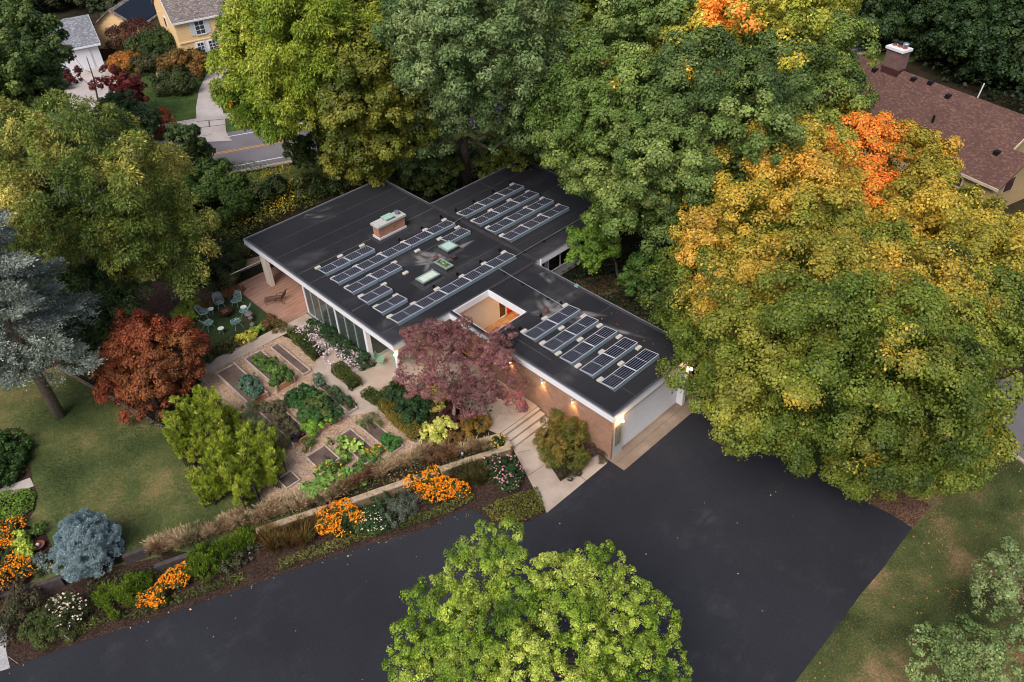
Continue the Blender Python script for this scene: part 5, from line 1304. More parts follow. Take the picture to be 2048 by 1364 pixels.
# dry ornamental grass above the wall
def grass_clump(label, pts, z, h, cols, seed, n=700, lean=(.0, 0), name='ornamental_grass', cat='ornamental grass', group=None, bw=.035, spread=.45):
    rng = np.random.default_rng(seed); c0 = np.mean([G(x, y, z) for x, y in pts], axis=0); t = empty(name, c0, label, cat, group)
    Ps, Us, Vs, Cs = [], [], [], []
    for (x, y) in pts:
        c = np.array(G(x, y, z)); k = n
        rr = np.abs(rng.normal(0, .16, k)); an = rng.uniform(0, 2 * np.pi, k); dirn = np.column_stack([np.cos(an), np.sin(an), np.zeros(k)])
        base = c + dirn * rr[:, None]; L = h * (.6 + .6 * rng.random(k)) * np.exp(rng.normal(0, .1)); out_ = spread * (.3 + rng.random(k))
        for (f0, f1, dz0) in ((0, .5, 0), (.5, 1, 1)):
            p0 = base + dirn * (out_ * f0 ** 1.6 * L)[:, None] + np.array([lean[0], lean[1], 0]) * (L * f0)[:, None]; p0[:, 2] += L * (f0 - .35 * f0 ** 2.5 * out_)
            p1 = base + dirn * (out_ * f1 ** 1.6 * L)[:, None] + np.array([lean[0], lean[1], 0]) * (L * f1)[:, None]; p1[:, 2] += L * (f1 - .35 * f1 ** 2.5 * out_)
            P = (p0 + p1) / 2; U = (p1 - p0) / 2 * 1.05; V = unit(np.cross(U, rng.normal(size=(k, 3)))) * (bw / 2)
            Ps.append(P); Us.append(U); Vs.append(V); Cs.append(palette(P, cols, 1.5, seed, .25, rng))
    quads_mesh('blades', np.vstack(Ps), np.vstack(Us), np.vstack(Vs), np.vstack(Cs), LEAF, t, c0)
    return t
gi = 0
drylab = ['at the stone corner beside the entrance landing', 'above the large orange flower mass', 'beside the end of the golden hedge', 'behind the middle of the stone wall', 'above the white daisies', 'beyond the squash leaves', 'beside the lawn behind the reddish grass', 'on the lawn edge above the pale stone end', 'on the lawn edge above the green feathery bush', 'at the lawn edge right of the blue spruce']
dry = [[(975, 893), (960, 898), (945, 893), (925, 900)], [(880, 920), (865, 912), (895, 905), (905, 912), (852, 925)], [(845, 905), (860, 898), (830, 915), (875, 895), (820, 925)], [(800, 930), (785, 935), (770, 940), (790, 922), (810, 920), (760, 948)], [(740, 955), (725, 960), (745, 945), (712, 965), (700, 975)], [(680, 985), (665, 995), (690, 975), (650, 1003), (640, 998)], [(620, 1005), (600, 1012), (580, 1018), (610, 998), (590, 1004), (565, 1010)], [(560, 1024), (540, 1030), (520, 1038), (550, 1015), (530, 1020)], [(500, 1042), (480, 1048), (460, 1055), (440, 1060), (490, 1032), (470, 1040), (450, 1045)], [(420, 1066), (400, 1072), (380, 1080), (360, 1086), (340, 1092), (320, 1098), (400, 1058), (350, 1076), (330, 1082), (310, 1090), (375, 1068)]]
for pts, l in zip(dry, drylab):
    gi += 1; grass_clump('tan dry ornamental grass ' + l, pts, .5, .62, C_tan if gi not in (2, 5) else [GR(120, 96, 70), GR(150, 116, 86), GR(110, 104, 66)], 40 + gi, n=420, lean=(.25, -.15), group='dry ornamental grasses along the wall top')
cover('low_weeds', GP([(380, 1100), (300, 1098), (520, 1030), (640, 985), (860, 895), (1000, 872), (1005, 885), (935, 915), (640, 1015)], .5), .5, [GR(70, 76, 44), GR(104, 96, 62), GR(140, 118, 86)], 110, .12, .09, 33, label='low weedy growth among the dry grasses on the wall top', cat='ground cover')

# perennial bed (z about 0.1)
def flower_mass(label, pts, r, seed, dens=520, z=.32, fcols=C_or, fs=.085, cols=[GR(38, 56, 28), GR(58, 78, 36)], name='coneflowers', cat='flowers', group='orange black-eyed flower masses'):
    bush(name, label, L_(z, r * .86, *pts), cols, rc=.18, n=34, size=.09, seed=seed, cat=cat, flowers=(fcols, dens, fs, .04), group=group, gz=.02)
flower_mass('large mass of orange flowers in front of the middle of the stone wall', [(822, 968), (840, 962), (858, 958), (868, 948), (872, 975), (850, 985), (868, 992), (890, 988), (905, 976), (922, 982), (888, 970)], .42, 51)
flower_mass('mass of orange flowers beside the white daisies', [(652, 1032), (672, 1020), (690, 1015), (700, 1030), (680, 1040), (660, 1050), (685, 1058), (712, 1040), (650, 1055)], .42, 52)
flower_mass('mass of orange flowers at the driveway edge left of the feathery green bush', [(370, 1142), (352, 1150), (338, 1164), (328, 1178), (308, 1194), (292, 1200), (318, 1200), (362, 1160)], .38, 53)
flower_mass('orange flowers at the left edge below the lime shrub', [(10, 1060), (30, 1055), (12, 1100), (35, 1125), (15, 1135), (50, 1140), (5, 1160), (20, 1080)], .5, 54, dens=260, z=.8)
bush('daisies', 'white daisies beside the orange flower mass', L_(.3, .35, (718, 1050), (735, 1040), (750, 1050), (742, 1030), (765, 1050)), C_dark, rc=.16, n=34, size=.08, seed=55, cat='flowers', flowers=([GR(236, 230, 200), GR(230, 220, 180)], 55, .09, .04), gz=.02)
bush('cream_flowers', 'tall cream flowers on stems near the left driveway stake', L_(.5, .42, (135, 1208), (150, 1222), (118, 1212), (138, 1240)), [GR(50, 60, 36), GR(72, 80, 48)], rc=.2, n=22, size=.09, seed=56, cat='flowers', flowers=([GR(226, 214, 178)], 70, .1, .06), gz=.02)
bush('pink_sedum', 'pink flower heads on a leafy plant at the corner of the front walk', L_(.4, .42, (985, 925), (1000, 935), (1020, 930), (1008, 952), (1030, 950), (1018, 968)), C_dark, rc=.18, n=34, size=.09, seed=57, cat='flowers', flowers=([GR(206, 150, 150), GR(190, 130, 136)], 60, .1, .05), gz=.02)
C_feath = [GR(70, 96, 26), GR(104, 130, 38), GR(134, 152, 56)]
el_up = lambda P, d, idx, rng: d * .6 + np.array([0, 0, .9]) + rng.normal(size=d.shape) * .25
bush('feathery_bush', 'bright green feathery bush right of the orange flowers at the timber wall', L_(.45, .5, (400, 1112), (420, 1122), (440, 1110), (455, 1096), (475, 1086), (490, 1076), (415, 1138), (395, 1128)), C_feath, rc=.22, n=90, size=.16, aspect=.22, elong=el_up, seed=58, gz=.02)
bush('feathery_bush', 'bright green feathery bush left of the lower orange flowers', L_(.42, .5, (215, 1192), (235, 1200), (255, 1190), (268, 1172), (280, 1165), (240, 1212)), C_feath, rc=.22, n=90, size=.16, aspect=.22, elong=el_up, seed=59, gz=.02)
bush('feathery_bush', 'dull green low bush near the left driveway stake', L_(.35, .5, (90, 1236), (110, 1250), (70, 1262), (130, 1262), (98, 1275)), [GR(58, 72, 32), GR(86, 98, 42)], rc=.22, n=60, size=.12, aspect=.3, seed=60, gz=.02)
bush('dark_shrub', 'dark mixed shrub at the left end of the flower bed', L_(.4, .6, (20, 1195), (45, 1190), (30, 1225), (60, 1215), (10, 1250)), [GR(52, 60, 36), GR(76, 76, 48), GR(96, 70, 60)], rc=.25, n=50, size=.1, seed=61, gz=.02)
C_redg = [GR(92, 76, 44), GR(120, 92, 50), GR(84, 90, 46)]
for i, (pts, l, cc) in enumerate((([(530, 1082), (545, 1075), (560, 1085), (548, 1098)], 'reddish green grass clump in front of the pale end of the stone wall', C_redg), ([(590, 1065), (605, 1058), (620, 1066), (610, 1085), (580, 1090), (632, 1050)], 'reddish green grass clump left of the orange flowers by the daisies', C_redg), ([(900, 945), (918, 940), (935, 948), (950, 940), (965, 950), (940, 962), (958, 965)], 'dark olive grass clump between the orange flowers and the pink sedum', [GR(66, 66, 38), GR(90, 84, 46)]))):
    grass_clump(l, pts, .05, .75, cc, 70 + i, n=420, group='grass clumps in the flower bed', bw=.03)
bush('sage', 'blue grey sage in front of the stone wall', L_(.4, .5, (780, 1020), (800, 1010), (820, 1000), (810, 1022), (785, 1035)), [GR(54, 68, 50), GR(80, 94, 70), GR(104, 108, 100)], rc=.2, n=60, size=.09, aspect=.3, seed=75, gz=.02)
bush('green_perennial', 'dark green leafy perennial behind the purple flowers', L_(.35, .4, (760, 1000), (745, 1015), (770, 1040)), C_dark, rc=.2, n=40, size=.09, seed=76, gz=.02)
bush('purple_flowers', 'sparse purple flowers right of the feathery bush', L_(.3, .35, (505, 1100), (480, 1118), (458, 1132)), [GR(60, 66, 44), GR(84, 86, 56)], rc=.18, n=30, size=.08, seed=77, flowers=([GR(150, 120, 150)], 30, .07, .05), gz=.02)
C_edge = [GR(52, 66, 30), GR(80, 92, 40), GR(116, 110, 56)]
cover('edge_planting', GP([(560, 1120), (700, 1072), (860, 1025), (940, 985), (955, 1000), (900, 1028), (700, 1092), (560, 1142)], .02), .02, C_edge, 260, .3, .2, 34, label='low grassy perennials edging the driveway', cat='ground cover', aspect=.2)
cover('edge_planting', GP([(150, 1255), (300, 1212), (440, 1160), (560, 1120), (560, 1142), (440, 1180), (294, 1232), (150, 1275)], .02), .02, C_edge, 170, .3, .18, 35, label='sparse low greenery between the left flowers and the driveway', cat='ground cover', aspect=.25, thr=.35)
cover('edge_planting', GP([(0, 1300), (0, 1200), (130, 1160), (330, 1130), (520, 1075), (640, 1035), (800, 985), (950, 935), (1020, 905), (1000, 960), (860, 1010), (640, 1080), (400, 1160), (200, 1240)], .02), .02, [GR(46, 52, 30), GR(66, 70, 38), GR(86, 66, 50)], 150, .25, .12, 36, label='patchy low growth over the dark mulch bed', cat='ground cover', thr=.4)
cover('sedum_mat', GP([(965, 1020), (1000, 1000), (1050, 985), (1075, 975), (1092, 1022), (1054, 1042), (1015, 1048), (985, 1044)], .02), .03, [GR(84, 88, 34), GR(118, 118, 48), GR(140, 132, 62)], 420, .3, .09, 37, label='mat of yellow green sedum beside the tip of the front walk', cat='ground cover')
# bed under the purple tree
bush('hydrangea', 'dark green shrub bed between the golden hedge and the purple tree', L_(.85, .6, (800, 800), (815, 820), (830, 835), (790, 785), (845, 815), (828, 798)), C_dark, rc=.26, n=60, size=.13, seed=80)
bush('lime_shrub', 'bright yellow green shrub below the purple tree', L_(.85, .5, (868, 858), (885, 850), (880, 872), (860, 870), (895, 862)), [GR(150, 160, 62), GR(196, 196, 92), GR(214, 206, 120)], rc=.2, n=46, size=.12, seed=81, jit=.15)
bush('lime_shrub', 'small yellow green shrub with pink tints against the purple tree trunk', L_(.85, .42, (868, 800), (878, 790), (872, 812), (865, 782)), [GR(130, 140, 56), GR(180, 176, 84), GR(204, 150, 100)], rc=.18, n=36, size=.11, seed=82, jit=.18)
bush('autumn_shrub', 'low orange green shrub beside the entrance landing', L_(.75, .45, (940, 848), (955, 858), (962, 845), (945, 865)), [GR(96, 90, 36), GR(150, 112, 40), GR(120, 100, 44)], rc=.2, n=60, size=.08, seed=83)
bush('red_shrub', 'low red and brown foliage between the lime shrub and orange shrub', L_(.7, .4, (908, 868), (920, 862), (925, 880), (905, 882)), [GR(110, 50, 40), GR(120, 88, 46), GR(80, 76, 40)], rc=.18, n=50, size=.08, seed=84)
bush('purple_groundcover', 'dark purple foliage at the foot of the purple tree', L_(.7, .5, (900, 835), (920, 825), (935, 835), (905, 815)), [GR(60, 34, 36), GR(84, 46, 48)], rc=.2, n=50, size=.09, seed=85)
bush('yellow_flowers', 'yellow flowers inside the corner of the stone wall', L_(.7, .25, (992, 886), (1000, 880), (985, 892)), C_dark, rc=.14, n=40, size=.08, seed=86, cat='flowers', flowers=([GR(250, 196, 30)], 110, .09, .03))
cover('bed_growth', GP([(735, 800), (800, 770), (850, 740), (1000, 760), (975, 860), (900, 895), (850, 895)], .5), .5, [GR(40, 50, 28), GR(66, 66, 38), GR(90, 60, 50)], 60, .2, .12, 38, label='dark mixed growth under the purple tree', cat='ground cover')
# front shrub bed
bush('bushy_maple', 'bushy olive and orange shrub beside the brick garage wall', L_(1.0, .75, (1110, 862), (1145, 872), (1155, 895), (1118, 892), (1135, 912), (1100, 880)) + L_(1.7, .5, (1105, 840), (1148, 858), (1122, 870)) + L_(.5, .5, (1115, 918), (1150, 918), (1095, 905)), [GR(54, 68, 26), GR(84, 96, 36), GR(132, 104, 46), GR(92, 102, 40)], rc=.26, n=110, size=.08, seed=90, gz=.04, nscale=1.6)
bush('dark_sedge', 'dark green tufted sedge at the near tip of the shrub bed', L_(.2, .35, (1120, 950), (1135, 945), (1150, 938), (1163, 928)), [GR(44, 46, 30), GR(64, 66, 38), GR(70, 44, 40)], rc=.2, n=70, size=.12, aspect=.25, seed=91, gz=.04)
bush('purple_sedge', 'dark purple grass tuft against the brick garage corner', L_(.2, .3, (1180, 898), (1192, 906), (1202, 914)), [GR(60, 46, 42), GR(84, 66, 58), GR(70, 70, 40)], rc=.18, n=70, size=.12, aspect=.25, seed=92, gz=.04)
# court plants
bush('round_shrub', 'big round green shrub beside the white handrail', L_(1.1, 1.15, (405, 528), (430, 520), (450, 530), (440, 548), (415, 545), (460, 515)), [GR(48, 62, 32), GR(68, 84, 42), GR(96, 100, 58)], rc=.4, n=150, size=.1, seed=95)
bush('azalea', 'bright green azalea at the edge of the clearing left of the chairs', L_(.8, .45, (362, 622), (375, 615), (385, 608), (372, 632), (380, 640), (358, 630)), [GR(110, 130, 44), GR(150, 166, 60)], rc=.2, n=60, size=.09, seed=96)
bush('azalea', 'yellow green azalea with orange tips beside the garden path', L_(.75, .32, (482, 680), (492, 676), (500, 672)), [GR(140, 160, 50), GR(196, 190, 80), GR(220, 160, 70)], rc=.16, n=50, size=.09, seed=97)
bush('azalea', 'small green azalea next to the yellow one by the path', L_(.75, .3, (508, 664), (518, 660)), [GR(110, 140, 50), GR(150, 170, 70)], rc=.16, n=50, size=.09, seed=98)
bush('low_shrub', 'low reddish olive shrub at the deck corner by the path', L_(.7, .4, (540, 642), (550, 650), (530, 650), (558, 655)), [GR(66, 70, 34), GR(100, 90, 44), GR(110, 70, 44)], rc=.2, n=60, size=.08, seed=99)
bush('low_shrub', 'low rusty edged shrub between the clearing and the rear chairs', L_(.7, .38, (450, 592), (462, 586), (474, 578), (430, 605), (415, 610), (402, 615)), [GR(66, 66, 34), GR(100, 84, 44), GR(116, 66, 44)], rc=.2, n=60, size=.08, seed=100)
bush('low_shrub', 'low olive shrubs along the path below the chair lawn', L_(.7, .4, (410, 716), (425, 706), (440, 700), (455, 694), (468, 688), (400, 722)), [GR(52, 60, 30), GR(80, 84, 40), GR(96, 72, 44)], rc=.2, n=60, size=.08, seed=101)
# left edge plants
bush('hosta', 'dark green shrub mass at the left edge of the lawn', L_(.9, .8, (-10, 900), (15, 915), (5, 940), (25, 890), (-10, 960)), [GR(34, 56, 24), GR(54, 80, 34), GR(76, 104, 44)], rc=.3, n=80, size=.12, seed=105)
cover('lawn_tufts', GP([(260, 200), (330, 150), (395, 165), (385, 280), (330, 290), (270, 240)], .5), .506, [GR(44, 60, 30), GR(66, 82, 38), GR(96, 104, 56)], 60, .1, .1, 62, label='uneven grass of the neighbour lawn', cat='grass', blade=True, nscale=.3, bw=.05)
cover('ivy', GP([(-60, 1000), (0, 985), (60, 978), (74, 990), (68, 1020), (40, 1040), (-60, 1050)], .5), .5, [GR(66, 90, 30), GR(98, 128, 42), GR(130, 156, 60)], 300, .2, .12, 39, label='bright green ground cover below the side path', cat='ground cover')
cover('ivy', GP([(-200, 870), (30, 860), (45, 900), (50, 955), (0, 970), (-200, 1000)], .5), .5, [GR(40, 60, 26), GR(66, 90, 36)], 160, .2, .12, 40, label='dark green ground cover above the side path', cat='ground cover')
bush('lime_shrub', 'small lime green shrub beside the orange flowers at the left edge', L_(.9, .35, (45, 1090), (52, 1105), (38, 1078)), C_lime, rc=.18, n=40, size=.12, seed=106)
bush('green_perennial', 'green perennial behind the terracotta bowl', L_(.75, .3, (62, 1062), (78, 1058), (70, 1070)), C_mid, rc=.18, n=40, size=.1, seed=107)
bush('silver_plant', 'silver grey leafy plant below the terracotta bowl', L_(.7, .35, (82, 1120), (95, 1128), (75, 1130)), [GR(86, 100, 92), GR(116, 128, 118)], rc=.18, n=40, size=.09, seed=108)
flower_mass('small orange flowers between the silver plant and the blue spruce', [(98, 1140), (82, 1146), (108, 1132)], .25, 109, dens=80, z=.6)
# ------------------------------------------------------------------ trees
T_olive = [GR(44, 58, 22), GR(72, 88, 32), GR(98, 114, 40), GR(124, 130, 48), GR(148, 142, 56)]
T_gold = [GR(80, 92, 34), GR(124, 126, 46), GR(162, 144, 54), GR(190, 154, 60), GR(200, 148, 62)]
T_green = [GR(44, 58, 30), GR(66, 84, 42), GR(94, 112, 54), GR(130, 142, 78)]
T_green2 = [GR(50, 66, 30), GR(78, 96, 42), GR(112, 126, 54), GR(144, 146, 66)]
T_yg = [GR(66, 90, 26), GR(100, 122, 36), GR(138, 150, 50), GR(172, 172, 64)]
T_oak = [GR(52, 70, 36), GR(76, 96, 52), GR(100, 118, 72), GR(124, 134, 84)]
T_loc = [GR(66, 82, 32), GR(86, 102, 42), GR(124, 132, 56), GR(184, 170, 84)]
T_dark = [GR(20, 34, 20), GR(32, 50, 28), GR(48, 66, 38)]
ORANGE = [GR(196, 148, 60), GR(226, 116, 44), GR(234, 144, 58), GR(222, 110, 42), GR(206, 150, 58)]
def base_of(px, py, z=0.): return G(px, py, z)

# --- orange and olive maples on the right
tree('maple', 'huge olive green maple with golden tips overhanging the garage corner and driveway', (-11, 36.5, 0),
     lob((1400, 610, 6.8, 3.3), (1450, 730, 5, 2.7), (1372, 640, 5.6, 1.5), (1530, 650, 9, 4.0), (1560, 790, 7, 3.7), (1660, 680, 10, 4.4), (1690, 830, 6.5, 3.8), (1780, 740, 9, 4.0), (1640, 885, 4, 2.2), (1730, 925, 3.3, 1.8), (1800, 925, 3.2, 1.8),
         (1850, 870, 5.5, 3.2), (1890, 750, 8, 3.3), (1520, 860, 4, 1.8), (1955, 890, 4.5, 1.2), (1880, 930, 2.8, 1.3), (1780, 590, 9.5, 3.6), (1660, 590, 10.5, 3.4), (1950, 660, 8, 3.1), (1560, 560, 9.5, 3)),
     T_olive, rc=1.0, n=640, size=.13, seed=11, r0=.45, patches=[(*G(x_, y_, z_), r_, [GR(128, 124, 44), GR(170, 148, 56), GR(196, 158, 62)]) for x_, y_, z_, r_ in ((1510, 560, 11, 3.6), (1660, 530, 12, 3.2), (1790, 550, 11.5, 3.4), (1640, 690, 13.5, 1.5), (1800, 690, 12.5, 1.6), (1590, 810, 9.5, 1.2), (1950, 610, 10, 1.6), (1710, 910, 6.5, 1.2), (1400, 600, 8.5, 1.6))] + [(*G(1960, 900, 4.5), 1.0, ORANGE), (*G(1885, 905, 4.5), .35, ORANGE)], spread=1.1, bright=1.08)
tree('maple', 'golden yellow maple crown with orange tips above the olive maple', (-20.5, 44.5, .5),
     lob((1555, 320, 12, 3.3), (1490, 410, 10, 3.4), (1590, 420, 11, 3.6), (1450, 500, 8.5, 2.9), (1540, 520, 9.5, 3.2), (1640, 500, 9.5, 3.0), (1520, 270, 11.5, 2.2), (1600, 270, 11, 2.2)),
     T_gold, rc=.95, n=520, size=.145, seed=12, r0=.35, patches=[(*G(1570, 320, 14), 1.6, [GR(220, 160, 60), GR(214, 136, 50)])], spread=1.1)
tree('maple', 'maple with a blazing orange crown side in front of the brown roofed house', (-16.5, 44, .5),
     lob((1725, 290, 11, 2.6), (1700, 370, 9.5, 2.3), (1745, 420, 8.5, 2.4), (1810, 330, 9.5, 2.6), (1780, 280, 9.5, 1.6), (1760, 500, 8, 3.0), (1690, 450, 8, 2.6), (1860, 310, 9, 1.6)),
     [GR(96, 96, 34), GR(150, 134, 46), GR(190, 148, 54)], rc=.8, n=440, size=.15, seed=13, r0=.3,
     patches=[(*G(1725, 285, 11.5), 3.3, ORANGE), (*G(1705, 365, 10), 2.9, ORANGE), (*G(1730, 425, 9.5), 2.2, ORANGE), (*G(1765, 235, 12), 1.1, ORANGE)])
tree('maple', 'golden green maple in front of the gable end of the brown roofed house', (-9.5, 47.5, .5),
     lob((1850, 390, 8.5, 2.4), (1930, 470, 8, 2.7), (1850, 480, 9, 3.2), (2010, 530, 7, 2.6), (1940, 560, 8, 3.2), (2040, 590, 6.5, 2.4), (1860, 580, 8.5, 3.0), (2050, 470, 6, 1.5)),
     [GR(76, 84, 28), GR(118, 118, 40), GR(160, 144, 52), GR(192, 156, 60)], rc=.95, n=480, size=.15, seed=14, r0=.35)
# --- green maples in the centre
tree('maple', 'tall dark green maple leaning over the far wing roof', (-34.5, 43.5, .5),
     lob((1220, 175, 15, 3.0), (1180, 250, 13, 3.4), (1255, 250, 13, 3.2), (1215, 320, 10.5, 3.0), (1270, 350, 10, 3.2), (1250, 405, 7.5, 2.2), (1165, 365, 7.8, 1.2), (1270, 420, 8, 2.6), (1150, 320, 9.5, 2.0)),
     [GR(48, 64, 28), GR(74, 94, 40), GR(100, 118, 54), GR(134, 144, 78)], rc=.85, n=440, size=.155, seed=21, bright=1.4, r0=.4, patches=[(*G(1205, 120, 16.5), .9, [GR(206, 150, 70), GR(170, 150, 70)]), (*G(1228, 170, 16), .7, [GR(224, 150, 40)])])
tree('maple', 'broad green maple in the middle of the grove with pale leaf tips', (-27.5, 43, .5),
     lob((1400, 190, 15, 3.8), (1480, 260, 13.5, 4.0), (1340, 280, 13, 3.6), (1420, 360, 10.5, 3.6), (1320, 380, 9.5, 3.2), (1500, 370, 10, 3.2), (1370, 450, 7, 2.6), (1530, 170, 14, 3.6), (1300, 190, 13, 2.6), (1440, 430, 7.5, 2.4)),
     T_green, rc=.9, n=460, size=.155, seed=22, bright=1.4, r0=.45, patches=[(*G(1375, 150, 17), .6, [GR(214, 170, 50)]), (*G(1440, 140, 17), .5, [GR(206, 150, 60)])])
tree('maple', 'green maple with yellow green top beside the brown roof', (-25, 49, .5),
     lob((1620, 120, 14, 3.6), (1635, 205, 12, 3.0), (1600, 230, 12, 3.4), (1620, 90, 13, 3.0), (1640, 145, 12, 2.2), (1560, 160, 14, 3.0)),
     T_green2, rc=.9, n=440, size=.165, seed=23, bright=1.4, r0=.4)
tree('maple', 'yellow green maple with an orange red top at the upper edge', (-36, 56, .5),
     lob((1440, 50, 16, 3.6), (1520, 80, 16, 3.8), (1390, 100, 14, 3.2), (1600, 40, 15, 3.6), (1625, 0, 14, 3.2), (1480, 130, 13.5, 3.0), (1560, 0, 17, 3.4), (1400, 20, 15, 2.6)),
     [GR(86, 98, 34), GR(128, 134, 46), GR(166, 156, 58), GR(190, 160, 64)], rc=1.0, n=440, size=.175, seed=24, bright=1.4, r0=.4, patches=[(*G(1490, 20, 19), 2.6, [GR(240, 130, 60), GR(246, 160, 60)]), (*G(1445, 5, 18), 1.8, [GR(240, 130, 50)]), (*G(1360, 30, 16), .9, [GR(220, 96, 70)])])
tree('maple', 'dark green maple standing behind the leaning maple', (-42, 55, .5),
     lob((1300, 40, 16, 3.4), (1250, 100, 13, 3.2), (1320, 130, 12, 3.0), (1280, -30, 17, 3.4), (1230, 160, 10, 2.6), (1340, -20, 17, 3)), T_green, rc=.95, n=300, size=.21, seed=25, bright=1.4, r0=.4)
tree('maple', 'tall green maple behind the grove filling the upper middle', (-52, 62, .5),
     lob((1130, 70, 12, 3.8), (1170, 30, 14, 3.8), (1100, 130, 9, 3.2), (1200, 80, 12, 3.4), (1080, 30, 13, 3.2), (1150, 140, 8, 2.8), (1200, -10, 15, 3.4)),
     [GR(54, 70, 26), GR(84, 98, 34), GR(120, 128, 46)], rc=1.0, n=280, size=.24, seed=26, bright=1.4, r0=.4)
tree('maple_sapling', 'young green maple foliage hanging beside the far wing windows', (-28.5, 37, .5),
     lob((1185, 475, 4.6, 1.5), (1165, 520, 3.6, 1.1), (1205, 500, 4, 1.2)), [GR(58, 84, 28), GR(86, 112, 36), GR(116, 136, 52)], rc=.5, n=220, size=.15, seed=27, r0=.12, cat='young tree')
tree('maple_sapling', 'young green maple between the wood chip court and the olive maple', (-25, 36.5, .5),
     lob((1310, 540, 3.6, 1.7), (1285, 560, 2.8, 1.2), (1320, 575, 2.4, 1.0), (1345, 520, 3.6, 1.3)), [GR(44, 68, 26), GR(66, 92, 34), GR(90, 112, 44)], rc=.5, n=220, size=.15, seed=28, r0=.12, cat='young tree')
tree('maple_sapling', 'small green understory tree deep in the shade of the grove', (-27, 41, .5), lob((1370, 490, 3.6, 1.3), (1360, 510, 2.8, 1.1), (1440, 560, 3, 1.4)), T_green, rc=.5, n=180, size=.16, seed=29, r0=.1, cat='young tree')
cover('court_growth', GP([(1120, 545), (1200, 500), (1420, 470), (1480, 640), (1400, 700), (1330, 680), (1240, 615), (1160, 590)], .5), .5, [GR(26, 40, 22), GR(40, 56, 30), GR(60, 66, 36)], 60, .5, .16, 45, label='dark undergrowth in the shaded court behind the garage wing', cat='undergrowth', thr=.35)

# --- trees behind the house along the street
honey = lambda P, d, idx, rng: d * .8 + np.array([0, 0, -.5]) + rng.normal(size=d.shape) * .3
tree('honey_locust', 'bright yellow green honey locust beside the street with a dark trunk', (*G(652, 335, .5)[:2], .5),
     lob((570, 50, 15, 3.8), (640, 60, 15, 3.6), (520, 95, 13, 3.2), (590, 130, 13, 3.6), (500, 160, 11, 3.0), (478, 190, 9.5, 1.5), (660, 140, 12, 3.2), (560, 200, 10.5, 2.6), (640, 200, 10, 2.6), (500, 235, 8, 1.3), (550, 10, 16, 3.2), (610, 0, 17, 3.6), (560, 255, 8, 1.4)),
     T_yg, rc=1.0, n=520, size=.22, aspect=.4, seed=31, r0=.38, bark=BARKD, patches=[(*G(600, 185, 13), .7, [GR(240, 180, 30)]), (*G(470, 210, 10), .8, [GR(226, 176, 40)]), (*G(550, 60, 18.5), .8, [GR(236, 180, 40)])], elong=honey, drop=.3)
tree('maple', 'olive green maple between the honey locust and the tall oak', (-55.5, 35.5, .5),
     lob((750, 130, 13, 3.4), (720, 210, 10.5, 3.2), (790, 210, 10, 3.2), (690, 270, 7.5, 2.4), (760, 290, 7, 2.6), (810, 120, 12, 3.0), (700, 330, 4.8, 1.7), (740, 345, 3.8, 1.5), (790, 300, 6, 2.0), (820, 250, 8, 2.4)),
     [GR(50, 62, 22), GR(78, 88, 30), GR(112, 114, 42), GR(140, 132, 54)], rc=.9, n=290, size=.22, seed=32, r0=.32)
oak_lobes = lob((920, 40, 18, 4.0), (1000, 70, 17, 4.0), (850, 70, 16, 3.4), (960, 140, 15, 4.0), (1050, 150, 14, 3.4), (890, 150, 13.5, 3.2), (1060, 220, 11, 2.8), (1000, 210, 12, 3.2), (900, 230, 9.5, 2.4), (860, 290, 6, 1.8), (830, 320, 4, 1.4), (1090, 290, 7.5, 1.7), (1000, 0, 19, 3.8), (860, 0, 17, 3.4), (1030, 270, 9, 1.8))
tree('oak', 'tall grey green oak with a bare grey trunk standing behind the roof valley', (*G(932, 366, .5)[:2], .5), oak_lobes, T_oak, rc=.9, n=250, size=.22, aspect=.5, seed=33, bright=1.4, r0=.42, cover=.9, inside=.6, fill=.5, bark=mat('grey_bark', lin(112, 96, 84), .95, var=.3, scale=5, bump=.8, bscale=12))
tree('tree', 'small dark green tree at the kerb left of the street gap', (*G(390, 345, .5)[:2], .5), lob((372, 285, 4.5, 1.6), (385, 310, 3, 1.4), (398, 330, 2.2, 1.1), (362, 265, 5.5, 1.1)), [GR(40, 54, 28), GR(58, 76, 38), GR(84, 98, 54)], rc=.6, n=160, size=.2, seed=34, r0=.14, cover=.8, fill=.3)
tree('tree', 'small green tree under the honey locust near the street kerb', (-62.5, 31.5, .5), lob((600, 300, 4, 1.2), (622, 290, 4.5, 1.1), (612, 318, 2.6, 1.0)), [GR(46, 62, 24), GR(70, 84, 34)], rc=.55, n=150, size=.2, seed=35, r0=.12, fill=.3)
tree('tree', 'yellow green understory tree right of the oak trunk', (-44.5, 46, .5), lob((1010, 300, 4, 2.0), (1060, 320, 3.5, 2.0), (990, 330, 2.8, 1.5), (1050, 280, 5, 1.8)), [GR(54, 66, 24), GR(84, 94, 34), GR(122, 124, 50)], rc=.6, n=180, size=.2, seed=36, r0=.14)
tree('tree', 'dark understory tree left of the oak trunk above the roof valley', (-51, 37.5, .5), lob((840, 350, 2.4, 1.6), (800, 360, 2.0, 1.5), (890, 330, 3, 1.8), (880, 370, 1.8, 1.3)), [GR(34, 48, 22), GR(52, 66, 30), GR(90, 96, 40)], rc=.6, n=180, size=.2, seed=37, r0=.14)
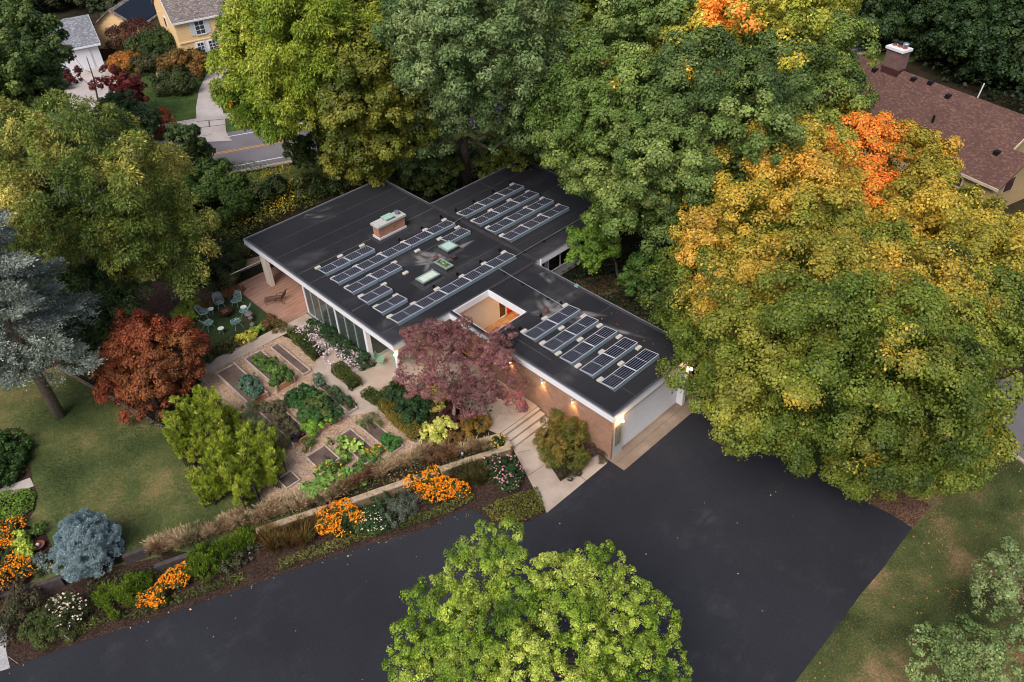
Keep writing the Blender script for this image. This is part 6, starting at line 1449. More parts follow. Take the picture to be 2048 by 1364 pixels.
for i, (x, y, z, r, l) in enumerate(((700, 30, 11, 4.2, 'olive crown at the upper edge right of the honey locust'), (780, 10, 12, 4.4, 'yellow tipped crown at the upper edge left of the oak'), (1070, -20, 14, 4.2, 'yellow green crown at the upper edge right of the oak'), (720, 110, 8, 3.8, 'shaded crown behind the olive maple across the street'))):
    c = G(x, y, z); tree('tree', l, (c[0], c[1], .5), [(*c, r), (c[0] - 3, c[1] - 3.4, z - 1.5, r * .8), (c[0] + 2, c[1] + 4.2, z - 1, r * .8), (c[0] + .5, c[1], z - 4, r * .85)], [T_green2, [GR(92, 104, 28), GR(146, 144, 44)], T_yg, T_green2][i], rc=1.1, n=260, size=.28, seed=60 + i, r0=.35, group='trees across the street')
# --- left side
tree('locust', 'wide drooping yellow green locust tree left of the meadow', (*G(212, 640, .5)[:2], .5),
     lob((150, 300, 12, 3.6), (70, 345, 11.5, 3.4), (215, 340, 11.5, 3.2), (10, 380, 10.5, 3.6), (110, 390, 11, 3.6), (200, 400, 10.5, 3.4), (270, 370, 9.5, 2.8), (310, 430, 8, 2.6), (250, 470, 8, 3.0), (340, 500, 6, 2.4), (60, 460, 8, 2.6), (290, 530, 5, 1.9), (140, 480, 8, 2.4), (20, 245, 12, 1.2), (110, 228, 13, 1.0), (330, 335, 9, 1.2), (385, 440, 7, 1.1), (400, 520, 5, 1.1), (372, 575, 4, 1.0), (215, 250, 12.5, .9)),
     T_loc, rc=1.0, n=560, size=.18, aspect=.38, seed=41, r0=.4, elong=honey, drop=.45, keep_below=-.2, spread=1.5, jit=.3, jitter=.25)
tree('locust', 'lower drooping dark green boughs below the wide locust tree', (*G(215, 700, .5)[:2], .5), lob((170, 580, 4.8, 2.2), (215, 640, 3.6, 2.0), (240, 600, 3.8, 1.8), (150, 650, 3.2, 1.8), (200, 700, 2.2, 1.5), (120, 590, 5, 2)), [GR(38, 56, 28), GR(58, 78, 40), GR(84, 100, 54)], rc=.7, n=260, size=.19, aspect=.4, seed=42, r0=.15, elong=honey, drop=.45)
tree('oak', 'dark green oak at the upper left edge before the white garage', (*G(10, 330, .5)[:2], .5), lob((20, 80, 13, 3.6), (70, 90, 12, 2.4), (-10, 160, 12, 3.6), (50, 170, 10, 2.8), (20, 230, 9, 3.2), (90, 200, 8, 1.6), (-20, 30, 14, 3), (30, 310, 6.5, 2.6), (110, 120, 11, 1.3), (90, 300, 5, 1.6)), [GR(38, 54, 26), GR(60, 78, 36), GR(96, 112, 52), GR(112, 124, 56)], rc=.75, n=170, size=.24, seed=43, r0=.4, cover=.85, fill=.5)
tree('plum_tree', 'sparse dark red leaved tree in front of the neighbour forecourt', (*G(205, 235, .5)[:2], .5), lob((240, 170, 4, 1.6), (265, 200, 3, 1.5), (150, 150, 6, .9), (220, 150, 5, 1.0), (135, 110, 7, .8), (260, 180, 4, 1.4), (190, 170, 4, .7)), [GR(70, 26, 26), GR(104, 40, 36), GR(128, 62, 50)], rc=.5, n=110, size=.2, seed=44, r0=.12, cover=.7, fill=.1)
tree('tree', 'rounded dark green tree below the red leaved tree', (*G(245, 300, .5)[:2], .5), lob((245, 230, 3.4, 2.1), (215, 250, 2.8, 1.8), (280, 250, 2.8, 1.9), (250, 270, 2, 1.8)), T_dark[1:] + [GR(66, 84, 44)], rc=.6, n=200, size=.2, seed=45, r0=.14)
tree('tree', 'small orange red tree beside the sidewalk on the neighbour lawn', (*G(325, 262, .5)[:2], .5), lob((320, 238, 2.2, 1.1), (335, 250, 1.8, .9), (312, 258, 1.6, .9)), [GR(90, 50, 30), GR(136, 70, 40)], rc=.5, n=110, size=.18, seed=46, r0=.08, cover=.8)
for i, (x, y, r, cc, l) in enumerate(((375, 130, 1.9, [GR(84, 82, 34), GR(128, 96, 44), GR(140, 80, 50)], 'round orange green shrub on the neighbour lawn'), (350, 165, 1.5, [GR(48, 60, 30), GR(74, 84, 40)], 'low green shrub with white blooms on the neighbour lawn'), (318, 95, 2.2, [GR(46, 62, 28), GR(70, 88, 38)], 'large green shrub before the yellow house gable'),
                                     (275, 75, 2.2, [GR(66, 40, 36), GR(96, 54, 44), GR(78, 72, 40)], 'dark red shrub left of the yellow house'), (410, 95, 1.5, [GR(74, 30, 26), GR(104, 46, 38)], 'dark red round bush under the yellow house windows'), (385, 112, 1.2, [GR(34, 52, 28), GR(52, 74, 38)], 'dark green bush under the yellow house windows'), (258, 125, 1.3, [GR(140, 96, 40), GR(176, 110, 46)], 'orange bush between the forecourt and neighbour lawn'), (345, 70, 1.6, [GR(80, 60, 50), GR(96, 66, 50), GR(70, 74, 40)], 'wispy brown shrub climbing the yellow gable'),
                                     (110, 160, 1.2, [GR(28, 44, 24), GR(44, 60, 30)], 'small dark bush at the white garage corner'), (340, 120, 1.4, [GR(36, 52, 30), GR(60, 76, 44)], 'dark bush beside the boulder'), (300, 130, 1.3, [GR(50, 66, 30), GR(80, 70, 40)], 'brown green bush left of the boulder'))):
    c = G(x, y, .5 + r * .7); bush('round_shrub', l, [(c[0], c[1], c[2], r), (c[0] + r * .7, c[1] + r * .5, c[2] - .2, r * .7), (c[0] - r * .5, c[1] - r * .7, c[2] - .1, r * .75)], cc, rc=.5, n=110, size=.2, seed=200 + i)
C_spr = [GR(90, 100, 88), GR(126, 136, 122), GR(160, 168, 154), GR(192, 196, 184)]
def spruce(label, base, H, R, z0, seed, cols, whorls=13, size=.1, br=9, droop=.25):
    rng = np.random.default_rng(seed); t = empty('blue_spruce', base, label, 'spruce'); base = np.array(base)
    b = MB(); b.path([(0, 0, 0), (0, 0, H * .5), (0, 0, H * .97)], [.34, .2, .03], 10); b.build('trunk', mat('spruce_bark', lin(134, 116, 104), .95, var=.3, scale=7, bump=.8, bscale=16), t, smooth=True)
    T, TR, TD = [], [], []; lb = MB()
    for wv in range(whorls):
        f = wv / whorls; z = z0 + (H - z0) * f; rl = R * (1 - f) ** .85 + .3; nb = max(4, int(br * (1 - f * .4)))
        for k in range(nb):
            an = 2 * math.pi * (k + rng.random() * .7) / nb + wv * 1.3; L = rl * rng.uniform(.6, 1.12); d = np.array([math.cos(an), math.sin(an), 0]); s = np.array([-d[1], d[0], 0]); zz = z + rng.normal(0, .4); bend = rng.normal(0, .12)
            pt = lambda a: d * (a * L) + s * (bend * a * a * L) + np.array([0, 0, zz - droop * L * (a - .55 * a * a) - .1])
            lb.path([tuple(pt(a)) for a in (0, .35, .7, 1)], [.05, .035, .022, .01], 5)
            m = int(5 + L * 5.5)
            for q in range(m):
                a = .22 + .8 * (q + rng.random()) / m; c = pt(a)
                for sd in (-1, 0, 1):
                    w_ = (.1 + .26 * L * math.sin(math.pi * min(1, max(.05, 1.08 - a)) * .8)) * rng.uniform(.35, 1.1) * sd
                    dd = d * (.3 + abs(w_) * .4) + s * (w_)
                    p = c + s * w_ + d * abs(w_) * .45 + [0, 0, -abs(w_) * .3 + rng.normal(0, .06)]
                    T.append(p); TR.append(rng.uniform(.14, .27)); TD.append(d * .8 + s * sd * .7 + [0, 0, -.1])
                    if abs(w_) > .3 and rng.random() < .5: lb.path([tuple(c), tuple(p)], [.012, .006], 4)
    T = np.array(T); TR = np.array(TR); TD = unit(np.array(TD)); n = 34; idx = np.repeat(np.arange(len(T)), n); N = len(idx)
    off = rng.normal(size=(N, 3)) * TR[idx][:, None] * np.array([.55, .55, .32]) + TD[idx] * (rng.normal(size=(N, 1)) * TR[idx][:, None] * .7)
    P = T[idx] + off + base; dirv = unit(TD[idx] * .7 + off / TR[idx][:, None] * .5 + np.array([0, 0, .4]) + rng.normal(size=(N, 3)) * .4)
    V = unit(np.cross(dirv, rng.normal(size=(N, 3)))); sz = size * np.exp(rng.normal(0, .2, (N, 1)))
    c = palette(T + base, cols, 1.3, seed, .16, rng)[idx] * np.exp(rng.normal(0, .2, (N, 1)))
    quads_mesh('needles', P, dirv * sz * .7, V * sz * .24, c, LEAF, t, base); lb.build('branches', BARKD, t)
    return t
spruce('tall pale blue spruce with bare lower trunk at the left edge of the lawn', G(120, 832, .5), 17.5, 4.3, 6.0, 5, C_spr, whorls=11, br=8, size=.12)
# globe spruce
rng = np.random.default_rng(3)
C_gs = [GR(72, 90, 94), GR(112, 134, 138), GR(156, 174, 176)]
c = G(172, 1090, 1.35)
tree('blue_spruce', 'compact globe blue spruce on the lawn edge by the timber ties', (c[0], c[1], .5), [(c[0], c[1], 1.35, 1.35), (c[0] + .1, c[1] + .1, 2.2, 1.0), (c[0], c[1], .95, 1.3)], C_gs, rc=.26, n=210, size=.085, aspect=.3, seed=46, r0=.12, cover=1.5, cat='spruce', elong=lambda P, d, idx, rng: d + np.array([0, 0, .5]) + rng.normal(size=d.shape) * .45, squash=1.0, fill=2, spread=.9, jitter=.1, nolimbs=True)
# red japanese maple
tree('red_maple', 'round red leaved maple at the end of the garden path', (*G(318, 838, .5)[:2], .5), lob((300, 690, 4.2, 2.0), (250, 730, 3.6, 1.8), (350, 700, 3.6, 1.9), (300, 760, 3, 1.9), (240, 780, 2.4, 1.3), (360, 750, 2.4, 1.5), (320, 800, 1.6, 1.2), (215, 710, 3.8, 1.1), (390, 690, 3.2, 1.0), (270, 660, 4.4, 1.3), (275, 820, 1.4, .9), k=.8),
     [GR(70, 34, 24), GR(102, 48, 32), GR(132, 66, 42), GR(120, 78, 42)], rc=.6, n=330, size=.115, seed=47, r0=.16, patches=[(*G(290, 815, 1.5), 1.0, [GR(80, 56, 34), GR(100, 60, 40)]), (*G(345, 680, 5), .9, [GR(130, 90, 44)])])
# bright bamboo like conifers
up_ = lambda P, d, idx, rng: d * .9 + np.array([0, 0, 1.0]) + rng.normal(size=d.shape) * .3
C_bam = [GR(90, 112, 26), GR(136, 154, 42), GR(172, 180, 62), GR(192, 190, 78)]
def plumes(px, py, rx, h, n, seed):
    rng = np.random.default_rng(seed); c = np.array(G(px, py, .5)); out = []
    for i in range(n):
        a = rng.random() * 6.28; q = rx * math.sqrt(rng.random()); b0 = c + [q * math.cos(a), q * math.sin(a), 0]; hh = h * (1.05 - .55 * (q / rx) ** 2) * rng.uniform(.8, 1.12); o = np.array([math.cos(a), math.sin(a), 0]) * .25 * q
        for f in (.35, .6, .8, 1.0): out.append((*(b0 + o * f * 1.6 + [0, 0, hh * f]), .42 * (1.15 - f * .8) * rng.uniform(.8, 1.2)))
    return out
C_bam = [GR(84, 108, 30), GR(134, 154, 46), GR(178, 188, 68), GR(204, 206, 96)]
for (x, y, rx, h, l, sd) in ((415, 884, 1.55, 3.3, 'bright yellow green feathery conifer nearest the red maple', 48), (486, 958, 1.8, 3.2, 'bright yellow green feathery conifer nearest the small low bed', 49)):
    bush('arborvitae', l, plumes(x, y, rx, h, 46, sd), C_bam, rc=.15, n=56, size=.19, aspect=.14, elong=up_, seed=sd, cat='conifer', cover=1.0, shell=.7, base=G(x, y, .5), inside=.5)
# purple dogwood
tree('dogwood', 'dusty purple pink dogwood with a forked grey trunk beside the entrance landing', (*G(905, 848, .5)[:2], .5),
     lob((850, 680, 4.2, 1.3), (910, 680, 4.6, 1.5), (970, 710, 4.2, 1.4), (830, 730, 3.6, 1.1), (890, 740, 4.0, 1.4), (960, 770, 3.4, 1.2), (1020, 770, 2.9, .95), (820, 770, 3, .8), (1000, 740, 3.7, 1.1), (880, 780, 3.2, .9), (940, 810, 2.4, .8), (1035, 800, 2.4, .6), (1010, 670, 4.0, .7)),
     [GR(84, 54, 54), GR(110, 72, 72), GR(136, 92, 90), GR(112, 88, 74)], rc=.5, n=230, size=.105, seed=50, r0=.13, cover=.9, fill=.6, aspect=.55, squash=.6, flat=.55, jit=.24, bark=mat('dogwood_bark', lin(126, 104, 96), .9, var=.3, scale=8), top=G(915, 740, 3.6), patches=[(*G(1030, 790, 3), .8, [GR(150, 74, 80), GR(170, 90, 94)])])
# lime maple in the foreground
tree('lime_maple', 'bright lime green young maple in front of the driveway at the lower edge', (*G(1085, 1420, 0)[:2], 0),
     lob((1000, 1110, 8.6, 1.3), (940, 1140, 8.2, 1.3), (1050, 1160, 8.4, 1.0), (1190, 1140, 8.4, 1.2), (1240, 1190, 8.0, 1.2), (1110, 1175, 8.5, 1.2), (1150, 1180, 8.5, 1.2), (1125, 1210, 8.4, 1.3), (880, 1220, 7.2, 1.4), (970, 1230, 8.2, 1.7), (1060, 1250, 8.4, 1.7), (1300, 1240, 7.2, 1.1), (1250, 1290, 7.4, 1.5), (1160, 1310, 8, 1.7), (850, 1300, 6.4, 1.3), (940, 1320, 7.4, 1.6), (1050, 1350, 7.8, 1.8), (1330, 1330, 6.2, 1.0), (840, 1370, 5.6, 1.3), (1240, 1390, 6.6, 1.6), (930, 1420, 6.4, 1.7), (1340, 1420, 5.2, 1.2), (1130, 1430, 7, 1.8), (800, 1400, 5, .9)),
     [GR(58, 84, 24), GR(96, 126, 36), GR(144, 166, 54), GR(190, 198, 92)], rc=.3, n=170, size=.078, seed=51, r0=.2, cover=.68, fill=.5, bright=1.02, spread=1.3, inside=.45, jitter=.4, aspect=.62, nscale=.7, jit=.25, drop=.3,
     patches=[(*G(1235, 1230, 7.8), .3, [GR(226, 130, 70)]), (*G(1230, 1290, 7.3), .35, [GR(226, 150, 50)]), (*G(1215, 1310, 7.3), .3, [GR(230, 150, 40)]), (*G(805, 1290, 6.2), .25, [GR(220, 160, 50)])])
# pale green crabapples at lower right
tree('crabapple', 'pale grey green loose tree at the bottom right corner', (*G(1930, 1400, 0)[:2], 0), lob((1900, 1310, 3.6, 1.3), (1950, 1300, 3.2, 1.1), (1870, 1340, 3, 1.0), (1980, 1350, 3, 1.2), (1920, 1370, 3.2, 1.3), (1930, 1270, 3.4, .7)), [GR(84, 104, 54), GR(118, 134, 80), GR(146, 156, 104)], rc=.4, n=110, size=.1, seed=52, r0=.12, cover=.75, fill=.2, inside=.5, jitter=.35)
tree('crabapple', 'pale grey green loose tree at the right edge above the corner tree', (*G(2060, 1260, 0)[:2], 0), lob((2020, 1150, 3.4, 1.2), (2050, 1200, 3.2, 1.3), (1985, 1165, 3, .8), (2040, 1260, 3, 1.0), (1975, 1200, 2.6, .8), (2010, 1110, 3.6, .7)), [GR(72, 92, 50), GR(104, 122, 72), GR(136, 146, 96)], rc=.4, n=110, size=.1, seed=53, r0=.12, cover=.75, fill=.2, inside=.5, jitter=.35)
b = MB(); b.bar((0, 0, 0), (.5, 1.4, .9), .035, 6); tag(b.build('dead_branch', mat('bleached_wood', lin(206, 200, 190), .8, var=.1), loc=G(2022, 1136, 1.6)), 'bleached pale branch sticking out at the right edge', 'branch')
# woods: dark trees filling the upper right and upper left
def woods(spots, cols, label_of, group, seed, rad, H, size, name='tree', n=240, rc=1.1, protos=3):
    pr = []
    for i, (x, y, s) in enumerate(spots):
        if i < protos:
            rng = np.random.default_rng(seed + i)
            lobs = [(x, y, .5 + H * .75, rad * .8)]
            for k in range(11):
                a = k * .8 + rng.random(); q = rad * .62 * rng.uniform(.6, 1.1); lobs.append((x + q * math.cos(a), y + q * math.sin(a), .5 + H * rng.uniform(.16, .72), rad * rng.uniform(.42, .62)))
            t = tree(name, label_of[i], (x, y, .5), lobs, cols, rc=rc, n=n, size=size, seed=seed + i, group=group, r0=.35, bark=BARKD, fill=.8)
            pr.append(t)
        else:
            t = copy_tree(pr[i % protos]); t.location = (x, y, .5); t.rotation_euler = (0, 0, random.uniform(0, 6.28)); t['label'] = label_of[i]; t['group'] = group
        t.scale = (s, s, s * random.uniform(.9, 1.12))
E_ = lambda px, py: G(px, py, .5)[:2]
sp = []; lb = []
for (px, py, s, l) in ((1745, 95, 1, 'dark green tree behind the left end of the brown roof'), (1830, 100, 1, 'dark green tree right behind the brick chimney of the brown roofed house'), (1900, 135, .9, 'dark bushy tree behind the middle of the brown roof ridge'), (1960, 160, .95, 'dark bushy tree behind the white vent pipe of the brown roof'), (2030, 175, 1, 'dark tree behind the right end of the brown roof'),
                       (1730, 40, 1.1, 'dark tree at the upper edge right of the orange topped maple'), (1800, 35, 1.1, 'dark tree at the upper edge above the brick chimney'), (1870, 60, 1.1, 'dark tree second row above the brown roof'), (1940, 70, 1.1, 'dark tree second row above the vent pipe'), (2010, 90, 1.1, 'dark tree at the right edge in the second row of woods'), (1770, -15, 1.2, 'dark crown cut by the upper edge above the chimney'), (1850, -5, 1.2, 'dark crown cut by the upper edge in the upper right woods'), (1930, 5, 1.2, 'dark crown at the upper edge right of centre of the woods'), (2010, 10, 1.2, 'dark crown in the upper right corner of the photo'), (2080, 60, 1.2, 'dark crown at the far right edge of the woods'), (2090, 150, 1.1, 'dark crown at the right edge beside the brown roof end')):
    sp.append((*E_(px, py), s)); lb.append(l)
woods(sp, [GR(22, 38, 20), GR(36, 56, 28), GR(52, 72, 36), GR(64, 74, 40)], lb, 'dark woods behind the brown roofed house', 300, 4.2, 9, .28)
sp = []; lb = []
for (px, py, s, l) in ((20, 30, .9, 'dark tree in the upper left corner'), (90, 20, .9, 'dark tree behind the white garage roof'), (165, 15, 1, 'dark tree at the upper edge right of the garage roof'), (230, 40, .6, 'grey green conifer like tree left of the yellow house'), (-40, 60, 1, 'dark tree cut by the upper left edge'), (60, -40, 1.1, 'dark crown beyond the upper left corner'), (150, -50, 1.1, 'dark crown at the top between the two neighbour houses'), (240, -40, 1.1, 'dark crown at the top beside the yellow house'), (500, -10, 1, 'green crown behind the yellow house at the top'), (600, -20, 1, 'green crown at the top above the honey locust'), (700, -40, 1.1, 'green crown at the top above the street trees'), (820, -30, 1.1, 'green crown at the top left of the oak')):
    sp.append((*E_(px, py), s)); lb.append(l)
woods(sp, [GR(30, 40, 26), GR(46, 58, 34), GR(66, 76, 46), GR(86, 64, 44)], lb, 'woods beyond the neighbour houses', 320, 4.0, 8, .3)
# undergrowth
cover('meadow', GP([(300, 500), (330, 400), (420, 330), (640, 345), (760, 352), (640, 410), (500, 470), (505, 520), (330, 540)], .5), .5, [GR(54, 72, 30), GR(80, 98, 38), GR(112, 120, 48), GR(170, 150, 50)], 60, .9, .2, 44, label='wild meadow with yellow flowers behind the flat roofed house', cat='meadow', aspect=.4)
cover('meadow_flowers', GP([(400, 470), (470, 430), (600, 400), (640, 420), (500, 480), (420, 500), (440, 530), (520, 520), (400, 540), (300, 520)], .5), 1.0, [GR(150, 124, 30), GR(190, 156, 40)], 16, .5, .16, 46, label='yellow goldenrod flowers in the meadow', cat='flowers', thr=.5)
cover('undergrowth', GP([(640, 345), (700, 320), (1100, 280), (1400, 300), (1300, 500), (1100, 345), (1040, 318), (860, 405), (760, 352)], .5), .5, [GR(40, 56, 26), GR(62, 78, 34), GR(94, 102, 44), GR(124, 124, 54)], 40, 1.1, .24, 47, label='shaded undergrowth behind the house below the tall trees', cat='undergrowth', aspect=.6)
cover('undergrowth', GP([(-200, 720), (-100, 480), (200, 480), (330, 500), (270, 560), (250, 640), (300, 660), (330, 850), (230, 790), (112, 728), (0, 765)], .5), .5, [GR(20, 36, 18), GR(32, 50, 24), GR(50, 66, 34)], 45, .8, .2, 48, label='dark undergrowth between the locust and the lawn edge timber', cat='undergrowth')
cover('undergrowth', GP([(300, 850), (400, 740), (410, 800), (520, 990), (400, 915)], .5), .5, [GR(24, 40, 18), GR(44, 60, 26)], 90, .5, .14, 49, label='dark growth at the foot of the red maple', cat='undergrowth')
bush('shrub_border', 'green leafy shrubs filling the gap between the locust and the street', L_(1.6, 2.0, (400, 380), (440, 370), (400, 430), (350, 400), (450, 410), (380, 340)), [GR(46, 66, 28), GR(70, 92, 36), GR(92, 112, 50)], rc=.6, n=220, size=.2, seed=120)
bush('shrub_border', 'low dark shrubs behind the house corner and under the small street trees', L_(1.0, 1.1, (560, 385), (620, 378), (680, 368), (520, 405)), [GR(34, 48, 22), GR(54, 68, 30), GR(84, 88, 40)], rc=.6, n=160, size=.2, seed=121)
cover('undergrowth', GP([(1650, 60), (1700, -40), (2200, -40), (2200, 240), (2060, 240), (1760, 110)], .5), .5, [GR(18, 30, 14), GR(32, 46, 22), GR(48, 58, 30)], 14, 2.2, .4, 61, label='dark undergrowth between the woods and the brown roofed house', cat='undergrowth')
# hidden ground planting beneath the big maples
cover('lawn_leaves', GP([(1600, 1364), (1830, 1060), (2010, 900), (2048, 930), (2048, 1364)], .0), .012, [GR(190, 130, 70), GR(206, 160, 100), GR(170, 90, 60), GR(150, 110, 70)], 3, .02, .08, 50, label='scattered fallen leaves on the right hand lawn', cat='fallen leaves')
cover('lawn_tufts', GP([(1600, 1364), (1826, 1060), (2006, 895), (2060, 930), (2060, 1400), (1590, 1400)], .0), .005, [GR(44, 58, 28), GR(72, 82, 42), GR(110, 106, 62), GR(140, 124, 86)], 260, .06, .1, 51, label='short uneven grass of the right hand lawn', cat='grass', blade=True, nscale=.25, bw=.03)
cover('leaf_litter', GP([(1900, 1180), (2048, 1190), (2048, 1364), (1980, 1364), (1880, 1260)], .0), .01, [GR(110, 70, 60), GR(150, 100, 80), GR(190, 120, 60)], 60, .03, .08, 52, label='reddish leaf litter under the pale green trees', cat='fallen leaves', thr=.45)
cover('lawn_tufts', GP([(-60, 780), (113, 736), (227, 795), (345, 876), (400, 920), (520, 1000), (600, 1014), (511, 1056), (380, 1100), (240, 1106), (120, 1060), (75, 980)], .5), .508, [GR(40, 54, 26), GR(62, 76, 36), GR(86, 94, 50), GR(120, 116, 72)], 260, .06, .1, 53, label='short uneven grass of the lower lawn', cat='grass', blade=True, nscale=.3, bw=.03)
cover('driveway_leaves', GP([(100, 1330), (700, 1110), (960, 1030), (1240, 950), (1700, 1000), (1780, 1060), (1600, 1300), (700, 1364)], .02), .03, [GR(206, 180, 120), GR(186, 150, 96)], .13, .01, .07, 54, label='a few fallen leaves scattered over the black driveway', cat='fallen leaves')
cover('driveway_leaves', GP([(0, 1340), (300, 1235), (700, 1096), (950, 1022), (950, 1032), (700, 1112), (300, 1250), (0, 1358)], .02), .03, [GR(206, 190, 140), GR(150, 110, 80)], 5, .02, .08, 55, label='pale leaf bits along the driveway edge', cat='fallen leaves')
cover('roof_leaves', [(-24.5, 29.6), (-20, 30.2), (-20, 31.4), (-24.5, 31.4)], 3.56, [GR(150, 84, 66), GR(176, 120, 70)], 2.2, .02, .09, 56, label='a few brown leaves on the garage roof', cat='fallen leaves')
cover('petals', [(-27, 21.2), (-24.2, 21.2), (-24.2, 24.1), (-27, 24.1)], .535, [GR(130, 84, 80), GR(110, 60, 60)], 9, .01, .07, 57, label='fallen reddish leaves on the entrance landing', cat='fallen leaves')

# ------------------------------------------------------------------ neighbour houses
def uvroof(o, u, v, su=1.):
    me = o.data; uv = me.uv_layers.new(name='UVMap'); u = Vector(u); v = Vector(v)
    for l in me.loops:
        p = me.vertices[l.vertex_index].co; uv.data[l.index].uv = (p.dot(u) * su, p.dot(v) * su)
M_shg = shinglemat('grey_shingles', lin(124, 126, 132), lin(104, 106, 112), lin(150, 152, 156))
M_shb = shinglemat('brown_grey_shingles', lin(126, 116, 112), lin(98, 90, 88), lin(150, 140, 134))
M_shr = shinglemat('red_brown_shingles', lin(100, 74, 68), lin(86, 64, 60), lin(112, 86, 74), .3, .14)
M_sidw = stripemat('white_siding', lin(222, 224, 228), lin(170, 174, 180), .15, .012, 2, .6, blotch=.03)
M_sidy = stripemat('yellow_siding', lin(232, 198, 146), lin(180, 146, 102), .16, .014, 2, .7, blotch=.04)
M_sidt = stripemat('tan_siding', lin(176, 152, 112), lin(104, 84, 60), .18, .02, 2, .7, blotch=.06)
def gable(name, label, loc, rz, L, D, zw, rise, m_wall, m_roof, over=.35, back=None):
    """local x along the ridge, y across; front wall at y = 0, body runs to y = D"""
    t = empty(name, loc, label, 'house', rz=rz)
    b = MB(); b.box(0, L, 0, D, -.4, zw)
    b.add([(0, 0, zw), (0, D, zw), (0, D / 2, zw + rise), (.01, D / 2, zw + rise)], [(0, 2, 1)]); b.add([(L, 0, zw), (L, D, zw), (L, D / 2, zw + rise)], [(0, 1, 2)])
    b.build('wall', m_wall, t)
    s = rise / (D / 2); th = .14
    for sg, nm in ((0, 'roof'), (1, 'roof')):
        y_e = -over if sg == 0 else D + over; z_e = zw - over * s
        q = MB(); ys = (y_e, D / 2)
        pts = [(-over, y_e, z_e), (L + over, y_e, z_e), (L + over, D / 2, zw + rise), (-over, D / 2, zw + rise)]
        q.hexa([(p[0], p[1], p[2] + .01) for p in pts] + [(p[0], p[1], p[2] + th) for p in pts]); o = q.build('roof', m_roof, t)
        uvroof(o, (1, 0, 0), (0, math.cos(math.atan(s)) * (1 if sg == 0 else -1), math.sin(math.atan(s))))
    q = MB(); q.box(-over, L + over, -over - .1, -over + .0, zw - over * s - .06, zw - over * s + .12); q.build('gutter', M_white, t)
    for x in (-over - .03, L + over + .0):
        q = MB(); q.hexa([(x, -over, zw - over * s - .08), (x + .03, -over, zw - over * s - .08), (x + .03, D / 2, zw + rise - .08), (x, D / 2, zw + rise - .08), (x, -over, zw - over * s + th + .02), (x + .03, -over, zw - over * s + th + .02), (x + .03, D / 2, zw + rise + th + .02), (x, D / 2, zw + rise + th + .02)]); q.build('bargeboard', M_white, t)
    return t
def window(t, x0, x1, z0, z1, y=0., cols_=2, rows_=3, shutters=None, m=M_white):
    f = MB(); f.box(x0 - .08, x1 + .08, y - .08, y + .02, z1, z1 + .1); f.box(x0 - .1, x1 + .1, y - .12, y + .02, z0 - .1, z0); f.box(x0 - .08, x0, y - .08, y + .02, z0, z1); f.box(x1, x1 + .08, y - .08, y + .02, z0, z1)
    for i in range(1, cols_): c_ = x0 + (x1 - x0) * i / cols_; f.box(c_ - .022, c_ + .022, y - .06, y - .02, z0, z1)
    for i in range(1, rows_): c_ = z0 + (z1 - z0) * i / rows_; f.box(x0, x1, y - .061, y - .021, c_ - .022, c_ + .022)
    w_ = f.build('window', m, t); MB().box(x0, x1, y - .02, y - .005, z0, z1).build('pane', mat('house_glass', lin(58, 64, 66), .1, spec=.7), w_)
    if shutters:
        for s0, s1 in ((x0 - .1 - shutters, x0 - .1), (x1 + .1, x1 + .1 + shutters)): MB().box(s0, s1, y - .06, y - .004, z0 - .05, z1 + .08).build('shutter', M_whited, t)
# white garage: front wall faces +X; local x runs along +Y
g2 = gable('white_garage', 'small white neighbour garage with grey shingle roof above the forecourt', (-103.7, 23.4, .5), math.radians(76), 7.1, 8, 2.7, 2.0, M_sidw, M_shg)
MB().box(1.6, 6.0, -.05, .02, 0, 2.2).build('garage_door', M_white, g2); b = MB(); b.box(1.45, 6.15, -.07, -.0, 2.2, 2.34); b.box(1.45, 1.6, -.07, 0, 0, 2.2); b.box(6.0, 6.15, -.07, 0, 0, 2.2); b.build('door_trim', M_whited, g2)
g3 = gable('white_house', 'white neighbour house with grey roof mostly hidden by the dark green oak', (-106.5, 13.0, .5), math.radians(76), 9.0, 8, 3.2, 2.4, M_sidw, M_shg)
window(g3, 5.2, 6.2, 1.2, 2.3); window(g3, 2.2, 3.2, 1.2, 2.3)
MB().box(6.2, 6.8, 2.2, 2.8, 4.4, 4.75).build('roof_vent', M_white, g3)
MB().box(-2.2, -.2, -2, 1.4, 0, .01)
# yellow colonial
hy = gable('yellow_house', 'yellow two storey neighbour house with white shutters and brown grey roof', (-93.7, 36.6, .5), math.radians(78), 12, 9.5, 5.1, 3.4, M_sidy, M_shb, over=.25)
window(hy, 2.2, 3.2, 3.3, 4.7, shutters=.55); window(hy, 5.7, 6.7, 3.3, 4.7, shutters=.55); window(hy, 9.2, 10.2, 3.3, 4.7, shutters=.55)
MB().box(1.6, 5.4, -.035, .0, 0, 2.55).build('trim_panel', M_white, hy); window(hy, 1.9, 2.6, .5, 2.35, y=-.04, cols_=2, rows_=5); window(hy, 3.2, 5.1, 1.3, 2.35, y=-.04, cols_=5, rows_=3)
MB().box(0, 12, -.09, -.002, 2.62, 2.74).build('belt_board', M_sidy, hy)
b = MB(); f = b.box(-.08, -.0, 4.2, 5.2, 3.4, 4.6); f.build('window', M_white, hy); MB().box(-.1, -.081, 4.3, 5.1, 3.5, 4.5).build('pane', mat('gable_glass', lin(50, 56, 58), .1), hy)
wx = empty('house_wing', (-103.8, 36.2, .5), 'yellow side wing with black solar covered roof left of the yellow house', 'house', rz=math.radians(130))
b = MB(); b.box(0, 7.5, 0, 6, -.4, 2.6); b.add([(0, 0, 2.6), (0, 6, 2.6), (0, 3, 4.6)], [(0, 2, 1)]); b.build('wall', M_sidy, wx)
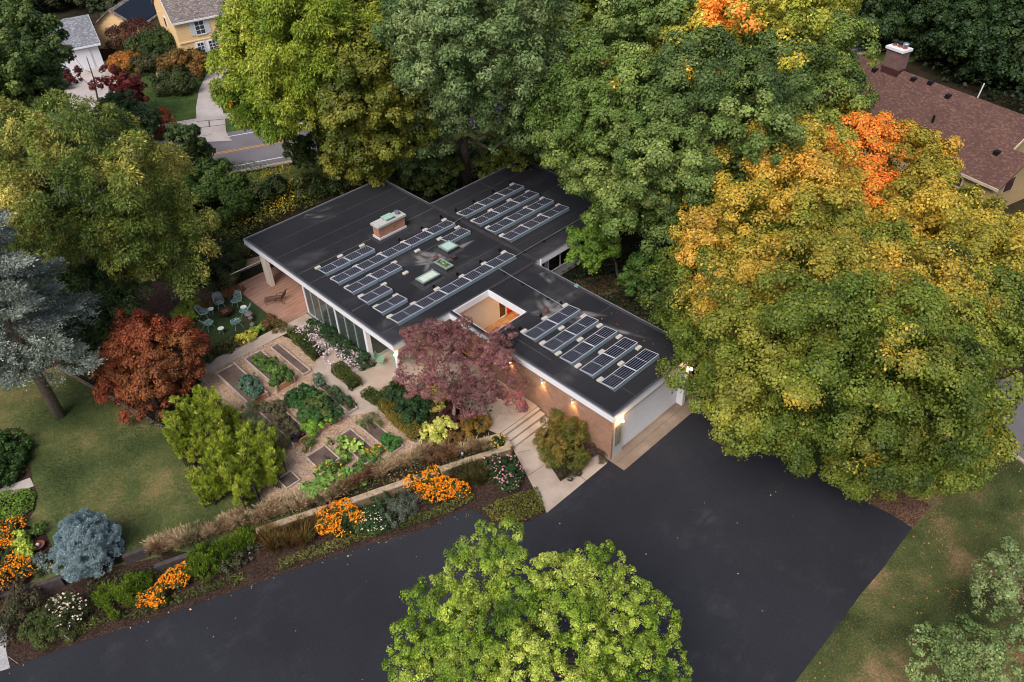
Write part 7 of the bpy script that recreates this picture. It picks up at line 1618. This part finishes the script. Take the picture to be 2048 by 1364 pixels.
for sg in (0, 1):
    q = MB(); ye, ym = (-.3, 3) if sg == 0 else (6.3, 3); pts = [(-.4, ye, 2.4), (7.8, ye, 2.4), (7.8, ym, 4.6), (-.4, ym, 4.6)]; q.hexa([(*p[:2], p[2] + .01) for p in pts] + [(*p[:2], p[2] + .14) for p in pts]); o = q.build('roof', M_shb, wx); uvroof(o, (1, 0, 0), (0, .8, .6))
q = MB(); pts = [(.1, -.05, 2.6), (7.2, -.05, 2.6), (7.2, 2.6, 4.33), (.1, 2.6, 4.33)]; q.hexa([(*p[:2], p[2] + .14) for p in pts] + [(*p[:2], p[2] + .2) for p in pts]); q.build('solar_array', mat('black_array', lin(28, 30, 38), .3, var=.1), wx)
q = MB(); pts = [(0.1, 3.3, 4.4), (7.2, 3.3, 4.4), (7.2, 5.9, 2.68), (.1, 5.9, 2.68)]; q.hexa([(*p[:2], p[2] + .14) for p in pts] + [(*p[:2], p[2] + .2) for p in pts]); q.build('solar_array', mat('black_array', lin(28, 30, 38), .3, var=.1), wx)
# brown roofed ranch
BA = math.radians(-14.5)
br_ = empty('brown_house', (-29.5, 67.4, .5), 'long ranch house with red brown shingle roof and brick chimney at the right', 'house', rz=BA)
# local frame: x along the ridge, +y away from the camera; ridge 1 at y = 5.1
def pl(pts, nm, m, vdir, par=br_, th=.12):
    q = MB(); n = len(pts); q.add([(x, y, z) for x, y, z in pts] + [(x, y, z + th) for x, y, z in pts], [tuple(range(n))[::-1], tuple(range(n, 2 * n))] + [(i, (i + 1) % n, n + (i + 1) % n, n + i) for i in range(n)])
    o = q.build(nm, m, par); uvroof(o, (1, 0, 0), (0, vdir * .84, .54)); return o
Z = lambda y: 2.7 + .64 * y      # front slope above local ground
r1 = pl([(-2.5, -.3, Z(-.3)), (16.6, -.3, Z(-.3)), (16.6, 2.6, Z(2.6)), (15.1, 2.6, Z(2.6)), (15.1, 5.1, Z(5.1)), (-2.5, 5.1, Z(5.1))], 'roof', M_shr, 1)
r2 = pl([(-2.5, 5.1, Z(5.1)), (15.1, 5.1, Z(5.1)), (15.1, 10.5, Z(-.3)), (-2.5, 10.5, Z(-.3))], 'roof', M_shr, -1)
r3 = pl([(9.6, 2.6, Z(2.6)), (16.6, 2.6, Z(2.6)), (16.6, 4.8, Z(2.6) - 1.4), (9.6, 4.8, Z(2.6) - 1.4)], 'roof', M_shr, -1)
b = MB(); b.box(-2.2, 16.2, 0, 4.9, -.4, 2.62).box(-2.2, 14.6, 4.9, 10.2, -.4, 2.6); b.add([(16.2, 0, 2.6), (16.2, 4.9, 2.6), (16.2, 4.9, 2.9), (16.2, 2.6, 4.3)], [(0, 1, 2, 3)]); b.add([(14.6, 0, 2.6), (14.6, 10.2, 2.6), (14.6, 5.1, 5.9)], [(0, 1, 2)])
b.build('wall', M_sidt, br_)
MB().box(8.6, 16.15, -.03, 0, -.3, 1.1).build('stone_skirting', mat('tan_stone', lin(140, 116, 92), .9, var=.3, scale=4), br_)
b = MB(); b.box(-2.5, 16.7, -.42, -.3, Z(-.3) - .1, Z(-.3) + .1); b.build('gutter', mat('tan_gutter', lin(184, 168, 146), .6), br_)
b = MB(); b.hexa([(15.12, 2.6, Z(2.6) - .1), (15.18, 2.6, Z(2.6) - .1), (15.18, 5.1, Z(5.1) - .1), (15.12, 5.1, Z(5.1) - .1), (15.12, 2.6, Z(2.6) + .16), (15.18, 2.6, Z(2.6) + .16), (15.18, 5.1, Z(5.1) + .16), (15.12, 5.1, Z(5.1) + .16)]); b.build('bargeboard', mat('tan_trim', lin(196, 180, 152), .6), br_)
b = MB(); b.hexa([(16.62, -.3, Z(-.3) - .1), (16.68, -.3, Z(-.3) - .1), (16.68, 2.6, Z(2.6) - .1), (16.62, 2.6, Z(2.6) - .1), (16.62, -.3, Z(-.3) + .16), (16.68, -.3, Z(-.3) + .16), (16.68, 2.6, Z(2.6) + .16), (16.62, 2.6, Z(2.6) + .16)]); b.build('bargeboard', mat('brown_trim', lin(110, 84, 70), .6), br_)
for x0, x1 in ((10.2, 10.9), (11.2, 11.9), (12.4, 13.6)): window(br_, x0, x1, 1.3, 2.2, m=mat('tan_frame', lin(190, 170, 140), .6), rows_=1)
f = MB(); f.box(16.21, 16.28, 1.1, 2.3, 1.6, 2.9); wn = f.build('window', mat('tan_frame', lin(190, 170, 140), .6), br_); MB().box(16.281, 16.3, 1.2, 2.2, 1.7, 2.8).build('pane', mat('gable_glass', lin(70, 50, 50), .15), wn)
# chimney on the ridge, vents
cx, cy = 1.55, 4.95
c_ = MB().box(cx - .8, cx + .8, cy - .5, cy + .5, 4.8, 7.7).build('chimney', brickmat('brown_brick', lin(128, 98, 92), lin(104, 78, 76), lin(120, 104, 98)), br_)
MB().box(cx - .86, cx + .86, cy - .56, cy + .56, 4.9, 6.2).build('flashing', mat('brown_flashing', lin(70, 44, 42), .6), c_)
MB().box(cx - .92, cx + .92, cy - .62, cy + .62, 7.7, 7.92).build('cap', M_white, c_)
for dx, m_ in ((-.6, M_black), (.05, M_black), (.65, M_alu)):
    b = MB(); b.lathe([(.17, 0), (.17, .25)], (cx + dx * .85, cy, 7.92), 12); b.build('flue', mat('terracotta_flue', lin(150, 84, 60), .8), c_); b = MB(); b.lathe([(.26, .28), (.26, .42), (.2, .48)], (cx + dx * .85, cy, 7.92), 12); b.build('flue_cap', m_, c_)
for x, y in ((7.6, 4.4), (0.2, 4.3), (3.9, 4.7), (5.4, 4.9), (14.4, 1.9)):
    b = MB(); b.box(x - .2, x + .2, y - .2, y + .2, Z(y) - .05, Z(y) + .32); b.build('roof_vent', M_black, r1)
b = MB(); b.bar((8.3, 2.2, Z(2.2)), (8.3, 2.2, Z(2.2) + .7), .1, 8); b.build('vent_pipe', M_black, r1)
b = MB(); b.bar((8.9, 6.3, Z(3.8)), (9.1, 6.3, Z(3.8) + 1.7), .05, 8); b.build('vent_pipe', M_white, r2)
# dark flat deck roof at the right edge
t = empty('low_house_wing', (-13.3, 70.2, .5), 'dark flat roofed wing with tan parapet behind the brown roof end', 'building', rz=BA)
MB().box(0, 9, 0, 6, -.4, 2.5).build('wall', M_sidt, t); MB().box(.3, 8.7, .3, 5.7, 2.5, 2.56).build('roof', mat('dark_flat_roof', lin(50, 52, 60), .8), t)
b = MB()
for q in ((0, 9, 0, .3), (0, 9, 5.7, 6), (0, .3, .3, 5.7), (8.7, 9, .3, 5.7)): b.box(*q, 2.5, 3.0)
b.build('parapet', M_sidt, t)
print('LEAVES', NLEAF)
